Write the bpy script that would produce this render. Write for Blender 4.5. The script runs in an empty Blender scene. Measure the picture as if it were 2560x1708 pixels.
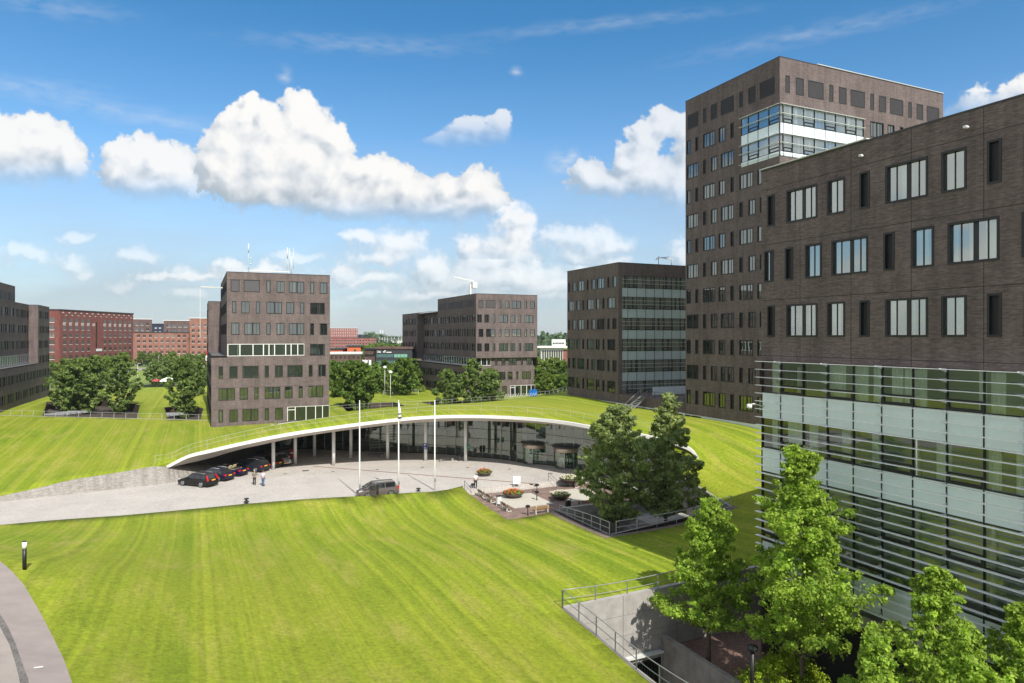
import bpy, bmesh, math, random
import numpy as np
from mathutils import Vector, Matrix, geometry
R = math.radians
random.seed(7)
C = bpy.context.scene.collection
SC = bpy.context.scene
# ------------------------------------------------------------------ camera, sky, sun, exposure
YAW = R(24.8); CA, SA = math.cos(YAW), math.sin(YAW); F = 1707.0; H = 17.5; HY = 843.0
cam = bpy.data.objects.new('camera', bpy.data.cameras.new('camera')); C.objects.link(cam)
cam.location = (0, 0, H); cam.rotation_euler = (R(90), 0, -YAW)
cam.data.lens = 24.0; cam.data.sensor_width = 36.0; cam.data.shift_y = -11/2560
cam.data.clip_start = 0.5; cam.data.clip_end = 30000
SC.camera = cam
SUN_EL = R(46); SUN_AZ = R(178)            # azimuth clockwise from +Y
world = bpy.data.worlds.new("World"); SC.world = world; world.use_nodes = True
wt = world.node_tree; wt.nodes.clear()
wo = wt.nodes.new('ShaderNodeOutputWorld'); wb = wt.nodes.new('ShaderNodeBackground'); ws = wt.nodes.new('ShaderNodeTexSky')
ws.sky_type = 'NISHITA'; ws.sun_disc = False; ws.sun_elevation = SUN_EL; ws.sun_rotation = SUN_AZ
ws.altitude = 0; ws.air_density = 1.0; ws.dust_density = 0.3; ws.ozone_density = 1.6
wb.inputs[1].default_value = 0.15
wm = wt.nodes.new('ShaderNodeMix'); wm.data_type = 'RGBA'; wm.blend_type = 'MULTIPLY'; wm.inputs[0].default_value = 1.0; 
wg = wt.nodes.new('ShaderNodeTexCoord'); wx = wt.nodes.new('ShaderNodeSeparateXYZ'); wr = wt.nodes.new('ShaderNodeValToRGB')   # clearer, deeper air towards the zenith
wr.color_ramp.elements[0].color = (0.68, 0.72, 0.78, 1); wr.color_ramp.elements[1].position = 0.42; wr.color_ramp.elements[1].color = (0.21, 0.51, 0.65, 1)
wt.links.new(wg.outputs['Generated'], wx.inputs[0]); wt.links.new(wx.outputs[2], wr.inputs[0]); wt.links.new(wr.outputs[0], wm.inputs[7])
wt.links.new(ws.outputs[0], wm.inputs[6]); wt.links.new(wm.outputs[2], wb.inputs[0]); wt.links.new(wb.outputs[0], wo.inputs[0])
sl = bpy.data.lights.new('sun', 'SUN'); sun = bpy.data.objects.new('sun', sl); C.objects.link(sun)
sl.energy = 3.9; sl.angle = R(0.5); sl.color = (1.0, 0.95, 0.86)
tosun = Vector((math.sin(SUN_AZ)*math.cos(SUN_EL), math.cos(SUN_AZ)*math.cos(SUN_EL), math.sin(SUN_EL)))
sun.rotation_euler = tosun.to_track_quat('Z', 'Y').to_euler()
SC.view_settings.view_transform = 'Standard'; SC.view_settings.look = 'None'
SC.view_settings.exposure = 0.65; SC.view_settings.gamma = 1.0
SC.render.engine = 'CYCLES'
SC.cycles.max_bounces = 6; SC.cycles.diffuse_bounces = 4; SC.cycles.glossy_bounces = 3
SC.cycles.transmission_bounces = 3; SC.cycles.transparent_max_bounces = 10
# ------------------------------------------------------------------ survey helpers
def LD(L, D): return (L*CA + D*SA, -L*SA + D*CA)
def P(x, y, z):
    """ground point seen at photo pixel x,y when it lies at height z"""
    D = (H-z)*F/(y-HY); a, b = LD((x-1280)/F*D, D); return Vector((a, b, z))
def Q(x, D, y=None, z=0.0):
    a, b = LD((x-1280)/F*D, D)
    if y is not None: z = H-(y-HY)*D/F
    return Vector((a, b, z))
# ------------------------------------------------------------------ materials
MT = {}
def mat(name, col, rough=0.6, metal=0.0, noise=0.0, nscale=1.0, bump=0.0, spec=0.5):
    if name in MT: return MT[name]
    m = bpy.data.materials.new(name); m.use_nodes = True; t = m.node_tree; b = t.nodes['Principled BSDF']
    b.inputs['Roughness'].default_value = rough; b.inputs['Metallic'].default_value = metal
    b.inputs['Specular IOR Level'].default_value = spec
    b.inputs['Base Color'].default_value = (*col, 1)
    if noise or bump:
        tc = t.nodes.new('ShaderNodeTexCoord'); n = t.nodes.new('ShaderNodeTexNoise')
        n.inputs['Scale'].default_value = nscale; n.inputs['Detail'].default_value = 6; n.inputs['Roughness'].default_value = 0.65
        t.links.new(tc.outputs['Object'], n.inputs['Vector'])
        if noise:
            mp = t.nodes.new('ShaderNodeMapRange'); mp.inputs['From Min'].default_value = 0.25; mp.inputs['From Max'].default_value = 0.75
            mp.inputs['To Min'].default_value = 1-noise; mp.inputs['To Max'].default_value = 1+noise
            t.links.new(n.outputs['Fac'], mp.inputs['Value'])
            v = t.nodes.new('ShaderNodeVectorMath'); v.operation = 'SCALE'; v.inputs[0].default_value = col
            t.links.new(mp.outputs[0], v.inputs['Scale']); t.links.new(v.outputs[0], b.inputs['Base Color'])
        if bump:
            bp = t.nodes.new('ShaderNodeBump'); bp.inputs['Strength'].default_value = bump; bp.inputs['Distance'].default_value = 0.05
            t.links.new(n.outputs['Fac'], bp.inputs['Height']); t.links.new(bp.outputs[0], b.inputs['Normal'])
    MT[name] = m; return m
def N(t, kind, **kw):
    n = t.nodes.new(kind)
    for k, v in kw.items():
        if k.startswith('i_'):
            key = k[2:]; key = int(key) if key.isdigit() else key.replace('_', ' ')
            n.inputs[key].default_value = v
        else: setattr(n, k, v)
    return n
def mix(t, fac, a, b, kind='MIX'):
    m = N(t, 'ShaderNodeMix', data_type='RGBA', blend_type=kind)
    for s, v in ((0, fac), (6, a), (7, b)):
        if isinstance(v, (int, float)): m.inputs[s].default_value = v
        elif isinstance(v, tuple): m.inputs[s].default_value = (*v, 1) if len(v) == 3 else v
        else: t.links.new(v, m.inputs[s])
    return m.outputs[2]
def ramp(t, src, pts):
    r = t.nodes.new('ShaderNodeValToRGB'); e = r.color_ramp.elements
    while len(e) < len(pts): e.new(0.5)
    for i, (p, c) in enumerate(pts):
        e[i].position = p; e[i].color = (*c, 1) if isinstance(c, tuple) else (c, c, c, 1)
    t.links.new(src, r.inputs[0]); return r.outputs[0]
def brickmat(name, c1, c2, cm, bw=0.22, rh=0.065, stain=0.22, joints=False):
    m = bpy.data.materials.new(name); m.use_nodes = True; t = m.node_tree; b = t.nodes['Principled BSDF']
    b.inputs['Roughness'].default_value = 0.85; b.inputs['Specular IOR Level'].default_value = 0.25
    uv = N(t, 'ShaderNodeUVMap'); br = N(t, 'ShaderNodeTexBrick', i_Scale=1.0, i_Mortar_Size=0.009, i_Mortar_Smooth=0.2, i_Bias=0.0, i_Brick_Width=bw, i_Row_Height=rh)
    br.inputs['Color1'].default_value = (*c1, 1); br.inputs['Color2'].default_value = (*c2, 1); br.inputs['Mortar'].default_value = (*cm, 1)
    t.links.new(uv.outputs[0], br.inputs['Vector'])
    n1 = N(t, 'ShaderNodeTexNoise', i_Scale=0.35, i_Detail=5.0, i_Roughness=0.6); t.links.new(uv.outputs[0], n1.inputs['Vector'])
    mp = N(t, 'ShaderNodeMapping'); mp.inputs['Scale'].default_value = (1.1, 9.0, 1); t.links.new(uv.outputs[0], mp.inputs[0])
    n2 = N(t, 'ShaderNodeTexNoise', i_Scale=1.0, i_Detail=6.0, i_Roughness=0.7); t.links.new(mp.outputs[0], n2.inputs['Vector'])
    f = ramp(t, n1.outputs['Fac'], [(0.3, 1-stain), (0.7, 1+stain*0.6)]); g = ramp(t, n2.outputs['Fac'], [(0.3, 0.72), (0.7, 1.25)])
    col = mix(t, 1.0, mix(t, 1.0, br.outputs['Color'], f, 'MULTIPLY'), g, 'MULTIPLY')
    ms_ = N(t, 'ShaderNodeMapping'); ms_.inputs['Scale'].default_value = (1.6, 0.10, 1); t.links.new(uv.outputs[0], ms_.inputs[0]); n3 = N(t, 'ShaderNodeTexNoise', i_Scale=1.0, i_Detail=4.0); t.links.new(ms_.outputs[0], n3.inputs['Vector'])
    col = mix(t, 1.0, col, ramp(t, n3.outputs['Fac'], [(0.35, 0.86), (0.68, 1.14)]), 'MULTIPLY')      # rain streaks
    sp = N(t, 'ShaderNodeSeparateXYZ'); t.links.new(uv.outputs[0], sp.inputs[0]); jj = None
    for k, per_, off in ((0, 3.6, 0.45), (1, 3.6, 3.62-1.9)):                                               # movement joints
        ad = N(t, 'ShaderNodeMath', operation='ADD', i_1=off+360.0); t.links.new(sp.outputs[k], ad.inputs[0]); md = N(t, 'ShaderNodeMath', operation='MODULO', i_1=per_); t.links.new(ad.outputs[0], md.inputs[0])
        lt = N(t, 'ShaderNodeMath', operation='LESS_THAN', i_1=0.035); t.links.new(md.outputs[0], lt.inputs[0])
        if jj is None: jj = lt
        else: mx = N(t, 'ShaderNodeMath', operation='MAXIMUM'); t.links.new(jj.outputs[0], mx.inputs[0]); t.links.new(lt.outputs[0], mx.inputs[1]); jj = mx
    if joints: col = mix(t, jj.outputs[0], col, tuple(c*0.35 for c in c2))
    t.links.new(col, b.inputs['Base Color'])
    bp = N(t, 'ShaderNodeBump', i_Strength=0.5, i_Distance=0.012, invert=True); t.links.new(br.outputs['Fac'], bp.inputs['Height']); t.links.new(bp.outputs[0], b.inputs['Normal'])
    MT[name] = m; return m
M_BR = brickmat('dark_brick', (0.188, 0.142, 0.136), (0.114, 0.088, 0.087), (0.150, 0.126, 0.122), joints=True)
M_RED = brickmat('red_brick', (0.22, 0.060, 0.048), (0.15, 0.042, 0.036), (0.18, 0.09, 0.075))
M_ORG = brickmat('orange_brick', (0.33, 0.145, 0.10), (0.24, 0.10, 0.072), (0.28, 0.17, 0.13))
M_SHOPBR = brickmat('brown_brick', (0.17, 0.10, 0.085), (0.10, 0.065, 0.06), (0.14, 0.10, 0.09))
def panemat(name, dark=(0.012, 0.015, 0.014), light=(0.16, 0.20, 0.17), refl=(0.80, 0.88, 0.86), amount=0.5, ior=1.9, cover=0.5, rough=0.015):
    """coated office glass: mirror layer over a dim room with curtains hanging in some bays"""
    m = bpy.data.materials.new(name); m.use_nodes = True; t = m.node_tree; t.nodes.clear()
    out = N(t, 'ShaderNodeOutputMaterial'); d = N(t, 'ShaderNodeBsdfDiffuse'); g = N(t, 'ShaderNodeBsdfGlossy', i_Roughness=rough); g.inputs['Color'].default_value = (*refl, 1)
    tc = N(t, 'ShaderNodeTexCoord'); oi = N(t, 'ShaderNodeObjectInfo'); sx = N(t, 'ShaderNodeSeparateXYZ'); t.links.new(tc.outputs['Object'], sx.inputs[0])
    w = N(t, 'ShaderNodeMath', operation='MULTIPLY_ADD'); t.links.new(sx.outputs[0], w.inputs[0]); w.inputs[1].default_value = 1.15
    rr = N(t, 'ShaderNodeMath', operation='MULTIPLY'); t.links.new(oi.outputs['Random'], rr.inputs[0]); rr.inputs[1].default_value = 57.0
    t.links.new(rr.outputs[0], w.inputs[2])
    n = N(t, 'ShaderNodeTexNoise', noise_dimensions='1D', i_Scale=1.6, i_Detail=2.0); t.links.new(w.outputs[0], n.inputs['W'])
    fac = ramp(t, n.outputs['Fac'], [(1-cover-0.03, 0.0), (1-cover+0.03, 1.0)])
    wv = N(t, 'ShaderNodeTexNoise', noise_dimensions='1D', i_Scale=22.0, i_Detail=1.0); t.links.new(w.outputs[0], wv.inputs['W'])
    lit = mix(t, wv.outputs['Fac'], tuple(c*0.35 for c in light), light)
    t.links.new(mix(t, fac, dark, lit), d.inputs[0])
    fr = N(t, 'ShaderNodeFresnel', i_IOR=ior); mr = N(t, 'ShaderNodeMapRange', i_To_Min=amount*0.42, i_To_Max=1.0); t.links.new(fr.outputs[0], mr.inputs[0])
    ns = N(t, 'ShaderNodeTexNoise', i_Scale=0.45, i_Detail=1.0); t.links.new(tc.outputs['Object'], ns.inputs[0]); bp = N(t, 'ShaderNodeBump', i_Strength=0.06, i_Distance=0.05)
    t.links.new(ns.outputs['Fac'], bp.inputs['Height']); t.links.new(bp.outputs[0], g.inputs['Normal'])
    ms = N(t, 'ShaderNodeMixShader'); t.links.new(mr.outputs[0], ms.inputs[0]); t.links.new(d.outputs[0], ms.inputs[1]); t.links.new(g.outputs[0], ms.inputs[2]); t.links.new(ms.outputs[0], out.inputs[0])
    MT[name] = m; return m
def clearglass(name, tint=(0.75, 0.88, 0.80), refl=(0.85, 0.92, 0.88), base=0.10, ior=1.6, rough=0.0):
    m = bpy.data.materials.new(name); m.use_nodes = True; t = m.node_tree; t.nodes.clear()
    out = N(t, 'ShaderNodeOutputMaterial'); d = N(t, 'ShaderNodeBsdfTransparent'); g = N(t, 'ShaderNodeBsdfGlossy', i_Roughness=rough)
    d.inputs[0].default_value = (*tint, 1); g.inputs['Color'].default_value = (*refl, 1)
    fr = N(t, 'ShaderNodeFresnel', i_IOR=ior); mr = N(t, 'ShaderNodeMapRange', i_To_Min=base, i_To_Max=1.0); t.links.new(fr.outputs[0], mr.inputs[0])
    ms = N(t, 'ShaderNodeMixShader'); t.links.new(mr.outputs[0], ms.inputs[0]); t.links.new(d.outputs[0], ms.inputs[1]); t.links.new(g.outputs[0], ms.inputs[2]); t.links.new(ms.outputs[0], out.inputs[0])
    MT[name] = m; return m
M_PANE = panemat('office_glass', light=(0.12, 0.14, 0.12), amount=0.34, ior=2.1, cover=0.34)
M_PANE_GR = panemat('green_glass', light=(0.15, 0.18, 0.14), amount=0.22, ior=1.6, cover=0.28)
M_PANE_FAR = panemat('far_glass', dark=(0.02, 0.022, 0.025), light=(0.09, 0.09, 0.09), amount=0.35, ior=1.5)
M_PANE_T = panemat('tower_glass', dark=(0.03, 0.04, 0.045), light=(0.22, 0.28, 0.27), amount=0.9, ior=2.0, cover=0.4)
M_CLEARUP = clearglass('upper_window_glass', tint=(0.84, 0.93, 0.87), base=0.36, ior=1.9)
M_PANE_B = panemat('shaded_glass', dark=(0.05, 0.06, 0.05), light=(0.30, 0.33, 0.27), amount=0.3, ior=1.6, cover=0.6)  # room colours raised for the face in the tower's shade
M_CLEAR = clearglass('clear_glass', tint=(0.84, 0.93, 0.87), base=0.10, ior=1.75)
M_HALLGL = clearglass('hall_glass', tint=(0.66, 0.82, 0.70), base=0.17, ior=1.6)
M_FRAME = mat('black_frame', (0.012, 0.012, 0.014), 0.45)
M_BLACK = mat('black_panel', (0.006, 0.005, 0.007), 0.6)
M_LOUV = mat('louvre_grille', (0.045, 0.042, 0.045), 0.6, noise=0.2, nscale=3)
M_COPE = mat('roof_coping', (0.035, 0.035, 0.04), 0.5)
M_ROOF = mat('roof_felt', (0.10, 0.10, 0.10), 0.9, noise=0.2, nscale=0.5)
M_WHITE = mat('white_paint', (0.72, 0.72, 0.70), 0.5, noise=0.05, nscale=1.2)
M_PANEL = mat('pale_glass_panel', (0.74, 0.85, 0.90), 0.25, noise=0.06, nscale=0.8, spec=0.8)
M_PANELB = mat('shaded_pale_panel', (0.46, 0.55, 0.57), 0.25, noise=0.06, nscale=0.8, spec=0.8)  # pale panel toned darker for the face in the tower's shade
M_ALU = mat('aluminium', (0.84, 0.85, 0.88), 0.5, 0.0, noise=0.08, nscale=2)
M_STEEL = mat('galvanised_steel', (0.34, 0.35, 0.36), 0.45, 0.6, noise=0.15, nscale=6)
M_LITE = mat('light_steel', (0.62, 0.63, 0.62), 0.5, 0.1, noise=0.06, nscale=5)
M_CONC = mat('concrete', (0.33, 0.31, 0.29), 0.85, noise=0.22, nscale=1.4, bump=0.15)
M_CONCD = mat('weathered_concrete', (0.25, 0.235, 0.215), 0.9, noise=0.4, nscale=0.9, bump=0.2)
M_DARK = mat('dark_interior', (0.014, 0.014, 0.014), 0.9)  # near-black colour in place of the shade inside recesses and openings
M_ROOMW = mat('room_wall', (0.52, 0.54, 0.48), 0.9, noise=0.1, nscale=0.6)
M_CURT = mat('curtain', (0.80, 0.84, 0.78), 0.9, noise=0.1, nscale=8)
M_BARK = mat('bark', (0.12, 0.095, 0.07), 0.95, noise=0.35, nscale=9, bump=0.4)
# ------------------------------------------------------------------ object helpers
def tag(o, label=None, cat=None, group=None, kind=None):
    if label: o['label'] = label
    if cat: o['category'] = cat
    if group: o['group'] = group
    if kind: o['kind'] = kind
    return o
def thing(name, label, cat, loc=(0, 0, 0), rz=0.0, group=None):
    o = bpy.data.objects.new(name, None); C.objects.link(o); o.location = loc; o.rotation_euler = (0, 0, rz)
    o.empty_display_size = 0.3
    return tag(o, label, cat, group)
def link(name, me, parent=None, loc=None, rot=None, label=None):
    o = bpy.data.objects.new(name, me); C.objects.link(o)
    if parent is not None: o.parent = parent
    if loc is not None: o.location = loc
    if rot is not None: o.rotation_euler = rot
    if label: o['label'] = label
    return o
def copy_tree(o, parent=None):
    c = o.copy(); C.objects.link(c); c.parent = parent
    for ch in list(o.children): copy_tree(ch, c)
    return c
class MB:
    def __init__(s): s.v = []; s.f = []; s.m = []; s.uv = []; s.sm = []
    def quad(s, a, b, c, d, m=0, uv=None):
        i = len(s.v); s.v += [tuple(a), tuple(b), tuple(c), tuple(d)]; s.f.append((i, i+1, i+2, i+3)); s.m.append(m); s.sm.append(False)
        s.uv += uv if uv else [(0, 0)]*4
    def tri(s, a, b, c, m=0):
        i = len(s.v); s.v += [tuple(a), tuple(b), tuple(c)]; s.f.append((i, i+1, i+2)); s.m.append(m); s.sm.append(False); s.uv += [(0, 0)]*3
    def box(s, x0, x1, y0, y1, z0, z1, m=0, bottom=True):
        p = [(x, y, z) for z in (z0, z1) for y in (y0, y1) for x in (x0, x1)]
        L = [(0, 1, 5, 4, x0, x1), (1, 3, 7, 5, y0, y1), (3, 2, 6, 7, -x1, -x0), (2, 0, 4, 6, -y1, -y0)]
        for a, b, c, d, u0, u1 in L: s.quad(p[a], p[b], p[c], p[d], m, [(u0, z0), (u1, z0), (u1, z1), (u0, z1)])
        s.quad(p[4], p[5], p[7], p[6], m, [(x0, y0), (x1, y0), (x1, y1), (x0, y1)])
        if bottom: s.quad(p[0], p[2], p[3], p[1], m)
        return s
    def obox(s, p0, p1, w, h, m=0, up=(0, 0, 1)):
        """beam from p0 to p1, w wide and h high, centred on its axis"""
        a, b = Vector(p0), Vector(p1); d = (b-a).normalized(); u = Vector(up)
        sd = d.cross(u)
        if sd.length < 1e-4: sd = Vector((1, 0, 0))
        sd.normalize(); uu = sd.cross(d).normalized(); q = []
        for e in (a, b):
            for i, j in ((-1, -1), (1, -1), (1, 1), (-1, 1)): q.append(e+sd*i*w/2+uu*j*h/2)
        for k in range(4):
            n = (k+1) % 4; s.quad(q[k], q[n], q[4+n], q[4+k], m)
        s.quad(q[3], q[2], q[1], q[0], m); s.quad(q[4], q[5], q[6], q[7], m); return s
    def tube(s, pts, r, m=0, n=8, cap=True, smooth=True):
        pts = [Vector(p) for p in pts]; rs = r if isinstance(r, (list, tuple)) else [r]*len(pts); base = len(s.v); ref = None
        for i, p in enumerate(pts):
            d = (pts[min(i+1, len(pts)-1)]-pts[max(i-1, 0)]).normalized()
            if ref is None: ref = Vector((1, 0, 0)) if abs(d.x) < 0.8 else Vector((0, 1, 0))
            a = d.cross(ref).normalized(); b = d.cross(a).normalized(); ref = b.cross(d)*-1 if False else ref
            for k in range(n):
                t = 2*math.pi*k/n; s.v.append(tuple(p+(a*math.cos(t)+b*math.sin(t))*rs[i]))
        for i in range(len(pts)-1):
            for k in range(n):
                k2 = (k+1) % n; s.f.append((base+i*n+k, base+i*n+k2, base+(i+1)*n+k2, base+(i+1)*n+k)); s.m.append(m); s.sm.append(smooth)
                s.uv += [(0, 0)]*4
        if cap:
            for rr, o in ((range(n-1, -1, -1), base), (range(n), base+(len(pts)-1)*n)):
                s.f.append(tuple(o+k for k in rr)); s.m.append(m); s.sm.append(False); s.uv += [(0, 0)]*n
        return s
    def lathe(s, prof, m=0, n=20, c=(0, 0, 0)):
        base = len(s.v)
        for r, z in prof:
            for k in range(n):
                t = 2*math.pi*k/n; s.v.append((c[0]+r*math.cos(t), c[1]+r*math.sin(t), c[2]+z))
        for i in range(len(prof)-1):
            for k in range(n):
                k2 = (k+1) % n; s.f.append((base+i*n+k, base+i*n+k2, base+(i+1)*n+k2, base+(i+1)*n+k)); s.m.append(m); s.sm.append(True); s.uv += [(0, 0)]*4
        return s
    def build(s, name, mats, parent=None, off=None, loc=None, label=None):
        me = s.mesh(name, mats, off); return link(name, me, parent, loc, label=label)
    def mesh(s, name, mats, off=None):
        me = bpy.data.meshes.new(name); v = s.v
        if off is not None: v = [(a-off[0], b-off[1], c-off[2]) for a, b, c in v]
        me.from_pydata(v, [], s.f)
        for m in (mats if isinstance(mats, (list, tuple)) else [mats]): me.materials.append(m)
        me.polygons.foreach_set('material_index', s.m); me.polygons.foreach_set('use_smooth', s.sm)
        uvl = me.uv_layers.new(name='UVMap'); flat = []
        for q in s.uv: flat += q
        if len(flat) == 2*len(me.loops): uvl.data.foreach_set('uv', flat)
        me.update(); return me
# ------------------------------------------------------------------ clouds: a shell 9 km out, density and relief worked out per vertex
def vnoise(x, y, seed):
    xi = np.floor(x).astype(np.int64); yi = np.floor(y).astype(np.int64); xf = x-xi; yf = y-yi
    u = xf*xf*xf*(xf*(xf*6-15)+10); v = yf*yf*yf*(yf*(yf*6-15)+10)
    def g(i, j, dx, dy):
        h = (i*374761393+j*668265263+seed*1442695041) & 0xffffffff
        h = ((h ^ (h >> 13))*1274126177) & 0xffffffff; a = ((h ^ (h >> 16)) & 0xffff)/65536.0*2*math.pi
        return np.cos(a)*dx+np.sin(a)*dy
    n00 = g(xi, yi, xf, yf); n10 = g(xi+1, yi, xf-1, yf); n01 = g(xi, yi+1, xf, yf-1); n11 = g(xi+1, yi+1, xf-1, yf-1)
    return (n00*(1-u)+n10*u)*(1-v)+(n01*(1-u)+n11*u)*v
def fbm(x, y, seed, o=6, billow=False):
    s = 0; a = 0.5; f = 1.0
    for k in range(o):
        n = vnoise(x*f+k*17.3, y*f+k*9.1, seed+k); s = s+a*(1-2.6*np.abs(n) if billow else n*1.5); a *= 0.52; f *= 2.03
    return s
# lobes: photo pixel centre, radii, strength; each group shares a flat base line
CLOUDS = [
 (475, 0.95, [(30, 385, 130, 90), (100, 350, 80, 65), (170, 400, 60, 50), (60, 430, 150, 45), (-60, 370, 120, 100)]),
 (515, 0.92, [(320, 395, 72, 60), (400, 405, 85, 62), (300, 430, 50, 42), (450, 440, 80, 55), (520, 470, 90, 45), (380, 460, 110, 50)]),
 (575, 1.00, [(613, 262, 26, 28), (600, 300, 48, 44), (572, 350, 62, 58), (735, 290, 62, 58), (700, 330, 80, 68), (790, 320, 60, 56), (840, 348, 40, 38), (655, 390, 115, 85), (770, 400, 100, 82), (560, 430, 70, 65), (680, 460, 150, 75), (830, 450, 95, 60), (660, 285, 22, 26), (905, 425, 55, 42), (960, 440, 42, 38), (1010, 475, 45, 35), (940, 480, 130, 62), (860, 500, 150, 55), (1040, 500, 90, 58), (1110, 475, 46, 40), (1195, 462, 52, 48), (1165, 500, 90, 52), (1225, 510, 40, 46), (1130, 530, 120, 38)]),
 (700, 0.85, [(1270, 535, 24, 24), (1300, 545, 26, 20), (1285, 575, 34, 30), (1270, 610, 44, 42), (1240, 660, 70, 50), (1290, 655, 50, 50), (1190, 690, 56, 34), (1370, 700, 70, 26), (1175, 620, 36, 34)]),
 (375, 0.72, [(1185, 315, 52, 30), (1245, 325, 50, 38), (1105, 340, 50, 26), (1165, 350, 80, 30), (1262, 306, 36, 30)]),
 (530, 0.80, [(1660, 315, 62, 40), (1600, 345, 50, 46), (1585, 400, 40, 48), (1560, 455, 110, 36), (1480, 452, 58, 48), (1625, 440, 60, 50), (1690, 470, 60, 80), (1720, 350, 40, 60), (1700, 560, 30, 60)]),
 (700, 0.50, [(1450, 640, 60, 26), (1530, 615, 50, 22), (1470, 590, 60, 30), (1540, 660, 36, 18), (1710, 640, 40, 40), (1400, 600, 50, 26), (1340, 690, 40, 24)]),
 (760, 0.60, [(870, 690, 44, 30), (845, 705, 40, 20), (560, 690, 44, 16), (580, 665, 30, 18), (1075, 660, 30, 30), (1095, 690, 50, 26), (1110, 715, 40, 20), (1000, 610, 56, 34), (900, 590, 40, 18), (960, 640, 60, 22)]),
 (790, 0.34, [(180, 660, 40, 22), (190, 600, 30, 14), (450, 685, 34, 16), (300, 720, 50, 18), (60, 640, 60, 20), (350, 640, 50, 20), (480, 740, 60, 14), (900, 740, 60, 14), (1000, 770, 80, 14), (200, 690, 30, 12), (740, 640, 60, 16)]),
 (800, 0.55, [(1180, 700, 110, 34), (1290, 690, 120, 30), (1400, 715, 110, 24), (1080, 740, 120, 20), (900, 700, 100, 20), (1480, 690, 60, 24), (1240, 640, 90, 40), (1330, 740, 130, 18), (640, 670, 90, 18), (480, 700, 120, 16)]),
 (300, 0.95, [(2440, 262, 62, 44), (2520, 250, 60, 52), (2400, 300, 60, 40), (2600, 240, 70, 60), (2500, 300, 120, 40)]),
]
def photo_field(X, Y):
    w1 = fbm(X/95, Y/95, 3, 4); w2 = fbm(X/95+31, Y/95+7, 5, 4)
    b = fbm(X/95+3, Y/95, 11, 6, True); b2 = fbm(X/26, Y/26+5, 23, 6); b3 = fbm(X/10, Y/10+5, 29, 3)
    Xw = X+w1*42+b2*10; Yw = Y+w2*34
    al = np.zeros_like(X); sh = np.zeros_like(X); hi = np.zeros_like(X); tot = np.zeros_like(X)
    for base, st, lobes in CLOUDS:
        d = np.zeros_like(X)-1.0; acc = np.zeros_like(X)
        for lx, ly, rx, ry in lobes:
            if base >= 620: rx, ry = rx*1.45, ry*1.35
            q = 1-np.sqrt(((Xw-lx)/rx)**2+((Yw-ly)/ry)**2); acc = acc+np.exp(np.clip(q, -3, 2)*4.5)
        d = np.log(acc+1e-6)/4.5-(0.09 if base < 620 and st > 0.7 else -0.03)
        ds = d+(b-0.42)*0.34+0.05*b2
        d = d+(b-0.42)*0.34+b2*(0.24 if st > 0.7 else 0.34)+b3*0.13
        lim = np.clip((base+18-Y)/(110 if st > 0.5 else 60), 0, 1); lim = lim*lim*(3-2*lim)
        soft = np.where((base-Y) > 70, 0.20, 0.50) if (st > 0.7 and base < 620) else 0.85
        a = np.clip((d+0.10)/soft, 0, 1); a = a*a*(3-2*a)*lim*st*(1.0 if st > 0.7 else 1.1)
        top = min(l[1]-l[3] for l in lobes); rel = np.clip((base-20-Y)/(max(base-top, 60)*0.55), 0, 1)
        m = a > al; sh = np.where(m, rel, sh); hi = np.where(m, np.clip(ds, -0.3, 1.2), hi); al = np.maximum(al, a)
    return np.clip(al, 0, 1), sh, hi, b
def cloud_mesh(name, az, el, al, br, rad, label):
    n, m = al.shape; keep = al > 0.004
    fq = keep[:-1, :-1] | keep[1:, :-1] | keep[:-1, 1:] | keep[1:, 1:]
    used = np.zeros_like(keep); used[:-1, :-1] |= fq; used[1:, :-1] |= fq; used[:-1, 1:] |= fq; used[1:, 1:] |= fq
    idx = -np.ones(al.shape, dtype=np.int64); idx[used] = np.arange(used.sum())
    A = az[used]; E = el[used]; co = np.stack([rad*np.sin(A)*np.cos(E), rad*np.cos(A)*np.cos(E), rad*np.sin(E)+H], 1)
    I, J = np.nonzero(fq); q = np.stack([idx[I, J], idx[I, J+1], idx[I+1, J+1], idx[I+1, J]], 1)
    me = bpy.data.meshes.new(name); me.vertices.add(len(co)); me.vertices.foreach_set('co', co.ravel())
    me.loops.add(q.size); me.loops.foreach_set('vertex_index', q.ravel().astype(np.int32))
    me.polygons.add(len(q)); me.polygons.foreach_set('loop_start', np.arange(0, q.size, 4, dtype=np.int32)); me.polygons.foreach_set('loop_total', np.full(len(q), 4, dtype=np.int32))
    for k, a in (('cover', al), ('lit', br)):
        at = me.attributes.new(k, 'FLOAT', 'POINT'); at.data.foreach_set('value', a[used].astype(np.float32))
    me.update(); me.validate(); o = link(name, me); tag(o, kind='structure'); return o
def cloud_material():
    m = bpy.data.materials.new('cloud_vapour'); m.use_nodes = True; t = m.node_tree; t.nodes.clear()
    out = N(t, 'ShaderNodeOutputMaterial'); a = N(t, 'ShaderNodeAttribute', attribute_name='cover'); l = N(t, 'ShaderNodeAttribute', attribute_name='lit')
    col = ramp(t, l.outputs['Fac'], [(0.0, (0.33, 0.43, 0.52)), (0.35, (0.50, 0.57, 0.64)), (0.7, (0.80, 0.83, 0.86)), (1.0, (1.0, 0.99, 0.97))])
    e = N(t, 'ShaderNodeEmission', i_Strength=0.63); t.links.new(col, e.inputs[0]); tr = N(t, 'ShaderNodeBsdfTransparent')
    ms = N(t, 'ShaderNodeMixShader'); t.links.new(a.outputs['Fac'], ms.inputs[0]); t.links.new(tr.outputs[0], ms.inputs[1]); t.links.new(e.outputs[0], ms.inputs[2]); t.links.new(ms.outputs[0], out.inputs[0])
    m.cycles.emission_sampling = 'NONE'; return m
M_CLOUD = cloud_material()
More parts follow.
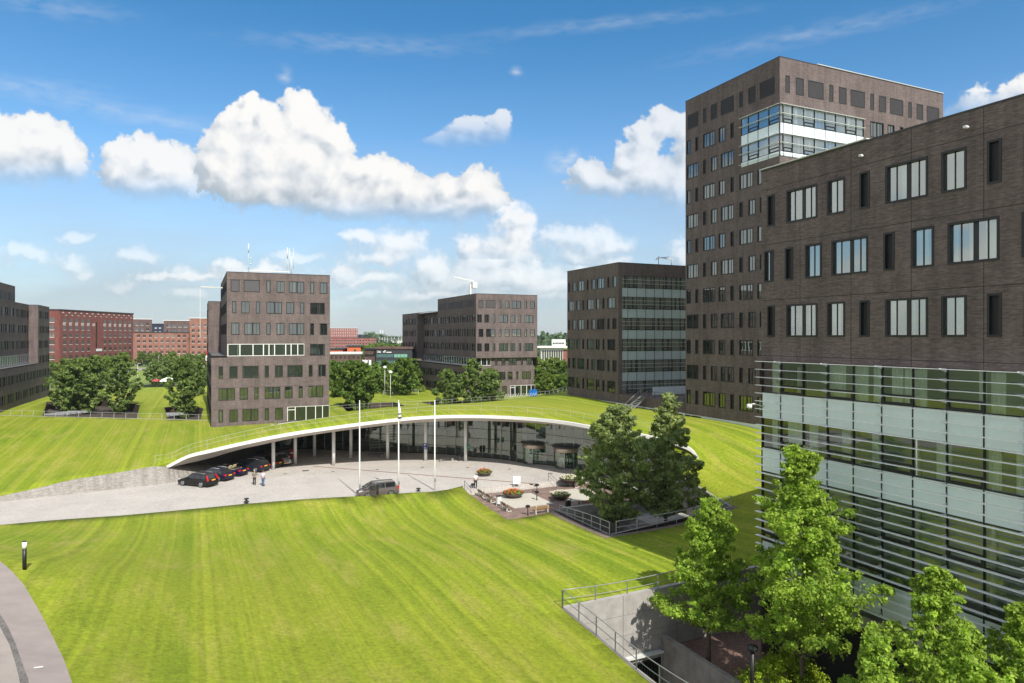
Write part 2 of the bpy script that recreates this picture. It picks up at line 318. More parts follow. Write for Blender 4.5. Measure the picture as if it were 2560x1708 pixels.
def add_clouds():
    step = 2.6; xs = np.arange(-500, 3060, step); ys = np.arange(-120, 843, step); X, Y = np.meshgrid(xs, ys)
    al, rel, d, b = photo_field(X, Y)
    al2, rel2, d2, b2 = photo_field(X+22, Y-22)       # the field a little towards the sun, for relief
    relief = np.clip((d-d2)*0.9, -0.35, 0.35)
    lit = 0.34+0.42*rel+relief*0.85+0.20*np.clip(d, 0, 1)+0.10*(b-0.35)+0.10*fbm(X/110+50, Y/80, 41, 4); lit = np.where((al < 0.5) & (rel > .5), np.maximum(lit, 0.66), lit)
    veil = np.clip(fbm(X/520, Y/150, 61, 4)*0.6+0.38, 0, 1)*np.clip((Y-150)/600, 0, 1)**1.2*0.50+0.70*np.clip((Y-330)/510, 0, 1)**1.0
    for lx, ly, rx, ry, sl in ((60, 215, 190, 22, .10), (260, 268, 220, 20, .16), (430, 310, 160, 18, .1), (1500, 60, 300, 16, -.1), (2050, 80, 300, 22, -.2), (900, 110, 260, 22, .05), (150, 20, 150, 24, .1), (712, 188, 14, 18, 0), (1400, 405, 26, 26, 0), (1430, 390, 16, 16, 0), (1290, 180, 12, 10, 0)):
        u = (X-lx)/rx; v = (Y-ly-(X-lx)*sl)/ry; wf = np.exp(-u*u-v*v)*(0.45+0.9*fbm(X/60+9, (Y-(X*sl))/16, 77, 4)); wf = np.clip(wf, 0, 1)*(0.26 if rx > 40 else 0.75); lit = np.where(wf > al, 0.75, lit); al = 1-(1-al)*(1-wf)
    tot = 1-(1-al)*(1-np.clip(veil, 0, 0.8)); lit = np.where(al > 0.02, lit, 0.22)
    w = al/(al+veil*(1-al)+1e-4); lit = lit*w+(0.22)*(1-w)
    tx = (X-1280)/F; ty = (HY-Y)/F; az = np.arctan(tx)+YAW; el = np.arctan2(ty, np.sqrt(1+tx*tx))
    o = cloud_mesh('sky_clouds', az, el, tot, np.clip(lit, 0, 1), 9000, ''); o.data.materials.append(M_CLOUD)
    # unseen rest of the sky, coarser; cloud added for reflections and ambient light
    A, E = np.meshgrid(np.radians(np.arange(0, 360.3, 0.45)), np.radians(np.arange(0.2, 72, 0.45)))
    u = A*6; v = np.log(np.tan(E*0.5+0.12)+0.05)*3.2
    f = fbm(np.cos(A)*4+20, np.sin(A)*4+v*1.3, 91, 6, True)+0.4*fbm(np.cos(A)*9, np.sin(A)*9+v*3, 14, 5)
    th = 0.24+0.2*np.clip((E-0.5), 0, 1)
    al = np.clip((f-th)/0.16, 0, 1)*0.92; al = 1-(1-al)*(1-np.clip(0.6-E*2.2, 0, 0.6))
    seen = (np.abs(((A-YAW+math.pi) % (2*math.pi))-math.pi) < 0.80) & (E < 0.56); al = np.where(seen, 0, al)
    sd = np.arccos(np.clip(np.cos(E)*math.cos(SUN_EL)*np.cos(A-SUN_AZ)+np.sin(E)*math.sin(SUN_EL), -1, 1)); al = np.where(sd < 0.28, 0, al)
    o = cloud_mesh('sky_clouds', A, E, al, np.clip(0.66+(f-th)*0.9, 0, 1), 9300, ''); o.data.materials.append(M_CLOUD)
add_clouds()
# ------------------------------------------------------------------ terrain
EAVE = [(417, 1165, 1172, 83.5), (470, 1139, 1156, 84.0), (528, 1124.6, 1143, 84.5), (604, 1107, 1122, 85.6), (681, 1091, 1106, 86.8), (757, 1078, 1091.5, 88.3), (834, 1067, 1080, 89.6), (911, 1057, 1070, 90.7), (997, 1047, 1060, 91.6), (1085, 1040.5, 1054, 91.8), (1186, 1039, 1052.5, 91.3), (1300, 1043.5, 1056, 89.2), (1400, 1053, 1065, 85.5), (1480, 1066, 1078, 82.0), (1600, 1085, 1098, 78.5), (1714, 1115, 1127, 76.5), (1747, 1147, 1155, 76.0)]
def smooth_curve(pts, n):
    """Catmull-Rom through 3D points, n samples per span"""
    pts = [Vector(p) for p in pts]; out = []
    for i in range(len(pts)-1):
        p0 = pts[max(i-1, 0)]; p1 = pts[i]; p2 = pts[i+1]; p3 = pts[min(i+2, len(pts)-1)]
        for k in range(n):
            t = k/n; out.append(0.5*((2*p1)+(p2-p0)*t+(2*p0-5*p1+4*p2-p3)*t*t+(3*p1-p0-3*p2+p3)*t**3))
    out.append(pts[-1]); return out
EAVE3 = smooth_curve([Q(x, D, yt) for x, yt, yb, D in EAVE], 5)
WALLB = [(-700, 1325), (-200, 1275), (0, 1255), (192, 1234), (357, 1216), (424, 1208)]
WALLB3 = [P(x, y, 0) for x, y in WALLB]
WALLT3 = [Q(-700, 64, None, 0.2), Q(-200, 70.5, None, 0.3), Q(0, 73.2, 1240.6), Q(89, 75.3, 1222), Q(179, 77, 1200), Q(268, 78.9, 1187), Q(357, 81.2, 1171.4), Q(405, 83.0, 1163)]
EDGE3 = [P(x, y, 0.35) for x, y in [(-700, 1370), (-200, 1330), (0, 1313), (300, 1290), (600, 1262), (900, 1241)]]+[P(1080, 1228, 0.25), P(1157, 1222, 0.04)]
TX0, TX1, TY0, TY1, TZ = 27.7, 44.0, 60.9, 73.2, -0.5          # terrace
PIT1 = (33.2, 47.0, 51.2, 60.0)                                # sunken tree court: x0,x1,y0,y1
PIT2 = (20.9, 62.0, -12.0, 37.4)                               # sunken court by the near building
ctrl = []
def cp(v, z=None): ctrl.append((v[0], v[1], v[2] if z is None else z))
for p in EAVE3[::4]: cp(p)
for p in WALLT3: cp(p)
for p in EDGE3: cp(p)
for k in range(1, 12):                                          # crest a few metres behind the eave
    a, b = EAVE3[k*7-3], EAVE3[k*7-2]; d = (b-a).normalized(); nrm = Vector((-d.y, d.x, 0)); q = a+nrm*5; cp((q.x, q.y, a.z+0.35))
for x, y, z in [(27.7, 73.2, .03), (27.7, 67, -.22), (27.7, 61, -.35), (33, 61, -.25), (25, 72, .05), (33.2, 51.2, .05), (33.2, 57, .0), (38, 51.2, .1), (43, 51.2, .3), (47, 51.2, 1.0), (47, 60, 2.2), (50.7, 60.3, 3.6),
                (20.9, 37.4, .5), (28, 37.4, .45), (34, 37.4, .8), (45, 37.6, 1.2), (60, 37.6, 2.5), (45, 46, 1.6), (60, 46, 3.4),
                (2.1, 122.7, 2.6), (12, 122.7, 2.8), (21, 122.7, 3.05), (2.1, 131.8, 2.8), (-16, 144, 2.8), (-33.7, 157, 2.8), (-70, 180, 2.8),
                (-34.5, 165, 2.9), (-34.5, 210, 2.4), (60.5, 158, 2.5), (79.2, 158, 2.6), (75, 205, 2.4), (64, 113.6, 6.5), (64, 96.3, 6.3), (64, 79, 6.1), (64.1, 61.5, 5.7), (80, 120, 6.4), (95, 61, 5.6), (110, 80, 6),
                (-100, 5, 6), (-100, 100, 2.4), (-100, 235, 2.3), (130, 235, 3.5), (130, 60, 6), (130, 150, 5), (20, 235, 2.3), (60, 235, 2.4)]: cp((x, y, z))
for x, y, z in [(61, 1422, 5.5), (0, 1395, 5.6), (183, 1708, 6.0), (700, 1708, 3.4), (1300, 1708, 2.0), (430, 955, 2.3), (340, 990, 2.3), (0, 1340, 1.9), (300, 1400, 2.8), (700, 1450, 1.9), (1100, 1400, 1.0), (1000, 1600, 2.1), (400, 1600, 4.2), (-400, 1500, 6.0), (300, 2300, 6.5), (1000, 2300, 4.5), (1343, 994, 3.0), (1417, 978, 5.4), (825, 1030, 3.2), (960, 1020, 3.8), (1284, 1000, 4.0), (1000, 985, 2.5), (1080, 1015, 4.0)]: cp(P(x, y, z))
for px, py in [(1520, 1608), (1625, 1708)]:
    t = (px-1280)/F; D = 20.9/(CA*t+SA); cp((20.9, D*(CA-SA*t), H-(py-HY)*D/F))
CT = np.array(ctrl)
def _phi(r2): return 0.5*r2*np.log(r2+1e-9)
def _fit(c, lam=0.6):
    n = len(c); xy = c[:, :2]/50; r2 = ((xy[:, None]-xy[None])**2).sum(-1); K = _phi(r2)+np.eye(n)*lam*1e-2
    Pm = np.hstack([np.ones((n, 1)), xy]); A = np.zeros((n+3, n+3)); A[:n, :n] = K; A[:n, n:] = Pm; A[n:, :n] = Pm.T
    return np.linalg.solve(A, np.concatenate([c[:, 2], np.zeros(3)]))
_W = _fit(CT)
def HZ(x, y):
    x = np.atleast_1d(np.asarray(x, float))/50; y = np.atleast_1d(np.asarray(y, float))/50
    r2 = (x[:, None]-CT[None, :, 0]/50)**2+(y[:, None]-CT[None, :, 1]/50)**2
    return _phi(r2)@_W[:-3]+_W[-3]+_W[-2]*x+_W[-1]*y
def hz(x, y): return float(HZ(x, y)[0])
def dens(poly, step):
    out = []
    for i in range(len(poly)):
        a = Vector((poly[i][0], poly[i][1])); b = Vector((poly[(i+1) % len(poly)][0], poly[(i+1) % len(poly)][1])); n = max(1, int((b-a).length/step))
        for k in range(n): out.append(a.lerp(b, k/n))
    return out
def inside(px, py, poly):
    r = np.zeros(len(px), bool); n = len(poly); j = n-1
    for i in range(n):
        xi, yi = poly[i][0], poly[i][1]; xj, yj = poly[j][0], poly[j][1]
        if yi != yj:
            c = ((yi > py) != (yj > py)) & (px < (xj-xi)*(py-yi)/(yj-yi)+xi); r ^= c
        j = i
    return r
E3 = [(p.x, p.y) for p in EAVE3]
HOLE = [(p.x, p.y) for p in WALLT3]+E3+[(47.0, 60.0), (PIT1[1], PIT1[2]), (PIT1[0], PIT1[2]), (PIT1[0], TY0), (TX0, TY0), (TX0, TY1)]+[(p.x, p.y) for p in reversed(EDGE3)]
# far tree courts (sunk beds behind the crest railing)
COURTS = [[(-26, 152.2), (-9.8, 141.0), (-11, 166), (-15, 178), (-21, 190), (-31, 186)], [(-4.8, 137.4), (0.6, 133.6), (1.2, 152), (-1, 160), (-6, 158)],
          [(26, 131), (38, 134), (40, 150), (28, 150)], [(44, 134), (62, 134.5), (63, 148), (46, 148)]]
ROADO = [P(x, y, z) for x, y, z in [(-900, 1180, 5.4), (-250, 1290, 5.5), (-80, 1345, 5.6), (0, 1395, 5.65), (60, 1450, 5.7), (100, 1505, 5.8), (135, 1570, 5.85), (160, 1630, 5.9), (183, 1708, 6.0), (200, 1800, 6.1), (205, 2100, 6.2)]]
GUTR = [P(x, y, 6) for x, y in [(-900, 1225), (-250, 1380), (-60, 1465), (0, 1516), (17.5, 1542), (38, 1592), (54, 1650), (70, 1708), (85, 1800), (85, 2100)]]
GUTL = [P(x, y, 6) for x, y in [(-900, 1235), (-250, 1400), (-60, 1497), (0, 1551), (23, 1600), (38, 1659), (47, 1708), (60, 1800), (58, 2100)]]
ROADL = [(-140, -10), (-140, 30)]
def poly2(a): return [(p[0], p[1]) for p in a]
R_ROAD = poly2(ROADO)+poly2(reversed(GUTR)); R_GUT = poly2(GUTR)+poly2(reversed(GUTL)); R_CYC = poly2(GUTL)+[(5, -30), (-140, -30), (-140, 60)]
GRAVEL = [(PIT1[0]-1.0, PIT1[2]-0.9), (PIT1[1]+0.3, PIT1[2]-0.9), (PIT1[1]+0.3, PIT1[2]), (PIT1[0], PIT1[2]), (PIT1[0], TY0), (PIT1[0]-1.0, TY0)]
def terrain():
    X0, X1, Y0, Y1 = -100, 130, 2, 235
    polys = [(dens([(X0, Y0), (X1, Y0), (X1, Y1), (X0, Y1)], 6))]
    holes = [HOLE, [(PIT2[0], PIT2[2]), (PIT2[1], PIT2[2]), (PIT2[1], PIT2[3]), (PIT2[0], PIT2[3])]]+COURTS
    for h in holes: polys.append(dens(h, 1.6))
    for h in (R_ROAD, R_GUT, R_CYC, GRAVEL): polys.append(dens(h, 2.5))
    V = []; E = []
    for pl in polys:
        b = len(V); V += [Vector((p[0], p[1])) for p in pl]; E += [(b+i, b+(i+1) % len(pl)) for i in range(len(pl))]
    rnd = random.Random(5)
    y = Y0+2
    while y < Y1:
        st = 2.2 if y < 60 else 3.0
        x = X0+2
        while x < X1: V.append(Vector((x+rnd.uniform(-.4, .4), y+rnd.uniform(-.4, .4)))); x += st
        y += st
    v2, e2, f2, *_ = geometry.delaunay_2d_cdt(V, E, [], 0, 1e-4)
    xy = np.array([(p[0], p[1]) for p in v2]); tri = np.array([f for f in f2 if len(f) == 3]); cen = xy[tri].mean(1); cx, cy = cen[:, 0], cen[:, 1]
    ok = (cx > X0-.01) & (cx < X1+.01) & (cy > Y0-.01) & (cy < Y1+.01)
    for h in holes: ok &= ~inside(cx, cy, h)
    reg = np.zeros(len(tri), int)
    for k, h in ((1, R_ROAD), (2, R_GUT), (3, R_CYC), (4, GRAVEL)): reg[inside(cx, cy, h)] = k
    z = HZ(xy[:, 0], xy[:, 1])
    out = []
    for k, (name, m) in enumerate((('lawn', M_GRASS), ('road', M_ROAD), ('road_gutter', M_GUTTER), ('cycle_path', M_CYCLE), ('gravel', M_GRAVEL))):
        T = tri[ok & (reg == k)]
        if not len(T): continue
        u, inv = np.unique(T, return_inverse=True); T2 = inv.reshape(T.shape); co = np.column_stack([xy[u], z[u]])
        faces = [tuple(int(a) for a in t) for t in T2]
        # skirts along every open edge so no sheet is paper thin
        cnt = {}
        for t in faces:
            for i in range(3): a, b = t[i], t[(i+1) % 3]; cnt[(a, b)] = cnt.get((a, b), 0)+1
        verts = [tuple(c) for c in co]; nf = len(faces); sk = 0.25 if k else 0.3
        if k in (0, 4):
            for (a, b) in list(cnt):
                if (b, a) not in cnt:
                    i = len(verts); va, vb = verts[a], verts[b]; verts += [(va[0], va[1], va[2]-sk), (vb[0], vb[1], vb[2]-sk)]; faces.append((b, a, i, i+1))
        me = bpy.data.meshes.new(name); me.from_pydata(verts, [], faces); me.materials.append(m)
        me.polygons.foreach_set('use_smooth', [i < nf for i in range(len(faces))]); me.update()
        if k == 0:
            # face winding from the triangulation is counter-clockwise seen from above
            pass
        o = link(name, me); tag(o, kind='structure')
def grassmat():
    m = bpy.data.materials.new('mown_grass'); m.use_nodes = True; t = m.node_tree; b = t.nodes['Principled BSDF']
    b.inputs['Roughness'].default_value = 0.9; b.inputs['Specular IOR Level'].default_value = 0.15
    tc = N(t, 'ShaderNodeTexCoord'); sx = N(t, 'ShaderNodeSeparateXYZ'); t.links.new(tc.outputs['Object'], sx.inputs[0])
    wn = N(t, 'ShaderNodeTexNoise', i_Scale=0.09, i_Detail=2.0); t.links.new(tc.outputs['Object'], wn.inputs[0])
    # mower passes: bands along the building grid, wandering a little
    def bands(period, wob, off):
        a = N(t, 'ShaderNodeMath', operation='MULTIPLY_ADD'); t.links.new(wn.outputs['Fac'], a.inputs[0]); a.inputs[1].default_value = wob; t.links.new(sx.outputs[0], a.inputs[2])
        n = N(t, 'ShaderNodeTexNoise', noise_dimensions='1D', i_Scale=1.0/period, i_Detail=3.0, i_Roughness=0.6); c = N(t, 'ShaderNodeMath', operation='ADD'); t.links.new(a.outputs[0], c.inputs[0]); c.inputs[1].default_value = off
        t.links.new(c.outputs[0], n.inputs['W']); return n.outputs['Fac']
    s1 = bands(1.7, 0.35, 0.0); s2 = bands(0.45, 0.3, 40.0)
    mp = N(t, 'ShaderNodeMapping'); mp.inputs['Scale'].default_value = (0.62, 0.13, 0.4); t.links.new(tc.outputs['Object'], mp.inputs[0])
    pn = N(t, 'ShaderNodeTexNoise', i_Scale=1.0, i_Detail=7.0, i_Roughness=0.66, i_Distortion=0.25); t.links.new(mp.outputs[0], pn.inputs[0])
    fn = N(t, 'ShaderNodeTexNoise', i_Scale=3.5, i_Detail=9.0, i_Roughness=0.82); t.links.new(tc.outputs['Object'], fn.inputs[0])
    big = N(t, 'ShaderNodeTexNoise', i_Scale=0.035, i_Detail=3.0); t.links.new(tc.outputs['Object'], big.inputs[0])
    sb = N(t, 'ShaderNodeTexNoise', i_Scale=0.055, i_Detail=4.0, i_Roughness=0.6); t.links.new(tc.outputs['Object'], sb.inputs[0]); s1 = mix(t, ramp(t, sb.outputs['Fac'], [(0.34, 0.6), (0.55, 0.0)]), s1, pn.outputs['Fac'])
    base = mix(t, ramp(t, s1, [(0.36, 0.0), (0.64, 1.0)]), (0.150, 0.225, 0.012), (0.275, 0.335, 0.024))
    base = mix(t, ramp(t, s2, [(0.40, 0.0), (0.66, 0.55)]), base, (0.12, 0.17, 0.010))
    base = mix(t, ramp(t, pn.outputs['Fac'], [(0.50, 0.0), (0.74, 0.75)]), base, (0.36, 0.30, 0.09))
    base = mix(t, ramp(t, pn.outputs['Fac'], [(0.26, 0.5), (0.42, 0.0)]), base, (0.085, 0.140, 0.008))
    base = mix(t, ramp(t, big.outputs['Fac'], [(0.35, 0.0), (0.7, 0.5)]), base, (0.29, 0.285, 0.03))
    base = mix(t, 1.0, base, ramp(t, fn.outputs['Fac'], [(0.25, 0.45), (0.75, 1.45)]), 'MULTIPLY')
    tf = N(t, 'ShaderNodeTexNoise', i_Scale=7.0, i_Detail=3.0, i_Roughness=0.9); t.links.new(tc.outputs['Object'], tf.inputs[0])
    base = mix(t, ramp(t, tf.outputs['Fac'], [(0.62, 0.0), (0.70, 0.7)]), base, (0.40, 0.42, 0.13)); base = mix(t, ramp(t, tf.outputs['Fac'], [(0.30, 0.6), (0.38, 0.0)]), base, (0.06, 0.10, 0.01))
    t.links.new(base, b.inputs['Base Color'])
    bn = N(t, 'ShaderNodeTexNoise', i_Scale=14.0, i_Detail=6.0, i_Roughness=0.8); t.links.new(tc.outputs['Object'], bn.inputs[0])
    bp = N(t, 'ShaderNodeBump', i_Strength=0.5, i_Distance=0.06); t.links.new(bn.outputs['Fac'], bp.inputs['Height']); t.links.new(bp.outputs[0], b.inputs['Normal'])
    return m
M_GRASS = grassmat()
def pavemat(name, c1, c2, bw, rh, gap=0.012, rot=0.0, stain=0.2, cm=None):
    m = bpy.data.materials.new(name); m.use_nodes = True; t = m.node_tree; b = t.nodes['Principled BSDF']; b.inputs['Roughness'].default_value = 0.85; b.inputs['Specular IOR Level'].default_value = 0.3
    tc = N(t, 'ShaderNodeTexCoord'); mp = N(t, 'ShaderNodeMapping'); mp.inputs['Rotation'].default_value = (0, 0, rot); t.links.new(tc.outputs['Object'], mp.inputs[0])
    br = N(t, 'ShaderNodeTexBrick', i_Scale=1.0, i_Mortar_Size=gap, i_Brick_Width=bw, i_Row_Height=rh, i_Mortar_Smooth=0.3)
    br.inputs['Color1'].default_value = (*c1, 1); br.inputs['Color2'].default_value = (*c2, 1); br.inputs['Mortar'].default_value = (*(cm or tuple(c*0.6 for c in c2)), 1); t.links.new(mp.outputs[0], br.inputs[0])
    n = N(t, 'ShaderNodeTexNoise', i_Scale=0.22, i_Detail=7.0, i_Roughness=0.65, i_Distortion=0.4); t.links.new(tc.outputs['Object'], n.inputs[0])
    t.links.new(mix(t, 1.0, br.outputs['Color'], ramp(t, n.outputs['Fac'], [(0.3, 1-stain), (0.7, 1+stain*0.5)]), 'MULTIPLY'), b.inputs['Base Color'])
    bp = N(t, 'ShaderNodeBump', i_Strength=0.4, i_Distance=0.01, invert=True); t.links.new(br.outputs['Fac'], bp.inputs['Height']); t.links.new(bp.outputs[0], b.inputs['Normal'])
    MT[name] = m; return m
M_PLAZA = pavemat('plaza_setts', (0.56, 0.52, 0.48), (0.44, 0.405, 0.37), 0.22, 0.11, 0.014, stain=0.13)
M_TERR = pavemat('terrace_pavers', (0.30, 0.20, 0.16), (0.17, 0.125, 0.11), 0.6, 0.3, 0.02, stain=0.3)
M_STONE = brickmat('stone_setts', (0.36, 0.33, 0.30), (0.26, 0.24, 0.215), (0.15, 0.135, 0.12), 0.2, 0.11, 0.12)
M_ROAD = mat('pink_asphalt', (0.29, 0.245, 0.225), 0.9, noise=0.16, nscale=0.8, bump=0.05)
M_GUTTER = pavemat('grey_gutter', (0.20, 0.18, 0.165), (0.15, 0.14, 0.13), 0.3, 0.3, 0.015)
M_CYCLE = mat('pale_pink_asphalt', (0.33, 0.285, 0.255), 0.9, noise=0.12, nscale=0.9)
M_GRAVEL = mat('gravel_bed', (0.17, 0.13, 0.11), 0.95, noise=0.6, nscale=9, bump=0.8)
M_PEBBLE = mat('white_pebbles', (0.44, 0.41, 0.35), 0.9, noise=0.35, nscale=14, bump=0.6)
M_SOIL = mat('soil', (0.06, 0.045, 0.035), 0.95, noise=0.5, nscale=3, bump=0.4)
M_FAR = mat('far_fields', (0.10, 0.13, 0.045), 0.95, noise=0.5, nscale=0.006)
terrain()
# far ground: sinks under the near sheets, rises to its own level beyond them
def far_ground():
    rings = [1, 120, 200, 232, 245, 300, 420, 700, 1300, 2500, 5000, 9000]; nz = [-6.8, -6.8, -6.8, -6.5, 0.6, 0.4, 0.3, 0.2, 0, 0, 0, 0]; n = 72; b = MB(); V = []
    for r, z in zip(rings, nz): V.append([Vector((r*math.cos(2*math.pi*k/n), 30+r*math.sin(2*math.pi*k/n), z)) for k in range(n)])
    for i in range(len(rings)-1):
        for k in range(n): b.quad(V[i][k], V[i+1][k], V[i+1][(k+1) % n], V[i][(k+1) % n])
    o = b.build('ground', M_FAR); tag(o, kind='structure')
far_ground()
def flat(name, poly, z, m, thick=0.0, kind='structure'):
    vs = [Vector((p[0], p[1], 0)) for p in poly]; tr = geometry.tessellate_polygon([vs]); me = bpy.data.meshes.new(name); faces = []
    for a, b, c in tr:
        n = (vs[b]-vs[a]).cross(vs[c]-vs[a]).z; faces.append((a, b, c) if n > 0 else (a, c, b))
    verts = [(v.x, v.y, z) for v in vs]
    if thick:
        n = len(verts); verts += [(v.x, v.y, z-thick) for v in vs]; ar = sum(vs[i].x*vs[(i+1) % n].y-vs[(i+1) % n].x*vs[i].y for i in range(n))
        for i in range(n):
            j = (i+1) % n; faces.append((i, n+i, n+j, j) if ar > 0 else (j, n+j, n+i, i))
    me.from_pydata(verts, [], faces); me.materials.append(m); me.update(); o = link(name, me)
    if kind: tag(o, kind=kind)
    return o
GLASSB = [(742, 1122.5), (834, 1125), (898, 1128), (1000, 1131.5), (1071, 1134), (1125, 1137), (1176, 1142), (1228, 1146), (1279, 1152), (1304, 1157), (1366, 1162.5), (1384, 1165), (1444, 1174)]
GLASS3 = smooth_curve([P(x, y, 0) for x, y in GLASSB]+[Q(1520, 86.5), Q(1600, 82.8), Q(1690, 80.2)], 4)
EMB3 = [P(424, 1208, 0), P(500, 1196, 0), P(579, 1176, 0), P(640, 1152, 0)]      # foot of the stone bank under the roof
EMT3 = [Q(417, 84.3, 1168), Q(502, 89.5, 1163), Q(579, 94.0, 1159), Q(640, 98, None, 0.3)]
back = [Q(1747, 77), Q(1690, 80.2)]
PLZ = [(p.x, p.y) for p in WALLB3]+[(p.x, p.y) for p in EMB3]+[(P(700, 1128, 0).x, P(700, 1128, 0).y)]+[(p.x, p.y) for p in GLASS3]+[(Q(1747, 77).x, Q(1747, 77).y), (47, 60.1), (TX1, 60.1), (TX1, TY1), (TX0, TY1)]+[(p.x-0.3, p.y-0.9) for p in reversed(EDGE3[:-1])]
flat('plaza', PLZ, 0.0, M_PLAZA)
flat('terrace', [(TX0, TY0-1), (TX1, TY0-1), (TX1, TY1), (TX0, TY1)], TZ, M_TERR)
for x0, x1, y0, y1 in ((30.3, 35.0, 65.0, 70.6), (37.2, 42.0, 65.0, 70.4)):
    flat('pebble_bed', [(x0, y0), (x1, y0), (x1, y1), (x0, y1)], TZ+0.03, M_PEBBLE, 0.05)
# steps between plaza and terrace
b = MB()
for k in range(3): b.box(TX0+0.02, TX1, TY1-0.02-0.32*(2-k)-0.0, TY1+0.3, TZ-0.2, TZ+0.0+(-0.004)+0.5*(k+1)/3-0.0 if k < 2 else -0.004, 0)
st = b.build('terrace_steps', M_PLAZA); tag(st, 'low stone steps from the plaza down to the seating terrace', 'steps')
# ------------------------------------------------------------------ buildings
WCACHE = {}
def window_meshes(w, h, kind, depth=0.12, glass=None, frame=None, fw=0.105):
    key = (round(w, 2), round(h, 2), kind, glass.name if glass else '', frame.name if frame else '')
    if key in WCACHE: return WCACHE[key]
    fr = frame or M_FRAME; gl = glass or M_PANE; b = MB(); o = 0.035; d = depth
    def bar(x0, x1, z0, z1, y0=-o, y1=None): b.box(x0, x1, y0, d-0.01 if y1 is None else y1, z0, z1)
    bar(0, w, 0, fw); bar(0, w, h-fw, h); bar(0, fw, fw, h-fw); bar(w-fw, w, fw, h-fw)
    if kind == 'W':
        n = 4; xs = [w*0.25, w*0.5, w*0.77]
        for x in xs: bar(x-0.024, x+0.024, fw, h-fw, d-.065)
        bar(xs[1]-0.03, xs[1]+0.20, fw, h-fw, d-.06)
    elif kind == 'M': bar(w*0.5-0.024, w*0.5+0.024, fw, h-fw, d-.065)
    fm = b.mesh('window', [fr]); p = MB()
    if kind in ('L', 'K'):                    # closed grille
        k = int(h/0.09)
        for i in range(k): z = fw+(h-2*fw)*i/k; p.quad((fw, 0.0, z+0.06), (w-fw, 0.0, z+0.06), (w-fw, -0.02, z), (fw, -0.02, z)); p.quad((fw, 0.07, z+0.09), (w-fw, 0.07, z+0.09), (w-fw, 0.0, z+0.06), (fw, 0.0, z+0.06))
        pm = p.mesh('grille', [M_LOUV]); nm = 'grille'
    else:
        y = d-0.03; p.quad((fw, y, fw), (w-fw, y, fw), (w-fw, y, h-fw), (fw, y, h-fw)); nm = 'pane'
        pm = p.mesh('pane', [M_BLACK if kind == 'B' else gl])
    WCACHE[key] = (fm, pm, nm); return WCACHE[key]
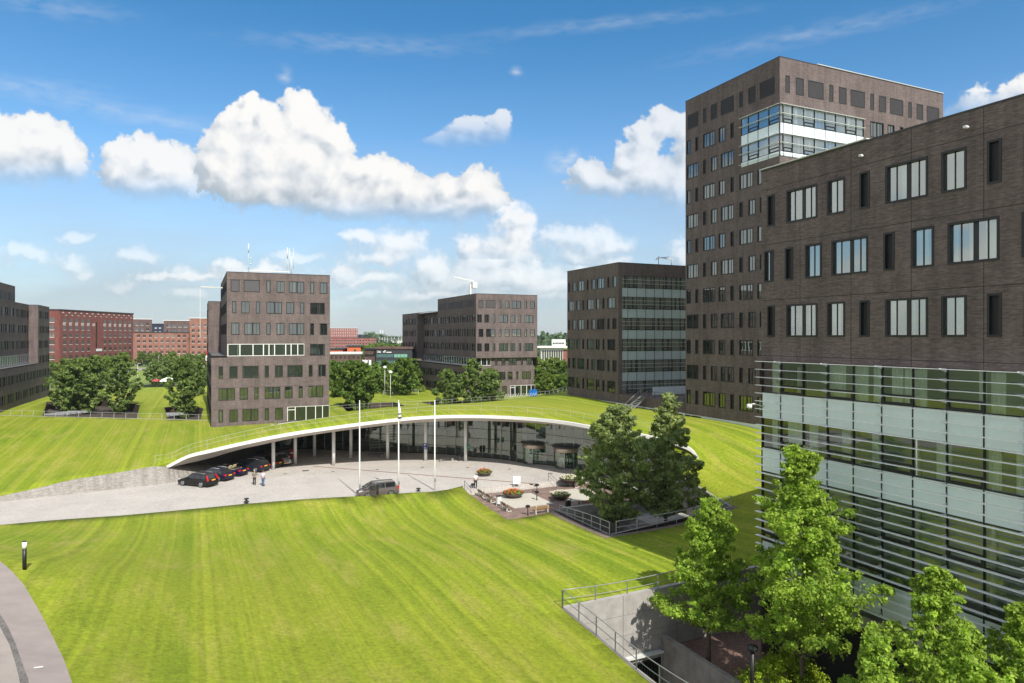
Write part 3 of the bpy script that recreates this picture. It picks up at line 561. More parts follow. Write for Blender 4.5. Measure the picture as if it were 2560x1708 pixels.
class Bld:
    def __init__(s, name, label, origin, wall=None, group=None, cat='building'):
        s.o = Vector(origin); s.root = thing(name, label, cat, origin, 0, group); s.wall = MB(); s.wm = wall or M_BR; s.cope = MB(); s.roof = MB(); s.nwin = 0; s.extra = []
    def face(s, a, b, z0, z1, holes=(), depth=0.12, glass=None, frame=None, coped=True, nodraw=False, lined=True):
        a = Vector((a[0], a[1], 0)); b = Vector((b[0], b[1], 0)); L = (b-a).length; u = (b-a)/L; n = Vector((u.y, -u.x, 0)); ang = math.atan2(u.y, u.x)
        hs = [h for h in holes if h[0] > -1e-6 and h[1] < L+1e-6]
        xs = sorted(set([0.0, L]+[h[0] for h in hs]+[h[1] for h in hs])); zs = sorted(set([z0, z1]+[h[2] for h in hs]+[h[3] for h in hs]))
        def pt(x, z, d=0): q = a+u*x-n*d; return (q.x, q.y, z)
        for j in range(len(zs)-1):
            za, zb = zs[j], zs[j+1]; run = None
            for i in range(len(xs)-1):
                xm, zm = (xs[i]+xs[i+1])/2, (za+zb)/2; solid = not any(h[0] < xm < h[1] and h[2] < zm < h[3] for h in hs)
                if solid and run is None: run = xs[i]
                if run is not None and (not solid or i == len(xs)-2):
                    e = xs[i] if not solid else xs[i+1]
                    s.wall.quad(pt(run, za), pt(e, za), pt(e, zb), pt(run, zb), 0, [(run, za), (e, za), (e, zb), (run, zb)]); run = None
        for h in hs:
            x0, x1, za, zb = h[:4]; d = depth+0.02
            for (p, q) in (((x0, za), (x0, zb)), ((x0, zb), (x1, zb)), ((x1, zb), (x1, za)), ((x1, za), (x0, za))):
                s.wall.quad(pt(*p), pt(*q), pt(q[0], q[1], d), pt(p[0], p[1], d), 0, [(p[0], p[1]), (q[0], q[1]), (q[0]+d, q[1]), (p[0]+d, p[1])])
            if len(h) > 4 and h[4] and not nodraw: s.window(a+u*x0, ang, x1-x0, za, zb-za, h[4], glass, frame, depth)
            if lined and len(h) > 4 and h[4]: s.wall.quad(pt(x0, za, d), pt(x1, za, d), pt(x1, zb, d), pt(x0, zb, d), 1)
    def window(s, p, ang, w, z, h, kind, glass=None, frame=None, depth=0.12):
        fm, pm, nm = window_meshes(w, h, kind, depth, glass, frame); q = Vector((p.x, p.y, z))-s.o
        if s.nwin < 98:
            f = link('window', fm, s.root, q, (0, 0, ang)); link(nm, pm, f)
        else: s.extra.append((fm, pm, q, ang))
        s.nwin += 1
    def top(s, x0, x1, y0, y1, z, m=None, cope=0.0, inset=0.35):
        s.roof.quad((x0+inset, y0+inset, z-0.35), (x1-inset, y0+inset, z-0.35), (x1-inset, y1-inset, z-0.35), (x0+inset, y1-inset, z-0.35))
        for (a0, a1, b0, b1) in ((x0-.03, x1+.03, y0-.03, y0+inset), (x0-.03, x1+.03, y1-inset, y1+.03), (x0-.03, x0+inset, y0+inset, y1-inset), (x1-inset, x1+.03, y0+inset, y1-inset)): s.cope.box(a0, a1, b0, b1, z-0.03, z+0.06)
    def finish(s):
        s.wall.build('wall', [s.wm, M_DARK], s.root, s.o)
        if s.roof.f: s.roof.build('roof', M_ROOF, s.root, s.o)
        if s.cope.f: s.cope.build('coping', M_COPE, s.root, s.o)
        if s.extra:                      # beyond a hundred windows on one thing the rest is one part
            v = []; f = []; mi = []; mats = []
            for fm, pm, q, ang in s.extra:
                for me in (fm, pm):
                    m = me.materials[0]
                    if m not in mats: mats.append(m)
                    b0 = len(v); M = Matrix.Translation(q)@Matrix.Rotation(ang, 4, 'Z'); v += [tuple(M@w.co) for w in me.vertices]
                    f += [tuple(b0+k for k in p.vertices) for p in me.polygons]; mi += [mats.index(m)]*len(me.polygons)
            me = bpy.data.meshes.new('other_windows'); me.from_pydata(v, [], f)
            for m in mats: me.materials.append(m)
            me.polygons.foreach_set('material_index', mi); me.update(); o = link('other_windows', me, s.root); tag(o, kind='stuff')
PA = [('N', 0.0, 0.67), ('M', 1.65, 2.93), ('W', 3.67, 6.2)]; PB = [('W', 0.0, 2.5), ('M', 3.23, 4.53), ('N', 5.53, 6.2)]
def row(L, kind, start, per, ztop, h, ranges=None, conv=None, clip=0.25):
    out = []; k = per/7.2; s = start
    while s < L:
        for t, a, b in (PA if kind == 'a' else PB):
            x0, x1 = s+a*k, s+b*k
            if ranges and not any(r0 <= (x0+x1)/2 <= r1 for r0, r1 in ranges): continue
            if x0 < clip: x0 = clip if x1-clip > 0.55 else -9
            if x1 > L-clip: x1 = L-clip if L-clip-x0 > 0.55 else -9
            if x0 < 0 or x1 < 0: continue
            tt = conv(t) if conv else t
            out.append((round(x0, 3), round(x1, 3), ztop-h, ztop, tt))
        s += per
    return out
def blk(t): return 'B' if t == 'N' else t
def grl(t): return 'L'
def band(b, a, c, ztop, zbot, levels, mull, depth=0.1, open_every=2, blades=None, blade_x=0.6, inside=None, clear=False, back=True, glass=None, panel=None):
    """curtain wall strip from a to c: levels = [(zt, zb, 'g'|'p')], mull = bay positions along it"""
    a = Vector((a[0], a[1], 0)); c = Vector((c[0], c[1], 0)); L = (c-a).length; u = (c-a)/L; n = Vector((u.y, -u.x, 0)); ang = math.atan2(u.y, u.x); o = b.o
    M = Matrix.Translation(Vector((a.x, a.y, 0))-Vector((o.x, o.y, o.z)))@Matrix.Rotation(ang, 4, 'Z')
    def put(name, mb, mats, par=None):
        me = mb.mesh(name, mats); me.transform(M); return link(name, me, par or b.root)
    gl = glass or (M_CLEAR if clear else M_PANE_GR)
    for li, (zt, zb, t) in enumerate(levels):
        for i in range(len(mull)-1):
            x0, x1 = mull[i], mull[i+1]; q = MB()
            if t == 'p':
                q.box(x0+.035, x1-.035, 0.0, 0.05, zb+.03, zt-.03); put('spandrel_panel', q, panel or M_PANEL)
            else:
                q.quad((x0+.03, 0.06, zb+.03), (x1-.03, 0.06, zb+.03), (x1-.03, 0.06, zt-.03), (x0+.03, 0.06, zt-.03)); g = put('glass_pane', q, gl)
                if open_every and (i+li) % open_every == 1 and zt-zb < 2.5:
                    f = MB(); f.box(x0+.03, x1-.03, -.03, .055, zb+.03, zb+.14); f.box(x0+.03, x1-.03, -.03, .055, zb+.46, zb+.56); f.box(x0+.03, x0+.13, -.03, .055, zb+.14, zb+.46); f.box(x1-.13, x1-.03, -.03, .055, zb+.14, zb+.46); put('vent_frame', f, M_FRAME, g)
    q = MB()
    for x in mull: q.box(x-.03, x+.03, -.03, 0.09, zbot, ztop)
    for zt, zb, t in levels: q.box(-.02, L+.02, -.025, 0.085, zt-.03, zt+.03)
    q.box(-.02, L+.02, -.025, .085, zbot-.03, zbot+.03); put('mullions', q, M_FRAME)
    if blades:
        for z in blades:
            q = MB(); q.box(-0.05, L, -blade_x, -blade_x+min(.26, blade_x*.6), z-0.013, z+0.013)
            for x in mull[1::2]: q.tri((x-.02, -blade_x+.05, z-.02), (x-.02, -0.02, z-.02), (x-.02, -.02, z-.16)); q.tri((x+.02, -.02, z-.02), (x+.02, -blade_x+.05, z-.02), (x+.02, -.02, z-.16)); q.box(x-.02, x+.02, -blade_x+.02, -.02, z+.017, z+.04)
            put('sun_louvre', q, M_ALU)
# ---- near building on the right (X = 33.7)
E = Bld('office_building', 'dark brick office block at the right edge with long horizontal sun louvres', (33.7, 33.86, -3.3))
EL = 33.86-6; h = row(EL, 'b', -4.7, 6.8, 26.7, 2.05, conv=blk)+row(EL, 'a', -4.8, 6.8, 23.12, 2.05, conv=blk)+row(EL, 'b', -4.7, 6.8, 19.54, 2.03, conv=blk)
E.face((33.7, 33.86), (33.7, 6), 15.95, 28.37, h, depth=0.16, glass=M_CLEARUP, lined=False)
E.face((47, 33.86), (33.7, 33.86), -3.3, 28.37, row(13.3, 'a', 0.5, 6.8, 23.1, 2.0)); E.face((33.7, 6), (47, 6), -3.3, 28.37); E.face((47, 6), (47, 33.86), 20, 28.37)
E.face((70, 33.86), (47, 33.86), -3.3, 21.2); E.face((47, 6), (70, 6), -3.3, 21.2); E.face((70, 6), (70, 33.86), -3.3, 21.2)
E.top(33.7, 47, 6, 33.86, 28.37); E.top(47, 70, 6, 33.86, 21.2, inset=0.3)
mull = [0.0, 1.57]; 
while mull[-1] < EL-1.7: mull.append(mull[-1]+1.765)
mull.append(EL)
bl = [15.92-0.515*k for k in range(27)]
band(E, (33.75, 33.84), (33.75, 6), 15.93, 2.2, [(15.93, 13.9, 'g'), (13.9, 12.25, 'p'), (12.25, 10.3, 'g'), (10.3, 8.72, 'p'), (8.72, 6.6, 'g'), (6.6, 4.2, 'g'), (4.2, 2.2, 'p')], mull, blades=bl, clear=True)
# rooms behind the clear glass: slabs, back wall, curtains, columns
q = MB(); q.quad((37.4, 33.5, 2), (37.4, 6.3, 2), (37.4, 6.3, 28), (37.4, 33.5, 28)); q.build('room_wall', M_ROOMW, E.root, E.o)
q = MB()
for z in (27.6, 24.0, 20.4, 16.9, 13.25, 9.6, 2.1): q.box(33.92, 37.35, 6.3, 33.6, z-0.9 if z < 17 else z-0.35, z-0.25 if z < 17 else z)
q.build('floor_slab', M_ROOMW, E.root, E.o)
q = MB(); rnd = random.Random(3)
for z0, z1 in ((24.6, 26.75), (21.0, 23.2), (17.4, 19.6), (13.9, 15.95), (10.3, 12.2)):
    y = 33.3
    while y > 7:
        w = rnd.uniform(0.3, 1.3)
        if rnd.random() < (0.62 if z1 > 16.5 else 0.88 if z1 > 15 else 0.55):
            k = int(w/0.11)+1
            for i in range(k): ya = y-i*0.11; q.quad((34.10+0.05*(i % 2), ya, z0), (34.10+0.05*((i+1) % 2), ya-0.11, z0), (34.10+0.05*((i+1) % 2), ya-0.11, z1), (34.10+0.05*(i % 2), ya, z1))
        y -= w+rnd.uniform(0.1, 0.9)
q.build('curtains', M_CURT, E.root, E.o)
for y in (31.6, 27.6, 23.8, 20.0, 16.2, 12.4):
    q = MB(); q.tube([(34.7, y, 2.2), (34.7, y, 15.6)], 0.17, n=10); q.build('column', M_WHITE, E.root, E.o)
q = MB(); q.box(34.4, 46.9, 6.1, 33.8, -3.3, 2.15); q.build('recessed_base', M_DARK, E.root, E.o)
for y in (30.5, 23.5, 16.5, 9.5):
    q = MB(); q.tube([(34.0, y, -3.3), (34.0, y, 2.15)], 0.22, n=10); q.build('base_column', M_CONC, E.root, E.o)
q = MB(); q.box(33.7, 34.35, 6.1, 33.8, 2.16, 2.19); q.build('soffit', M_CONC, E.root, E.o)
q = MB(); q.box(33.55, 35.2, 26, 33.93, 28.44, 28.5); q.build('coping_light', M_LITE, E.root, E.o)
for x, y in ((1720+3, 0),): pass
for yy in (26.3, 20.6):                                         # small lamps under the roof edge
    q = MB(); q.box(33.5, 33.7, yy, yy+0.14, 27.55, 27.68); q.tube([(33.52, yy-.12, 27.58), (33.46, yy-.05, 27.5)], 0.06, n=6); q.build('wall_lamp', M_LITE, E.root, E.o)
q = MB(); q.tube([(33.7, 33.6, 12.95), (33.0, 33.8, 13.15), (32.8, 33.9, 13.1)], 0.04, n=6); q.build('lamp_arm', M_LITE, E.root, E.o); 
q = MB(); q.lathe([(0.0, 0.20), (0.13, 0.18), (0.18, 0.08), (0.16, -0.08), (0.0, -0.12)], n=14, c=(32.75, 33.95, 12.95)); q.build('lamp_head', M_WHITE, E.root, E.o)
E.finish()
# ---- tower
T = Bld('tower_block', 'tallest dark brick tower with a wraparound glazed corner near its top', (64.12, 61.46, 5.5)); h = []
kinds = 'bababababababab'
for k in range(12):
    zt = 49.35-3.58*k
    if k == 0: h += row(17.5, 'a', -3.25, 7.0, zt, 2.1, conv=grl, clip=0.45)
    elif k in (1, 2): h += row(17.5, 'b' if k % 2 else 'a', -3.25, 7.0, zt, 2.03, conv=blk, ranges=[(0, 10.5)])
    else: h += row(17.5, 'b' if k % 2 else 'a', -3.25, 7.0, zt, 2.0, conv=blk)
h += [(11.05, 17.54, 39.45, 45.85)]
T.face((64.12, 79.0), (64.12, 61.46), 6.45, 51.5, h, lined=True)
h = [(0.0, 14.75, 39.45, 45.85)]
for k in range(12):
    zt = 49.4-3.58*k; r = row(30.8, 'a' if k % 2 == 0 else 'b', 0.94-7.5 if k else 0.94, 7.5, zt, 2.1, conv=grl if k == 0 else blk, ranges=[(0.3, 30.6)] if k == 0 or k > 2 else [(15.5, 30.6)]); h += r
T.face((64.12, 61.46), (94.92, 61.46), 6.45, 51.5, h)
T.face((94.92, 61.46), (94.92, 79.0), 5.5, 51.5); T.face((94.92, 79.0), (64.12, 79.0), 5.5, 51.5)
T.top(64.12, 94.92, 61.46, 79.0, 51.5)
lv = [(45.83, 43.6, 'g'), (43.6, 42.25, 'p'), (42.25, 40.1, 'g'), (40.1, 39.47, 'p')]
band(T, (64.17, 68.0), (64.17, 61.5), 45.83, 39.47, lv, [0, 1.25, 2.98, 4.7, 6.5], blades=[45.8, 44.64, 42.2, 41.1, 39.75], blade_x=0.34, glass=M_PANE_T)
band(T, (64.16, 61.51), (78.87, 61.51), 45.83, 39.47, lv, [0, .6, 2.15, 4.05, 5.9, 7.75, 9.6, 11.45, 13.35, 14.71], blades=[45.8, 44.64, 42.2, 41.1, 39.75], blade_x=0.34, glass=M_PANE_T)
q = MB(); q.box(64.3, 64.62, 61.62, 61.94, 39.5, 45.8); q.box(71.6, 71.95, 61.64, 61.9, 39.5, 45.8); q.build('column', M_WHITE, T.root, T.o)
q = MB(); q.box(70.4, 94.95, 61.38, 61.6, 51.58, 51.66); q.build('coping_light', M_LITE, T.root, T.o)
def plinth(b, x, ya, yb, zb, zt, first):
    """low strip of base lights along the lawn, X facing"""
    y = ya; k = 0
    while y > yb+0.5:
        w = min(2.3 if k else 1.2, y-yb); q = MB(); q.box(x-.02, x+.06, y-w, y-w+.1, zb, zt); q.box(x-.02, x+.06, y-w+.1, y, zt-.1, zt); q.box(x-.02, x+.06, y-w+.1, y, zb, zb+.12); f = q.build('base_window', M_WHITE, b.root, b.o)
        q = MB(); q.quad((x+.03, y, zb+.1), (x+.03, y-w+.1, zb+.1), (x+.03, y-w+.1, zt-.1), (x+.03, y, zt-.1)); q.build('pane', M_PANE_GR if (k % 7) < first else M_PANEL, f, None if False else b.o); y -= w; k += 1
plinth(T, 64.12, 79.0, 61.46, 5.4, 6.45, 2)
q = MB(); q.box(64.2, 94.8, 61.5, 78.9, 4.5, 6.46); q.build('base', M_CONC, T.root, T.o)
T.finish()
# ---- block behind the tower
B = Bld('office_building', 'dark brick block left of the tower with glazed storeys on its right face', (64.1, 96.27, 5.5)); BL = 113.63-96.27; h = []
for k in range(6): h += row(BL, 'ab'[k % 2], 0.42, 6.8, 27.85-3.56*k, 1.9 if k < 4 else 2.0, conv=blk)
B.face((64.1, 113.63), (64.1, 96.27), 6.5, 30.0, h)
B.face((64.1, 96.27), (86, 96.27), 6.5, 30.0, [(0.75, 21.0, 8.05, 27.85)], depth=0.9, lined=False)
B.face((86, 96.27), (86, 113.63), 5.5, 30.0); B.face((86, 113.63), (64.1, 113.63), 5.5, 30.0); B.top(64.1, 86, 96.27, 113.63, 30.0)
lv = []; z = 27.85
for k in range(6): lv += [(z, z-2.02, 'g')]+([(z-2.02, z-3.56, 'p')] if k < 5 else []); z -= 3.56
m = [0, 1.18]; 
while m[-1] < 20.2-2: m.append(m[-1]+1.83)
m.append(20.24)
bl = []
for k in range(6): z = 27.85-3.56*k; bl += [z-0.62, z-1.25]
band(B, (64.86, 96.35), (85.1, 96.35), 27.85, 7.9, lv, m, blades=bl[:], blade_x=0.12, glass=M_PANE_B, panel=M_PANELB)
q = MB()
for x in (68.8, 72.6, 76.4, 80.2): q.tube([(x, 96.9, 8), (x, 96.9, 27.8)], 0.17, n=8)
q.build('column', M_WHITE, B.root, B.o)
plinth(B, 64.1, 113.63, 96.27, 5.5, 6.5, 2)
q = MB(); q.box(64.2, 85.9, 96.4, 113.5, 4.5, 6.5); q.build('base', M_CONC, B.root, B.o)
q = MB()                                                   # raised terrace filling the notch in front, with its brick plinth
q.box(64.1, 82, 79.1, 96.2, 6.5, 8.0); q.build('terrace_plinth', M_BR, B.root, B.o)
q = MB(); q.box(64.08, 64.2, 79.1, 96.2, 5.5, 6.5); q.build('base_strip', M_WHITE, B.root, B.o)
q = MB()
for y in [79.6+i*2.06 for i in range(8)]: q.box(64.03, 64.07, y, y+1.8, 5.72, 6.3)
q.build('base_window', M_BLACK, B.root, B.o)
q = MB(); q.box(68, 79, 92, 92.1, 8, 9.3); q.build('terrace_screen', M_PANEL, B.root, B.o)
B.finish()
# ---- the three slab-on-podium blocks share one design
def podium_front(b, x0, y, rows, x1): pass
Cb = Bld('office_building', 'dark brick office block above the left end of the canopy with antennas on its roof', (2.2, 122.7, 1.5))
XL, XR, XU = 2.2, 21.2, 4.56; h = []; LU = XR-XU+0.15
h += row(LU, 'a', 3.56-XU, 7.2, 27.1, 2.0, ranges=[(5.6, 30)])+[(0.6, 1.95, 25.1, 27.1, 'L'), (2.62, 5.15, 25.1, 27.1, 'L')]
h += [(0.8, 1.45, 21.5, 23.5, 'N')]+row(LU, 'b', 3.56-XU, 7.2, 23.5, 2.0, ranges=[(1.9, 30)])+row(LU, 'a', 3.56-XU, 7.2, 19.9, 2.0)+row(LU, 'b', 3.56-XU, 7.2, 16.3, 2.02, ranges=[(13, 30)])
Cb.face((XU, 122.7), (XR+.15, 122.7), 14.3, 28.35, h+[(0.1, 12.3, 14.32, 16.35)], depth=0.12)
LL = XR-XL; h = row(LL, 'a', 1.1, 7.2, 12.65, 2.02)+row(LL, 'b', 1.1, 7.2, 9.02, 2.02)+row(LL, 'a', 1.1, 7.2, 5.42, 2.02, ranges=[(0, 11.6)])+[(11.95, LL-0.02, 2.9, 5.5)]
Cb.face((XL, 122.7), (XR, 122.7), 1.5, 14.3, h, lined=True)
Cb.face((XR, 122.7), (XR, 146), 1.5, 28.35, sum([row(23, 'ab'[k % 2], 0.5, 6.8, 27.1-3.6*k, 2.0) for k in range(7)], []))
hs = sum([row(31.3, 'ab'[k % 2], 0.5, 6.8, 27.1-3.6*k, 2.0, conv=blk) for k in range(3)], [])
Cb.face((XU, 154), (XU, 122.7), 14.3, 28.35, hs); Cb.face((XL, 172), (XL, 122.7), 1.5, 14.3, sum([row(49, 'ab'[k % 2], 0.5, 6.8, 12.65-3.6*k, 2.0, conv=blk) for k in range(3)], []))
Cb.face((XL, 154), (XU, 154), 14.3, 24.87, coped=False); Cb.face((XL, 172), (XL, 154), 14.3, 24.87, sum([row(18, 'ab'[k % 2], 0.5, 6.8, 23.5-3.6*k, 2.0, conv=blk) for k in range(3)], []))
Cb.face((XR, 146), (XR, 172), 1.5, 24.87); Cb.face((XR, 172), (XL, 172), 1.5, 24.87); Cb.face((XU, 154), (XR, 154), 24.8, 28.35); Cb.face((XR, 154), (XU, 154), 24.8, 28.35)
Cb.top(XU, XR+.15, 122.7, 154, 28.35); Cb.top(XL, XR, 154, 172, 24.87)
def balcony(b, x0, x1, y0, y1, z):
    q = MB(); q.box(x0, x1, y0, y1, z-0.25, z-0.02); q.build('balcony_floor', M_ROOF, b.root, b.o)
    q = MB(); q.box(x0-.03, x0+.25, y0-.03, y1, z-0.02, z+0.08); q.box(x0+.25, x1, y0-.03, y0+.2, z-0.02, z+0.08); q.build('coping', M_COPE, b.root, b.o)
balcony(Cb, XL, XU-.01, 122.7, 154, 14.35)
def strip(b, a, c, z0, z1, cuts, frame=M_WHITE, glass=M_PANE_GR, t=0.09, door=None):
    """white framed ribbon of windows"""
    a = Vector((a[0], a[1], 0)); c = Vector((c[0], c[1], 0)); L = (c-a).length; u = (c-a)/L; ang = math.atan2(u.y, u.x); o = b.o
    M = Matrix.Translation(Vector((a.x, a.y, 0))-o)@Matrix.Rotation(ang, 4, 'Z'); xs = [0]+cuts+[L]
    for i in range(len(xs)-1):
        x0, x1 = xs[i], xs[i+1]; q = MB(); w = t if i % 3 else t*1.2
        q.box(x0, x1, -.05, .08, z0, z0+t); q.box(x0, x1, -.05, .08, z1-t, z1); q.box(x0, x0+w, -.05, .08, z0+t, z1-t); q.box(x1-w/2, x1, -.05, .08, z0+t, z1-t)
        if door == i: q.box(x0+w, x1-w/2, -.04, .07, z0+(z1-z0)*.78, z0+(z1-z0)*.82)
        me = q.mesh('window', [frame]); me.transform(M); f = link('window', me, b.root)
        q = MB(); q.quad((x0+w, .03, z0+t), (x1-w/2, .03, z0+t), (x1-w/2, .03, z1-t), (x0+w, .03, z1-t)); me = q.mesh('pane', [glass]); me.transform(M); link('pane', me, f)
strip(Cb, (XU+.1, 122.72), (XU+12.4, 122.72), 14.32, 16.35, [1.9, 3.95, 5.6, 6.5, 7.4, 9.2, 10.1, 11.2])
strip(Cb, (XL+11.95, 122.74), (XR+.02, 122.74), 2.85, 5.5, [1.3, 3.1, 4.7, 5.9], t=0.07, door=0)
q = MB()
for x, z0, z1, r in ((8.05, 28.4, 33.4, 0.035), (8.05, 31.9, 33.4, 0.10), (14.35, 28.4, 33.0, 0.05), (14.38, 31.2, 33.1, 0.09), (15.0, 28.4, 31.6, 0.06), (14.75, 29.4, 33.1, .035), (15.4, 29.4, 33.1, .03)): q.tube([(x, 124.5, z0), (x, 124.5, z1)], r, n=6)
for x, z in ((8.4, 31.0), (8.35, 30.0), (7.95, 29.5)): q.lathe([(0, 0.11), (0.13, 0.08), (0.14, -0.08), (0, -0.11)], n=10, c=(x, 124.3, z))
q.box(8.2, 14.7, 124.2, 124.5, 28.75, 28.95); q.box(8.2, 14.7, 124.2, 124.4, 28.4, 28.5)
q.build('antenna_mast', M_LITE, Cb.root, Cb.o)
q = MB(); q.obox((0.6, 140, 26.9), (5, 141.5, 26.9), 0.3, 0.25); q.obox((0.6, 140, 26.8), (0.6, 140, 17.5), 0.07, 0.07); q.build('facade_crane', M_LITE, Cb.root, Cb.o)
Cb.finish()
# ---- block in the middle distance
Db = Bld('office_building', 'dark brick office block in the middle distance with a recessed glazed storey under overhanging floors', (60.5, 158.1, 1.5)); DX, DU, DR = 60.5, 63.2, 80.3; LU = DR-DU
h = [(0.65, 1.9, 24.8, 26.8, 'L'), (2.66, 5.25, 24.8, 26.8, 'L')]+row(LU, 'a', 6.22, 7.2, 26.8, 1.98)
for k in (1, 3): h += row(LU, 'b', -0.98, 7.2, 26.8-3.62*k, 2.0)
h += row(LU, 'a', -0.98, 7.2, 26.8-7.24, 2.0)
Db.face((DU, 158.1), (DR, 158.1), 12.3, 28.35, h)
Db.face((DU+.6, 159.0), (DR-.9, 159.0), 10.3, 12.3, [(4.9, 5.6, 10.4, 12.1, 'N'), (6.7, 7.8, 10.4, 12.1, 'M'), (8.7, 11.0, 10.4, 12.1, 'W'), (12.2, 12.8, 10.4, 12.1, 'N'), (13.8, 15.3, 10.4, 12.1, 'M')], coped=False)
strip(Db, (DU+.2, 158.9), (DU+4.3, 158.9), 10.32, 12.28, [1.5, 3.0])
LL = 79.25-DX; h = row(LL, 'b', 0.95, 7.2, 8.7, 2.0)+row(LL, 'a', 0.95, 7.2, 5.1, 2.0, ranges=[(0, 11.3)])+[(12.1, LL-.02, 2.4, 5.15)]
Db.face((DX, 158.1), (79.25, 158.1), 1.5, 10.3, h)
strip(Db, (DX+12.1, 158.15), (79.6, 158.15), 2.4, 5.15, [1.3, 3.0, 4.6, 5.9], t=0.08, door=0)
Db.face((DU, 201.4), (DU, 158.1), 12.4, 24.87, sum([row(43, 'ba'[k % 2], -0.4, 6.8, 23.25-3.62*k, 1.95, conv=None) for k in range(3)], []))
Db.face((DU, 187.9), (DU, 158.1), 24.87, 28.35, row(29.8, 'a', 0.6, 6.8, 27.0, 1.95, conv=grl)); Db.face((DR, 187.9), (DU, 187.9), 24.8, 28.35)
Db.face((DX, 218), (DX, 158.1), 1.5, 10.3, sum([row(60, 'ab'[k % 2], 0.5, 6.8, 8.7-3.6*k, 1.95) for k in range(2)], []))
Db.face((61.2, 201.4), (DU, 201.4), 10.3, 24.87); Db.face((61.2, 218), (61.2, 201.4), 10.3, 24.87, sum([row(16.6, 'ba'[k % 2], 0.9, 6.8, 23.25-3.62*k, 1.95) for k in range(4)], []))
Db.face((DR, 158.1), (DR, 218), 10, 28.3); Db.face((79.25, 158.1), (79.25, 218), 1.5, 10.3); Db.face((DR, 218), (61.2, 218), 1.5, 24.87)
cuts = [1.9*i for i in range(1, 22)]; strip(Db, (DU+.15, 201.3), (DU+.15, 158.9), 10.32, 12.35, cuts, glass=M_PANE_GR)
Db.top(DU, DR, 158.1, 187.9, 28.35); Db.top(61.2, DR, 187.95, 218, 24.87); balcony(Db, DX, DU+.5, 158.1, 201.3, 10.35)
q = MB(); q.box(DU+.1, DR-.1, 158.15, 201, 12.25, 12.38); q.build('overhang_soffit', M_CONC, Db.root, Db.o)
q = MB(); q.obox((60.8, 168, 33.2), (66.3, 167.5, 32.2), 0.3, 0.3); q.obox((65.3, 167.5, 31.5), (65.3, 167.5, 28.2), 0.5, 0.5); q.box(65.6, 66.9, 166.5, 168.0, 30.4, 31.9); q.obox((60.8, 168, 33.3), (60.8, 168, 32.1), .12, .12); q.build('facade_crane', M_LITE, Db.root, Db.o)
Db.finish()
q = MB(); q.obox((73.6, 98, 30.2), (73.6, 98, 31.3), .1, .1); q.obox((73.2, 98, 31.3), (75.9, 98, 31.7), .1, .1); q.obox((73.0, 98, 31.0), (73.8, 98, 31.7), .1, .1); q.obox((77.2, 99, 30.2), (77.2, 99, 31.4), .1, .1); q.obox((74.2, 98, 31.5), (77.5, 99, 31.4), .16, .16)
o = q.build('facade_crane', M_LITE); tag(o, 'small white roof crane on the block beside the tower', 'crane')
# ---- left edge block (faces +X)
Ab = Bld('office_building', 'dark brick office block cut by the left edge of the photo', (-36.4, 120, 1.5)); AX, AL, AY0, AY1 = -36.4, -34.5, 118.0, 210.0
Ab.face((AX, AY0), (AX, 183), 13.5, 28.65, row(65, 'a', .3, 6.8, 27.2, 2.0, conv=grl)+sum([row(65, 'ab'[k % 2], .3, 6.8, 27.55-3.6*k, 2.0) for k in (1, 2, 3)], []))
Ab.face((AX, 183), (AX, 196.4), 13.5, 25.2, sum([row(13.4, 'ab'[k % 2], -2, 6.8, 27.55-3.6*k, 2.0) for k in (1, 2, 3)], []))
Ab.face((AX, 196.4), (AL, 196.4), 11.2, 25.2); Ab.face((AL, 196.4), (AL, AY1), 11.2, 25.2, sum([row(13.6, 'ab'[k % 2], 0.6, 6.8, 27.55-3.6*k, 2.0) for k in (1, 2, 3, 4)], []))
Ab.face((AL, AY0), (AL, AY1), 1.5, 11.2, sum([row(92, 'ab'[k % 2], 0.5, 6.8, 9.7-3.7*k, 2.05) for k in (0, 1)], []))
Ab.face((-54, AY0), (AX, AY0), 1.5, 28.65); Ab.face((AL, AY1), (-54, AY1), 1.5, 25.2); Ab.face((AX-.5, AY0), (AL, AY0), 1.5, 11.2); Ab.face((-54, 183), (AX, 183), 25, 28.65); Ab.face((AX, 183), (-54, 183), 25, 28.65)
strip(Ab, (AX-.1, AY0), (AX-.1, 196.3), 11.3, 13.5, [1.95*i for i in range(1, 40)], frame=M_LITE)
Ab.top(-54, AX, AY0, 183, 28.65); Ab.top(-54, AX, 183, 210, 25.2); Ab.top(AX+.01, AL, 196.4, 210, 25.2, inset=.2); balcony(Ab, AX, AL, AY0, 196.3, 11.3)
q = MB(); q.box(AX-.4, AX-.2, AY0, 196, 11.2, 13.6); q.build('balcony_wall', M_BR, Ab.root, Ab.o)
Ab.finish()
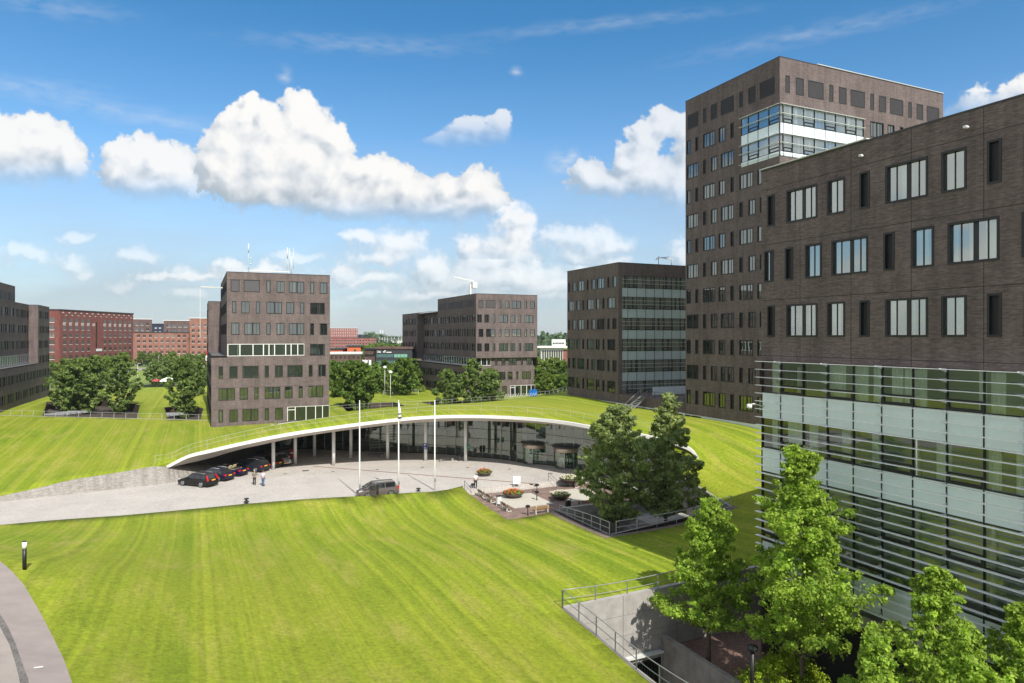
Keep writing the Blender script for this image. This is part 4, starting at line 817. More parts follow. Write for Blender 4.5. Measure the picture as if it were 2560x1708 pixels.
# ------------------------------------------------------------------ far city buildings, built from rows of plain windows
def far_block(name, label, p0, p1, z0, z1, depth, wall, pitch, win, rows, skip=None, sill=True, cat='building', group=None, trim=None, band_every=0, pane=None):
    """front face from p0 to p1 (left to right as seen)"""
    a = Vector((p0[0], p0[1], 0)); c = Vector((p1[0], p1[1], 0)); L = (c-a).length; u = (c-a)/L; n = Vector((u.y, -u.x, 0)); ang = math.atan2(u.y, u.x)
    root = thing(name, label, cat, (a.x, a.y, z0), ang, group); H_ = z1-z0
    q = MB(); q.box(0, L, 0, depth, 0, H_); q.build('wall', wall, root)
    q = MB(); q.box(-.3, L+.3, -.3, depth+.3, H_, H_+.5); q.build('roof', trim or M_COPE, root)
    n_ = int(L/pitch); off = (L-n_*pitch)/2+pitch/2; cnt = 0; rest = []; rest2 = []
    sm = MB(); wm_ = MB(); w, h = win
    for s in (-1, 1): wm_.quad((s*w*.62-w/2, -.05, 0), (s*w*.62+w/2, -.05, 0), (s*w*.62+w/2, -.05, h), (s*w*.62-w/2, -.05, h))
    if sill: sm.box(-w*1.15, w*1.15, -.14, 0, -.22, 0)
    me_w = wm_.mesh('window', [pane or M_PANE_FAR]); me_s = sm.mesh('sill', [M_LITE]) if sill else None
    pos = [(off+i*pitch, z) for z in rows for i in range(n_) if not (skip and skip(off+i*pitch, z))]
    for k, (x, z) in enumerate(pos):
        if k < 96: o = link('window', me_w, root, (x, 0, z)); (link('sill', me_s, o) if sill else None)
        else: rest.append((x, z))
    if rest:
        q = MB()
        for x, z in rest:
            for s in (-1, 1): q.quad((x+s*w*.62-w/2, -.05, z), (x+s*w*.62+w/2, -.05, z), (x+s*w*.62+w/2, -.05, z+h), (x+s*w*.62-w/2, -.05, z+h))
            if sill: q.box(x-w*1.15, x+w*1.15, -.14, -.01, z-.22, z, 1)
        o = q.build('other_windows', [pane or M_PANE_FAR, M_LITE], root); tag(o, kind='stuff')
    return root
# deep red block
p0, p1 = Q(150, 341), Q(333, 400)
r = far_block('office_building', 'deep red brick building with white dots under its roof line', p0, p1, 0.4, 31.0, 26, M_RED, 4.4, (0.85, 2.1), [2.3+3.7*k for k in range(7)], skip=lambda x, z: 25 < x < 33)
L = (Vector(p1)-Vector(p0)).length; q = MB()
x = 1.5
while x < L: q.box(x, x+1.1, -.12, 0, 29.3, 29.7); q.box(x+2.2, x+3.3, -.12, 0, 28.0, 28.3); x += 4.4
q.box(26.8, 31.2, -.3, 0, 9.5, 10.8); q.build('white_trim', M_LITE, r); q = MB(); q.box(26.5, 27.4, -.12, 0, 11, 25); q.build('dark_slot', M_BLACK, r)
q = MB(); q.box(0, .8, -.09, 0, 0, 1.5); q.box(1.1, 1.9, -.09, 0, 0, 1.5); pm = q.mesh('pale_panel', [mat('pale_panel', (.42, .36, .34), .7)]); x = 1.9
while x < L-2:
    if not 25 < x < 32: link('pale_panel', pm, r, (x, 0, 22.95))
    x += 4.4
r2 = far_block('office_building', 'narrow end of the deep red brick building beside the dark left block', Q(108, 338), Q(151, 341.5), 0.4, 31.0, 20, M_RED, 4.2, (0.9, 2.3), [2.3+3.7*k for k in range(7)])
r = far_block('office_building', 'long low orange brick building behind the car park trees', Q(333, 440), Q(474, 452), 0.4, 20.4, 20, M_ORG, 3.35, (0.72, 1.7), [3.0+3.5*k for k in range(5)])
r = far_block('office_building', 'orange brick building with a pale flat roof edge just left of the antenna building', Q(474, 440), Q(565, 448), 0.4, 29.6, 24, M_ORG, 3.5, (0.72, 1.7), [2.6+3.55*k for k in range(7)], trim=M_LITE)
r = far_block('office_building', 'brown brick upper block behind the long orange building, left one', Q(330, 478), Q(380, 486), 0.4, 30.0, 18, M_SHOPBR, 3.4, (0.8, 1.9), [21.6, 25.4], trim=M_LITE)
r = far_block('office_building', 'rounded brown brick upper block with a pale roof edge behind the long orange building', Q(409, 480), Q(476, 486), 0.4, 29.0, 18, M_SHOPBR, 3.6, (1.1, 1.8), [20.6, 24.2], trim=M_LITE)
M_NAVY = mat('navy_cladding', (0.02, 0.03, 0.06), 0.5)
r = far_block('office_building', 'dark navy building glimpsed between two brown brick blocks', Q(379, 520), Q(410, 520), 0.4, 27.3, 18, M_NAVY, 3.2, (0.7, .9), [17.5, 20.5, 23.5], sill=False, pane=M_LITE)
# centre right
M_REDB = brickmat('bright_red_brick', (0.33, 0.10, 0.08), (0.24, 0.075, 0.065), (0.30, 0.16, 0.14))
M_ORP = mat('orange_cladding', (0.55, 0.13, 0.045), 0.7, noise=0.1, nscale=0.3)
r = far_block('office_building', 'tall bright red brick block right of the antenna building', Q(815, 800), Q(894, 815), 0.3, 28.0, 30, M_REDB, 2.6, (0.45, 2.2), [14.5+3.4*k for k in range(4)], trim=M_LITE, sill=False, pane=mat('pale_panel', (0, 0, 0)))
r = far_block('office_building', 'low bright red brick wing with pale window sills beside the taller red block', Q(815, 778), Q(941, 790), 0.3, 16.4, 20, M_REDB, 3.3, (0.72, 1.8), [1.6, 5.0, 8.5, 12.0])
r = far_block('office_building', 'dark hall roof behind the low red wing', Q(893, 860), Q(925, 864), 0.3, 20.3, 20, M_NAVY, 5, (1.8, 1.0), [], sill=False)
r = far_block('shop_building', 'dark brown brick shop building with a pale flat roof', Q(822, 222), Q(903, 224), 0.2, 11.9, 16, M_SHOPBR, 1.4, (0.32, 0.8), [8.2, 10.3], sill=False, trim=M_LITE)
r = far_block('shop_building', 'orange clad shop building with a strip window behind the dark shop', Q(868, 246), Q(902, 247), 0.2, 14.0, 14, M_ORP, 9, (1.2, 1.3), [], sill=False)
q = MB(); q.box(0.4, 4.3, -.06, 0, 11.3, 12.1); q.build('strip_window', M_PANE_FAR, r)
r = far_block('shop_building', 'low orange clad roof left of the taller orange shop', Q(822, 250), Q(857, 250), 0.2, 12.9, 14, M_ORP, 9, (1.2, 1.3), [], sill=False)
M_ZINC = mat('zinc_cladding', (0.055, 0.06, 0.068), 0.45, 0.3, noise=0.15, nscale=0.5)
sp0, sp1 = Q(940, 205), Q(1030, 206); L = (Vector(sp1)-Vector(sp0)).length
r = far_block('shop_building', 'dark zinc clad shop building with white lettering on its fascia', sp0, sp1, 0.2, 13.9, 22, M_ZINC, 90, (1, 1), [], sill=False, trim=M_SHOPBR)
q = MB(); q.box(-.1, L+.1, -.12, 0, 13.65, 14.45); q.build('brick_upstand', M_SHOPBR, r)
M_TEAL = mat('teal_glass', (0.10, 0.20, 0.19), 0.15, spec=1.0, noise=0.3, nscale=1.2); M_MINT = mat('mint_glass', (0.20, 0.42, 0.32), 0.25, noise=0.1, nscale=1)
for z0, z1 in ((11.2, 12.15), (9.2, 10.2)):
    q = MB(); q.box(.1, 5.1, -.06, 0, z0, z1)
    for k in range(11): q.box(0.1+k*0.5, .18+k*0.5, -.09, -.06, z0, z1, 1)
    q.build('strip_window', [M_TEAL, M_ZINC], r)
    q = MB(); q.box(5.3, 9.3, -.06, 0, z0, z1)
    for k in range(5): q.box(5.3+k*1.0, 5.38+k*1.0, -.09, -.06, z0, z1, 1)
    q.build('mint_window', [M_MINT, M_ZINC], r)
def sign_text(body, size, parent, loc, m, name='lettering', rot=(R(90), 0, 0), ext=0.02, bold=0.0, sx=1.0):
    cu = bpy.data.curves.new(name, 'FONT'); cu.body = body; cu.size = size; cu.extrude = ext; cu.offset = bold; cu.align_x = 'LEFT'; cu.materials.append(m)
    tmp = bpy.data.objects.new('tmp_text', cu); me = bpy.data.meshes.new_from_object(tmp); me.name = name; bpy.data.objects.remove(tmp)
    if not me.materials: me.materials.append(m)
    o = link(name, me, parent, loc, rot); o.scale = (sx, 1, 1); return o
M_SIGN = mat('sign_white', (0.85, 0.85, 0.83), 0.5)
o = sign_text('Uuls', 0.95, r, (0.35, -.1, 12.6), M_SIGN, bold=0.02, sx=0.62)
q = MB(); q.box(2.1, 2.75, -.1, 0, 12.7, 13.0); q.box(2.5, 2.9, -.1, 0, 13.1, 13.3); q.box(3.1, 4.6, -.1, 0, 12.62, 12.85); q.build('logo', M_SIGN, r)
q = MB(); q.box(4.6, 4.9, -.1, 0, 12.9, 13.3); q.build('logo', mat('maroon', (0.12, 0.01, 0.02), .6), r, label='maroon square logo')
r = far_block('shop_building', 'grey brown brick wing with two strip windows left of the lettered shop', Q(911, 207), Q(942, 206), 0.2, 13.7, 14, M_SHOPBR, 90, (1, 1), [], sill=False)
q = MB()
for z in (9.3, 11.5): q = MB(); q.box(.2, 3.4, -.06, 0, z, z+.6); q.build('strip_window', M_PANE_FAR, r)
# white pavilion between the blocks on the right
r = far_block('pavilion', 'white framed pavilion with tall windows and a raised white roof box', Q(1353, 330), Q(1408, 330), -2, 12.6, 16, M_LITE, 90, (1, 1), [], sill=False, trim=M_WHITE)
q = MB(); q.box(-3, 16, -1.5, 16, 14.3, 15.0); q.build('roof_canopy', M_WHITE, r); q = MB(); q.box(5.4, 11.8, 0, 8, 15.0, 18.4); q.build('roof_box', M_WHITE, r)
q = MB()
for k in range(9): q.box(0.5+k*1.12, 1.3+k*1.12, -.06, 0, 6.5 if k < 6 else 3.5, 13)
for k in range(8): q.box(5.7+k*.7, 6.2+k*.7, -.06, 0, 16.0, 16.9)
q.build('window', M_PANE_FAR, r); q = MB(); q.box(10.6, 13, -.1, 0, 7, 13.5); q.build('red_wall', M_REDB, r)
r = far_block('warehouse', 'long grey metal warehouse roof among far trees', Q(1325, 620), Q(1375, 640), 0, 14.5, 30, mat('grey_sheet', (0.30, 0.31, 0.32), 0.6), 90, (1, 1), [], sill=False, trim=mat('grey_sheet', (0, 0, 0)))
r = far_block('warehouse', 'white long low warehouse on the horizon beyond the railway', Q(978, 900), Q(1006, 900), 0, 12.2, 30, M_LITE, 90, (1, 1), [], sill=False, trim=M_WHITE)
# ------------------------------------------------------------------ entrance hall under the curved grass roof
def inward(pts, i):
    a = pts[max(i-1, 0)]; b = pts[min(i+1, len(pts)-1)]; d = Vector((b.x-a.x, b.y-a.y, 0)).normalized(); return Vector((-d.y, d.x, 0))
ybs = [e[2] for e in EAVE]; xs_ = [e[0] for e in EAVE]; Ds = [e[3] for e in EAVE]; yts = [e[1] for e in EAVE]
NE = len(EAVE3)
def par(i):
    t = i/5; k = min(int(t), len(EAVE)-2); f = t-k; L = lambda a: a[k]*(1-f)+a[k+1]*f; return L(xs_), L(ybs), L(Ds)
INZ = []; INP = []
for i in range(NE):
    x, yb, D = par(i); w = min(2.0, 0.25+0.35*min(i, NE-1-i)); zb = H-(yb-HY)*(D+w)/F; n = inward(EAVE3, i); p = EAVE3[i]+n*w; zb = min(zb, EAVE3[i].z-0.35); INP.append(Vector((p.x, p.y, zb))); INZ.append(zb)
hall = thing('entrance_hall', 'curved white edged canopy with white columns and a dark glass hall under the grass roof', 'building', (Q(1186, 96).x, Q(1186, 96).y, 0)); HO = hall.location
q = MB()
for i in range(NE-1):
    a, b = EAVE3[i], EAVE3[i+1]; na, nb = inward(EAVE3, i), inward(EAVE3, i+1); lift = Vector((0, 0, 0.05)); la = Vector((0, 0, 0.33)) if i else Vector((0, 0, 0.15)); lb = Vector((0, 0, 0.33))
    a = a-na*.13; b = b-nb*.13; q.quad(a-la, b-lb, b+lift, a+lift); q.quad(a+lift, b+lift, b+nb*0.42+lift, a+na*0.42+lift); q.quad(b+nb*.42+lift, b+nb*.42-lift*4, a+na*.42-lift*4, a+na*.42+lift)
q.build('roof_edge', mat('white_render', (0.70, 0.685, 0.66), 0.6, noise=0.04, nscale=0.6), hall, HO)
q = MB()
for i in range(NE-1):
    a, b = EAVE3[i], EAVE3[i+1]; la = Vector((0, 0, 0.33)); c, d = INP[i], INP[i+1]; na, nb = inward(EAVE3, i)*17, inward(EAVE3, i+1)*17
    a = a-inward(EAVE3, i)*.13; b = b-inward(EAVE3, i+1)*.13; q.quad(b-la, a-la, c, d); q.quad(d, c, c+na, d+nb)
q.build('soffit', mat('shaded_white_render', (0.55, 0.50, 0.45), 0.8, noise=0.08, nscale=0.7), hall, HO)  # same white render as the roof edge, browned to carry its shade
def ceilz(px):
    for i in range(NE-1):
        x0 = par(i)[0]; x1 = par(i+1)[0]
        if x0 <= px <= x1+1e-6: f = (px-x0)/max(x1-x0, 1e-6); return INZ[i]*(1-f)+INZ[i+1]*f
    return INZ[-1]
colmesh = {}
COLS = [(683, 1174), (738, 1160), (786, 1141), (834, 1163.5), (877, 1144.7), (969, 1148), (1064, 1152), (1164, 1154)]
for x, y in COLS+[(762, 1121.5), (1075, 1129), (1155, 1134), (1232, 1141), (1310, 1147), (1388, 1156), (1470, 1168), (1112, 1118), (1190, 1122)]:
    p = P(x, y, 0); q = MB(); q.tube([(0, 0, 0), (0, 0, ceilz(x)+0.03)], 0.23, n=16); q.build('column', M_WHITE, hall, loc=p-HO)
# glass wall
acc = [0.0]
for i in range(len(GLASS3)-1): acc.append(acc[-1]+(GLASS3[i+1]-GLASS3[i]).length)
def gpt(s):
    for i in range(len(acc)-1):
        if s <= acc[i+1]+1e-9: f = (s-acc[i])/(acc[i+1]-acc[i]); return GLASS3[i].lerp(GLASS3[i+1], f)
    return GLASS3[-1].copy()
def pxof(p): D = p.x*SA+p.y*CA; return 1280+F*(p.x*CA-p.y*SA)/D
NG = int(acc[-1]/1.5); q2 = MB()
for k in range(NG):
    a, b = gpt(acc[-1]*k/NG), gpt(acc[-1]*(k+1)/NG); za = ceilz(min(max(pxof(a), 420), 1745))+0.12; zb = ceilz(min(max(pxof(b), 420), 1745))+0.12
    q = MB(); q.quad((a.x, a.y, 0.1), (b.x, b.y, 0.1), (b.x, b.y, zb), (a.x, a.y, za)); q.build('glass_pane', M_HALLGL, hall, HO)
    q = MB(); q.tube([(a.x, a.y, 0), (a.x, a.y, za)], 0.038, n=6); q.build('mullion', M_LITE, hall, HO)
    for z in (0.06, 1.35, 2.75, 4.15):
        if z < min(za, zb)-0.3: q2.obox((a.x, a.y, z), (b.x, b.y, z), 0.07, 0.07 if z > .1 else .14)
q2.build('transoms', M_FRAME, hall, HO)
# hall floor, back wall, stairs and lift shaft seen through the glass
n0 = [p+Vector((-1.2, 9, 0)) for p in GLASS3[::4]]
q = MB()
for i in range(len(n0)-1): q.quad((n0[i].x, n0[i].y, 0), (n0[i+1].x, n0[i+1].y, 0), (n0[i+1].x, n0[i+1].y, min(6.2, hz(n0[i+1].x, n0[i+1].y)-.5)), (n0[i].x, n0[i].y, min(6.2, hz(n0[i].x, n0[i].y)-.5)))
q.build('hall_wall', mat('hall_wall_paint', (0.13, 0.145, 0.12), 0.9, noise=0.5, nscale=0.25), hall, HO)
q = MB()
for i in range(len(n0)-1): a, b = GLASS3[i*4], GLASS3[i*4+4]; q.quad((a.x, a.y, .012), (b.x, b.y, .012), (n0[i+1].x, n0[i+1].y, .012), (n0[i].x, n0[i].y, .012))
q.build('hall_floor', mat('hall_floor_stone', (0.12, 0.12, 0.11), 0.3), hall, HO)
c0 = P(960, 1128, 0)
q = MB()
for k in range(11): q.box(c0.x-1.6, c0.x+2.2, c0.y+1.2+0.02*k, c0.y+1.5+0.02*k, 0.35+k*0.42, 0.53+k*0.42)
q.build('stair_treads', M_WHITE, hall, HO)
# dark back wall on the left with stone bank
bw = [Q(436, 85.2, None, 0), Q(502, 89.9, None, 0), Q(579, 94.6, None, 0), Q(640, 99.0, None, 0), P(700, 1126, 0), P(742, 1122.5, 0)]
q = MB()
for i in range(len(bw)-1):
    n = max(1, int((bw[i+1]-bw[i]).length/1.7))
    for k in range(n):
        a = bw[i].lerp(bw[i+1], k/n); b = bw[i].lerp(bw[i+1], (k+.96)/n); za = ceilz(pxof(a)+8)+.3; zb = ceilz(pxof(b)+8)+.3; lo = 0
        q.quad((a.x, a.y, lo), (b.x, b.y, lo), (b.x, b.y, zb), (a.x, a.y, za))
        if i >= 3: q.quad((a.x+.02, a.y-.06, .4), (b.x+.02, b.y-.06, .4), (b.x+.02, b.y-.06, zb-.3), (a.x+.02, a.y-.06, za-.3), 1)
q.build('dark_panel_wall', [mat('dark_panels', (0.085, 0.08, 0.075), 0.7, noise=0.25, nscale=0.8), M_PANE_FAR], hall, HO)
q = MB(); p = P(717, 1129, 0); q.lathe([(0, .03), (.78, .03), (.8, -.03), (0, -.03)], n=24); me = q.mesh('clock_disc', [M_LITE]); me.transform(Matrix.Translation(Vector((p.x, p.y, 1.75))-HO)@Matrix.Rotation(YAW*-1-.3, 4, 'Z')@Matrix.Rotation(R(90), 4, 'X')); link('round_sign', me, hall)
p = P(729, 1147, 0); q = MB(); q.box(-.3, .3, -.15, .15, 0.0, 1.25); q.box(-.34, .34, -.18, .18, 1.25, 1.32); q.box(-.2, .2, -.165, -.149, .75, .95, 1)
o = q.build('post_box', [mat('red_paint', (0.35, 0.012, 0.012), .5), M_WHITE], loc=(p.x, p.y, 0)); tag(o, 'slim red box standing in the shade between two canopy columns', 'box')
def revolving(px, py):
    f = P(px, py, 0); D = f.x*SA+f.y*CA; c = Q(px, D+1.7)
    t = thing('revolving_door', 'glass drum door with a steel band, %s in the curved glass wall' % ('left one of the pair' if px < 1380 else 'right one of the pair, nearer the trees'), 'revolving door', (c.x, c.y, 0), 0, 'revolving doors')
    q = MB(); q.lathe([(0, 3.12), (1.85, 3.05), (1.98, 2.98), (1.98, 2.86), (0, 2.86)], n=36); q.build('cover', M_COPE, t)
    q = MB(); q.lathe([(1.72, 2.2), (1.74, 2.22), (1.74, 2.86), (1.6, 2.86), (1.6, 2.2), (1.72, 2.2)], n=36); q.build('band', mat('brushed_bronze', (0.50, 0.40, 0.32), 0.32, 0.75), t)
    for s in (0, 1):
        q = MB(); n = 8; a0 = math.pi*s-0.9+YAW*0; pr = None
        for k in range(n+1):
            a = a0+1.8*k/n; v = (1.68*math.cos(a), 1.68*math.sin(a))
            if pr: q.quad((*pr, .05), (*v, .05), (*v, 2.2), (*pr, 2.2))
            pr = v
        q.build('curved_glass', M_HALLGL, t)
        for a in (a0, a0+1.8): q = MB(); q.tube([(1.68*math.cos(a), 1.68*math.sin(a), 0), (1.68*math.cos(a), 1.68*math.sin(a), 2.2)], .05, n=6); q.build('jamb', M_LITE, t)
    for k in range(4):
        a = 0.5+k*math.pi/2; v = Vector((math.cos(a), math.sin(a), 0)); q = MB()
        q.obox(v*.08+Vector((0, 0, .1)), v*1.58+Vector((0, 0, .1)), .05, .14); q.obox(v*.08+Vector((0, 0, 2.12)), v*1.58+Vector((0, 0, 2.12)), .05, .08); q.obox(v*1.55+Vector((0, 0, .1)), v*1.55+Vector((0, 0, 2.15)), .05, .06); q.obox(v*.08+Vector((0, 0, 1.05)), v*1.55+Vector((0, 0, 1.05)), .04, .06); w = q.build('wing', M_LITE, t)
        q = MB(); q.quad(v*.1+Vector((0, 0, .15)), v*1.5+Vector((0, 0, .15)), v*1.5+Vector((0, 0, 2.1)), v*.1+Vector((0, 0, 2.1))); q.build('pane', M_HALLGL, w)
    return t
revolving(1337, 1163.5); revolving(1416, 1175)
# ------------------------------------------------------------------ retaining walls
def ruled(name, A, B, m, label, cat='wall', thick=0.5):
    q = MB(); s = 0
    N_ = 24
    def at(pl, t):
        L = [0]
        for i in range(len(pl)-1): L.append(L[-1]+(pl[i+1]-pl[i]).length)
        d = t*L[-1]
        for i in range(len(pl)-1):
            if d <= L[i+1]+1e-9: return pl[i].lerp(pl[i+1], (d-L[i])/(L[i+1]-L[i]))
        return pl[-1]
    for k in range(N_):
        a, b, c, d = at(A, k/N_), at(A, (k+1)/N_), at(B, (k+1)/N_), at(B, k/N_); w = (b-a).length; h = max((d-a).length, .1); h2 = max((c-b).length, .1)
        q.quad(a, b, c, d, 0, [(s, 0), (s+w, 0), (s+w, h2), (s, h)]); i = Vector((0.05, 0.3, 0)); q.quad(d, c, c+i, d+i, 0, [(s, h), (s+w, h2), (s+w, h2+.3), (s, h+.3)]); s += w
    o = q.build(name, m); tag(o, label, cat); return o
ruled('retaining_wall', WALLB3, WALLT3+[EAVE3[0]+Vector((0, 0, -.05))], M_STONE, 'long low wall of pale stone setts along the left side of the driveway')
ruled('stone_bank', [WALLB3[-1]]+EMB3[1:], [EAVE3[0]+Vector((0, 0, -.05))]+EMT3[1:], M_STONE, 'sloping bank of stone setts behind the parked cars under the canopy tip')
def skirtwall(name, pts, zt, zb, m, label, th=0.3, parent=None):
    q = MB()
    for i in range(len(pts)-1):
        a, b = Vector(pts[i][:2]), Vector(pts[i+1][:2]); d = (b-a).normalized(); n = Vector((-d.y, d.x)); za = zt if not callable(zt) else zt(a.x, a.y); zc = zt if not callable(zt) else zt(b.x, b.y)
        L = (b-a).length; k = max(1, int(L/3.6))
        for j in range(k):
            p, r = a.lerp(b, j/k)-n*.03, a.lerp(b, (j+1)/k)-n*.03; z0, z1 = za+(zc-za)*j/k, za+(zc-za)*(j+1)/k
            nz = max(1, int((z0-zb)/1.1))
            for e in range(nz):
                f0, f1 = e/nz, (e+1)/nz; g = 0.015
                q.quad((p.x, p.y, zb+(z0-zb)*f0+g), (r.x-d.x*g*2, r.y-d.y*g*2, zb+(z1-zb)*f0+g), (r.x-d.x*g*2, r.y-d.y*g*2, zb+(z1-zb)*f1), (p.x, p.y, zb+(z0-zb)*f1))
            q.quad((p.x+n.x*.012, p.y+n.y*.012, zb), (r.x+n.x*.012, r.y+n.y*.012, zb), (r.x+n.x*.012, r.y+n.y*.012, z1-.01), (p.x+n.x*.012, p.y+n.y*.012, z0-.01), 1)
            q.quad((p.x, p.y, z0), (r.x, r.y, z1), (r.x+n.x*th, r.y+n.y*th, z1+.01), (p.x+n.x*th, p.y+n.y*th, z0+.01))
    o = q.build(name, [m, M_SOIL], parent)
    if parent is None: tag(o, label, 'wall')
    return o
# court by the near building
X2, Y2 = PIT2[0], PIT2[3]; zrim = lambda x, y: hz(x, y)+0.03
skirtwall('court_wall', [(X2, Y2), (34, Y2), (46, Y2), (PIT2[1], Y2)], zrim, -3.3, M_CONC, 'grey concrete panel wall closing the far end of the sunken court')
flat('court_paving', [(28.6, -12), (PIT2[1], -12), (PIT2[1], Y2), (28.6, Y2)], -3.3, pavemat('court_pavers', (0.27, 0.16, 0.125), (0.17, 0.115, 0.10), 0.3, 0.15, 0.012, stain=0.3))
flat('ramp', [(X2, -12), (28.3, -12), (28.3, Y2), (X2, Y2)], -6.6, M_CONCD)
q = MB(); q.box(28.3, 28.62, -12, Y2-.02, -6.6, -2.45); o = q.build('low_concrete_wall', M_CONCD); tag(o, 'stained low concrete wall between the ramp and the tree court', 'wall')
q = MB(); q.box(X2+.05, 28.28, Y2-.01, Y2+.25, -3.95, -3.3); q.box(X2+.05, 28.28, Y2-.35, Y2-.02, -3.55, -3.42, 1); o = q.build('garage_lintel', [M_CONC, M_LITE]); tag(o, 'concrete lintel over the dark garage opening at the ramp end', 'lintel')
q = MB(); q.box(X2, 28.3, Y2+3, Y2+3.2, -6.6, -3.3); q.box(X2-.2, X2, Y2, Y2+3.2, -6.6, -3.3); q.box(28.3, 28.5, Y2, Y2+3.2, -6.6, -3.3); q.box(X2, 28.3, Y2+.26, Y2+3.2, -3.4, -3.3); o = q.build('garage_mouth', M_DARK); tag(o, 'dark garage opening under the concrete panel wall', 'garage')
g = thing('bar_gate', 'black vertical bar gate across the garage opening', 'gate', (X2, Y2-.1, -6.6)); q = MB()
for k in range(36): q.obox((.2+k*.2, 0, 0), (.2+k*.2, 0, 2.6), .03, .03)
q.build('bars', M_FRAME, g); q = MB(); q.obox((0, 0, 2.6), (7.4, 0, 2.6), .06, .06); q.obox((0, 0, .1), (7.4, 0, .1), .06, .06); q.build('rail', M_FRAME, g)
q = MB(); q.box(X2-.28, X2, -12, Y2, -6.6, 0.2)
def zr(y): return hz(X2, y)
q = MB()
ys = [-12+i*2.47 for i in range(21)]; ys[-1] = Y2
for i in range(20): q.quad((X2+.03, ys[i+1], -6.6), (X2+.03, ys[i], -6.6), (X2+.03, ys[i], zr(max(ys[i], 3))+.05), (X2+.03, ys[i+1], zr(max(ys[i+1], 3))+.05)); q.quad((X2+.03, ys[i+1], zr(max(ys[i+1], 3))+.05), (X2+.03, ys[i], zr(max(ys[i], 3))+.05), (X2-.22, ys[i], zr(max(ys[i], 3))+.05), (X2-.22, ys[i+1], zr(max(ys[i+1], 3))+.05))
o = q.build('ramp_wall', M_CONCD); tag(o, 'concrete wall holding the lawn edge above the ramp', 'wall')
q = MB(); q.tube([(28.25, Y2-.15, -6.6), (28.25, Y2-.15, -3.2), (28.1, Y2-.15, -2.9), (28.0, Y2-.1, -2.7)], .06, n=8); o = q.build('downpipe', M_STEEL); tag(o, 'grey downpipe in the corner beside the low concrete wall', 'pipe')
# tree court beside the terrace
a0, a1, b0, b1 = PIT1
skirtwall('court_wall', [(a0, b1), (a1, b1)], 0.35, -3.6, M_CONC, 'pale concrete wall along the far side of the sunken tree court by the terrace')
skirtwall('court_wall', [(a0, b0), (a0, TY0)], zrim, -3.6, M_CONCD, 'concrete side wall under the terrace railing of the tree court')
skirtwall('court_wall', [(a1, b1), (a1, b0)], zrim, -3.6, M_CONCD, 'concrete side wall of the tree court towards the right lawn'); skirtwall('court_wall', [(a1, b0), (a0, b0)], zrim, -3.6, M_CONCD, 'near wall of the tree court under the long steel railing')
flat('court_floor', [(a0, b0), (a1, b0), (a1, b1+.1), (a0, b1+.1)], -3.6, M_CONCD)
q = MB(); q.box(40.5, a1, b0+2, b1, -3.6, -2.2); q.box(41.2, a1, b0+3.5, b1, -2.2, -1.2); o = q.build('stair_block', M_CONC); tag(o, 'stepped concrete blocks inside the tree court', 'steps')
q = MB(); q.box(37.6, 39.9, b1-.16, b1-.01, -0.75, -.35); q.box(37.6, 39.9, b1-.22, b1-.01, -0.36, -.28); o = q.build('wall_vent', M_STEEL); tag(o, 'flat metal vent on the pale wall of the tree court', 'vent')
g = thing('bar_fence', 'dark vertical bar fence down inside the tree court', 'fence', (a0+.3, b0+4.6, -3.6)); q = MB()
for k in range(58): q.obox((k*.18, 0, 0), (k*.18, 0, 1.9), .03, .03)
q.build('bars', M_FRAME, g); q = MB(); q.obox((0, 0, 1.9), (10.4, 0, 1.9), .05, .05); q.obox((0, 0, .1), (10.4, 0, .1), .05, .05); q.build('rail', M_STEEL, g)
q = MB(); q.box(a0+.3, a1-.3, b0+4.9, b1-.05, -3.55, -3.0); q.quad((a0+.3, b0+4.75, -3.5), (a0+10.6, b0+4.75, -3.5), (a0+10.6, b0+4.75, -1.75), (a0+.3, b0+4.75, -1.75)); o = q.build('dark_shade_sheet', M_DARK); tag(o, 'dark cellar opening behind the bar fence of the tree court', 'opening')  # black surfaces stand in for the shade down in the stairwell
# far sunken beds
for ci, c in enumerate(COURTS):
    c2 = list(c); ar = sum(c2[i][0]*c2[(i+1) % len(c2)][1]-c2[(i+1) % len(c2)][0]*c2[i][1] for i in range(len(c2)))
    if ar > 0: c2 = c2[::-1]
    zf = min(hz(*p) for p in c2)-1.5; flat('planting_bed', c2, zf, M_SOIL); nm = ['left bed of the big tree clump', 'small bed left of the antenna building', 'bed right of the antenna building', 'bed in front of the middle distance block'][ci]
    skirtwall('bed_wall', c2+[c2[0]], zrim, zf, M_SOIL, 'low dark edge of the '+nm, th=.1)
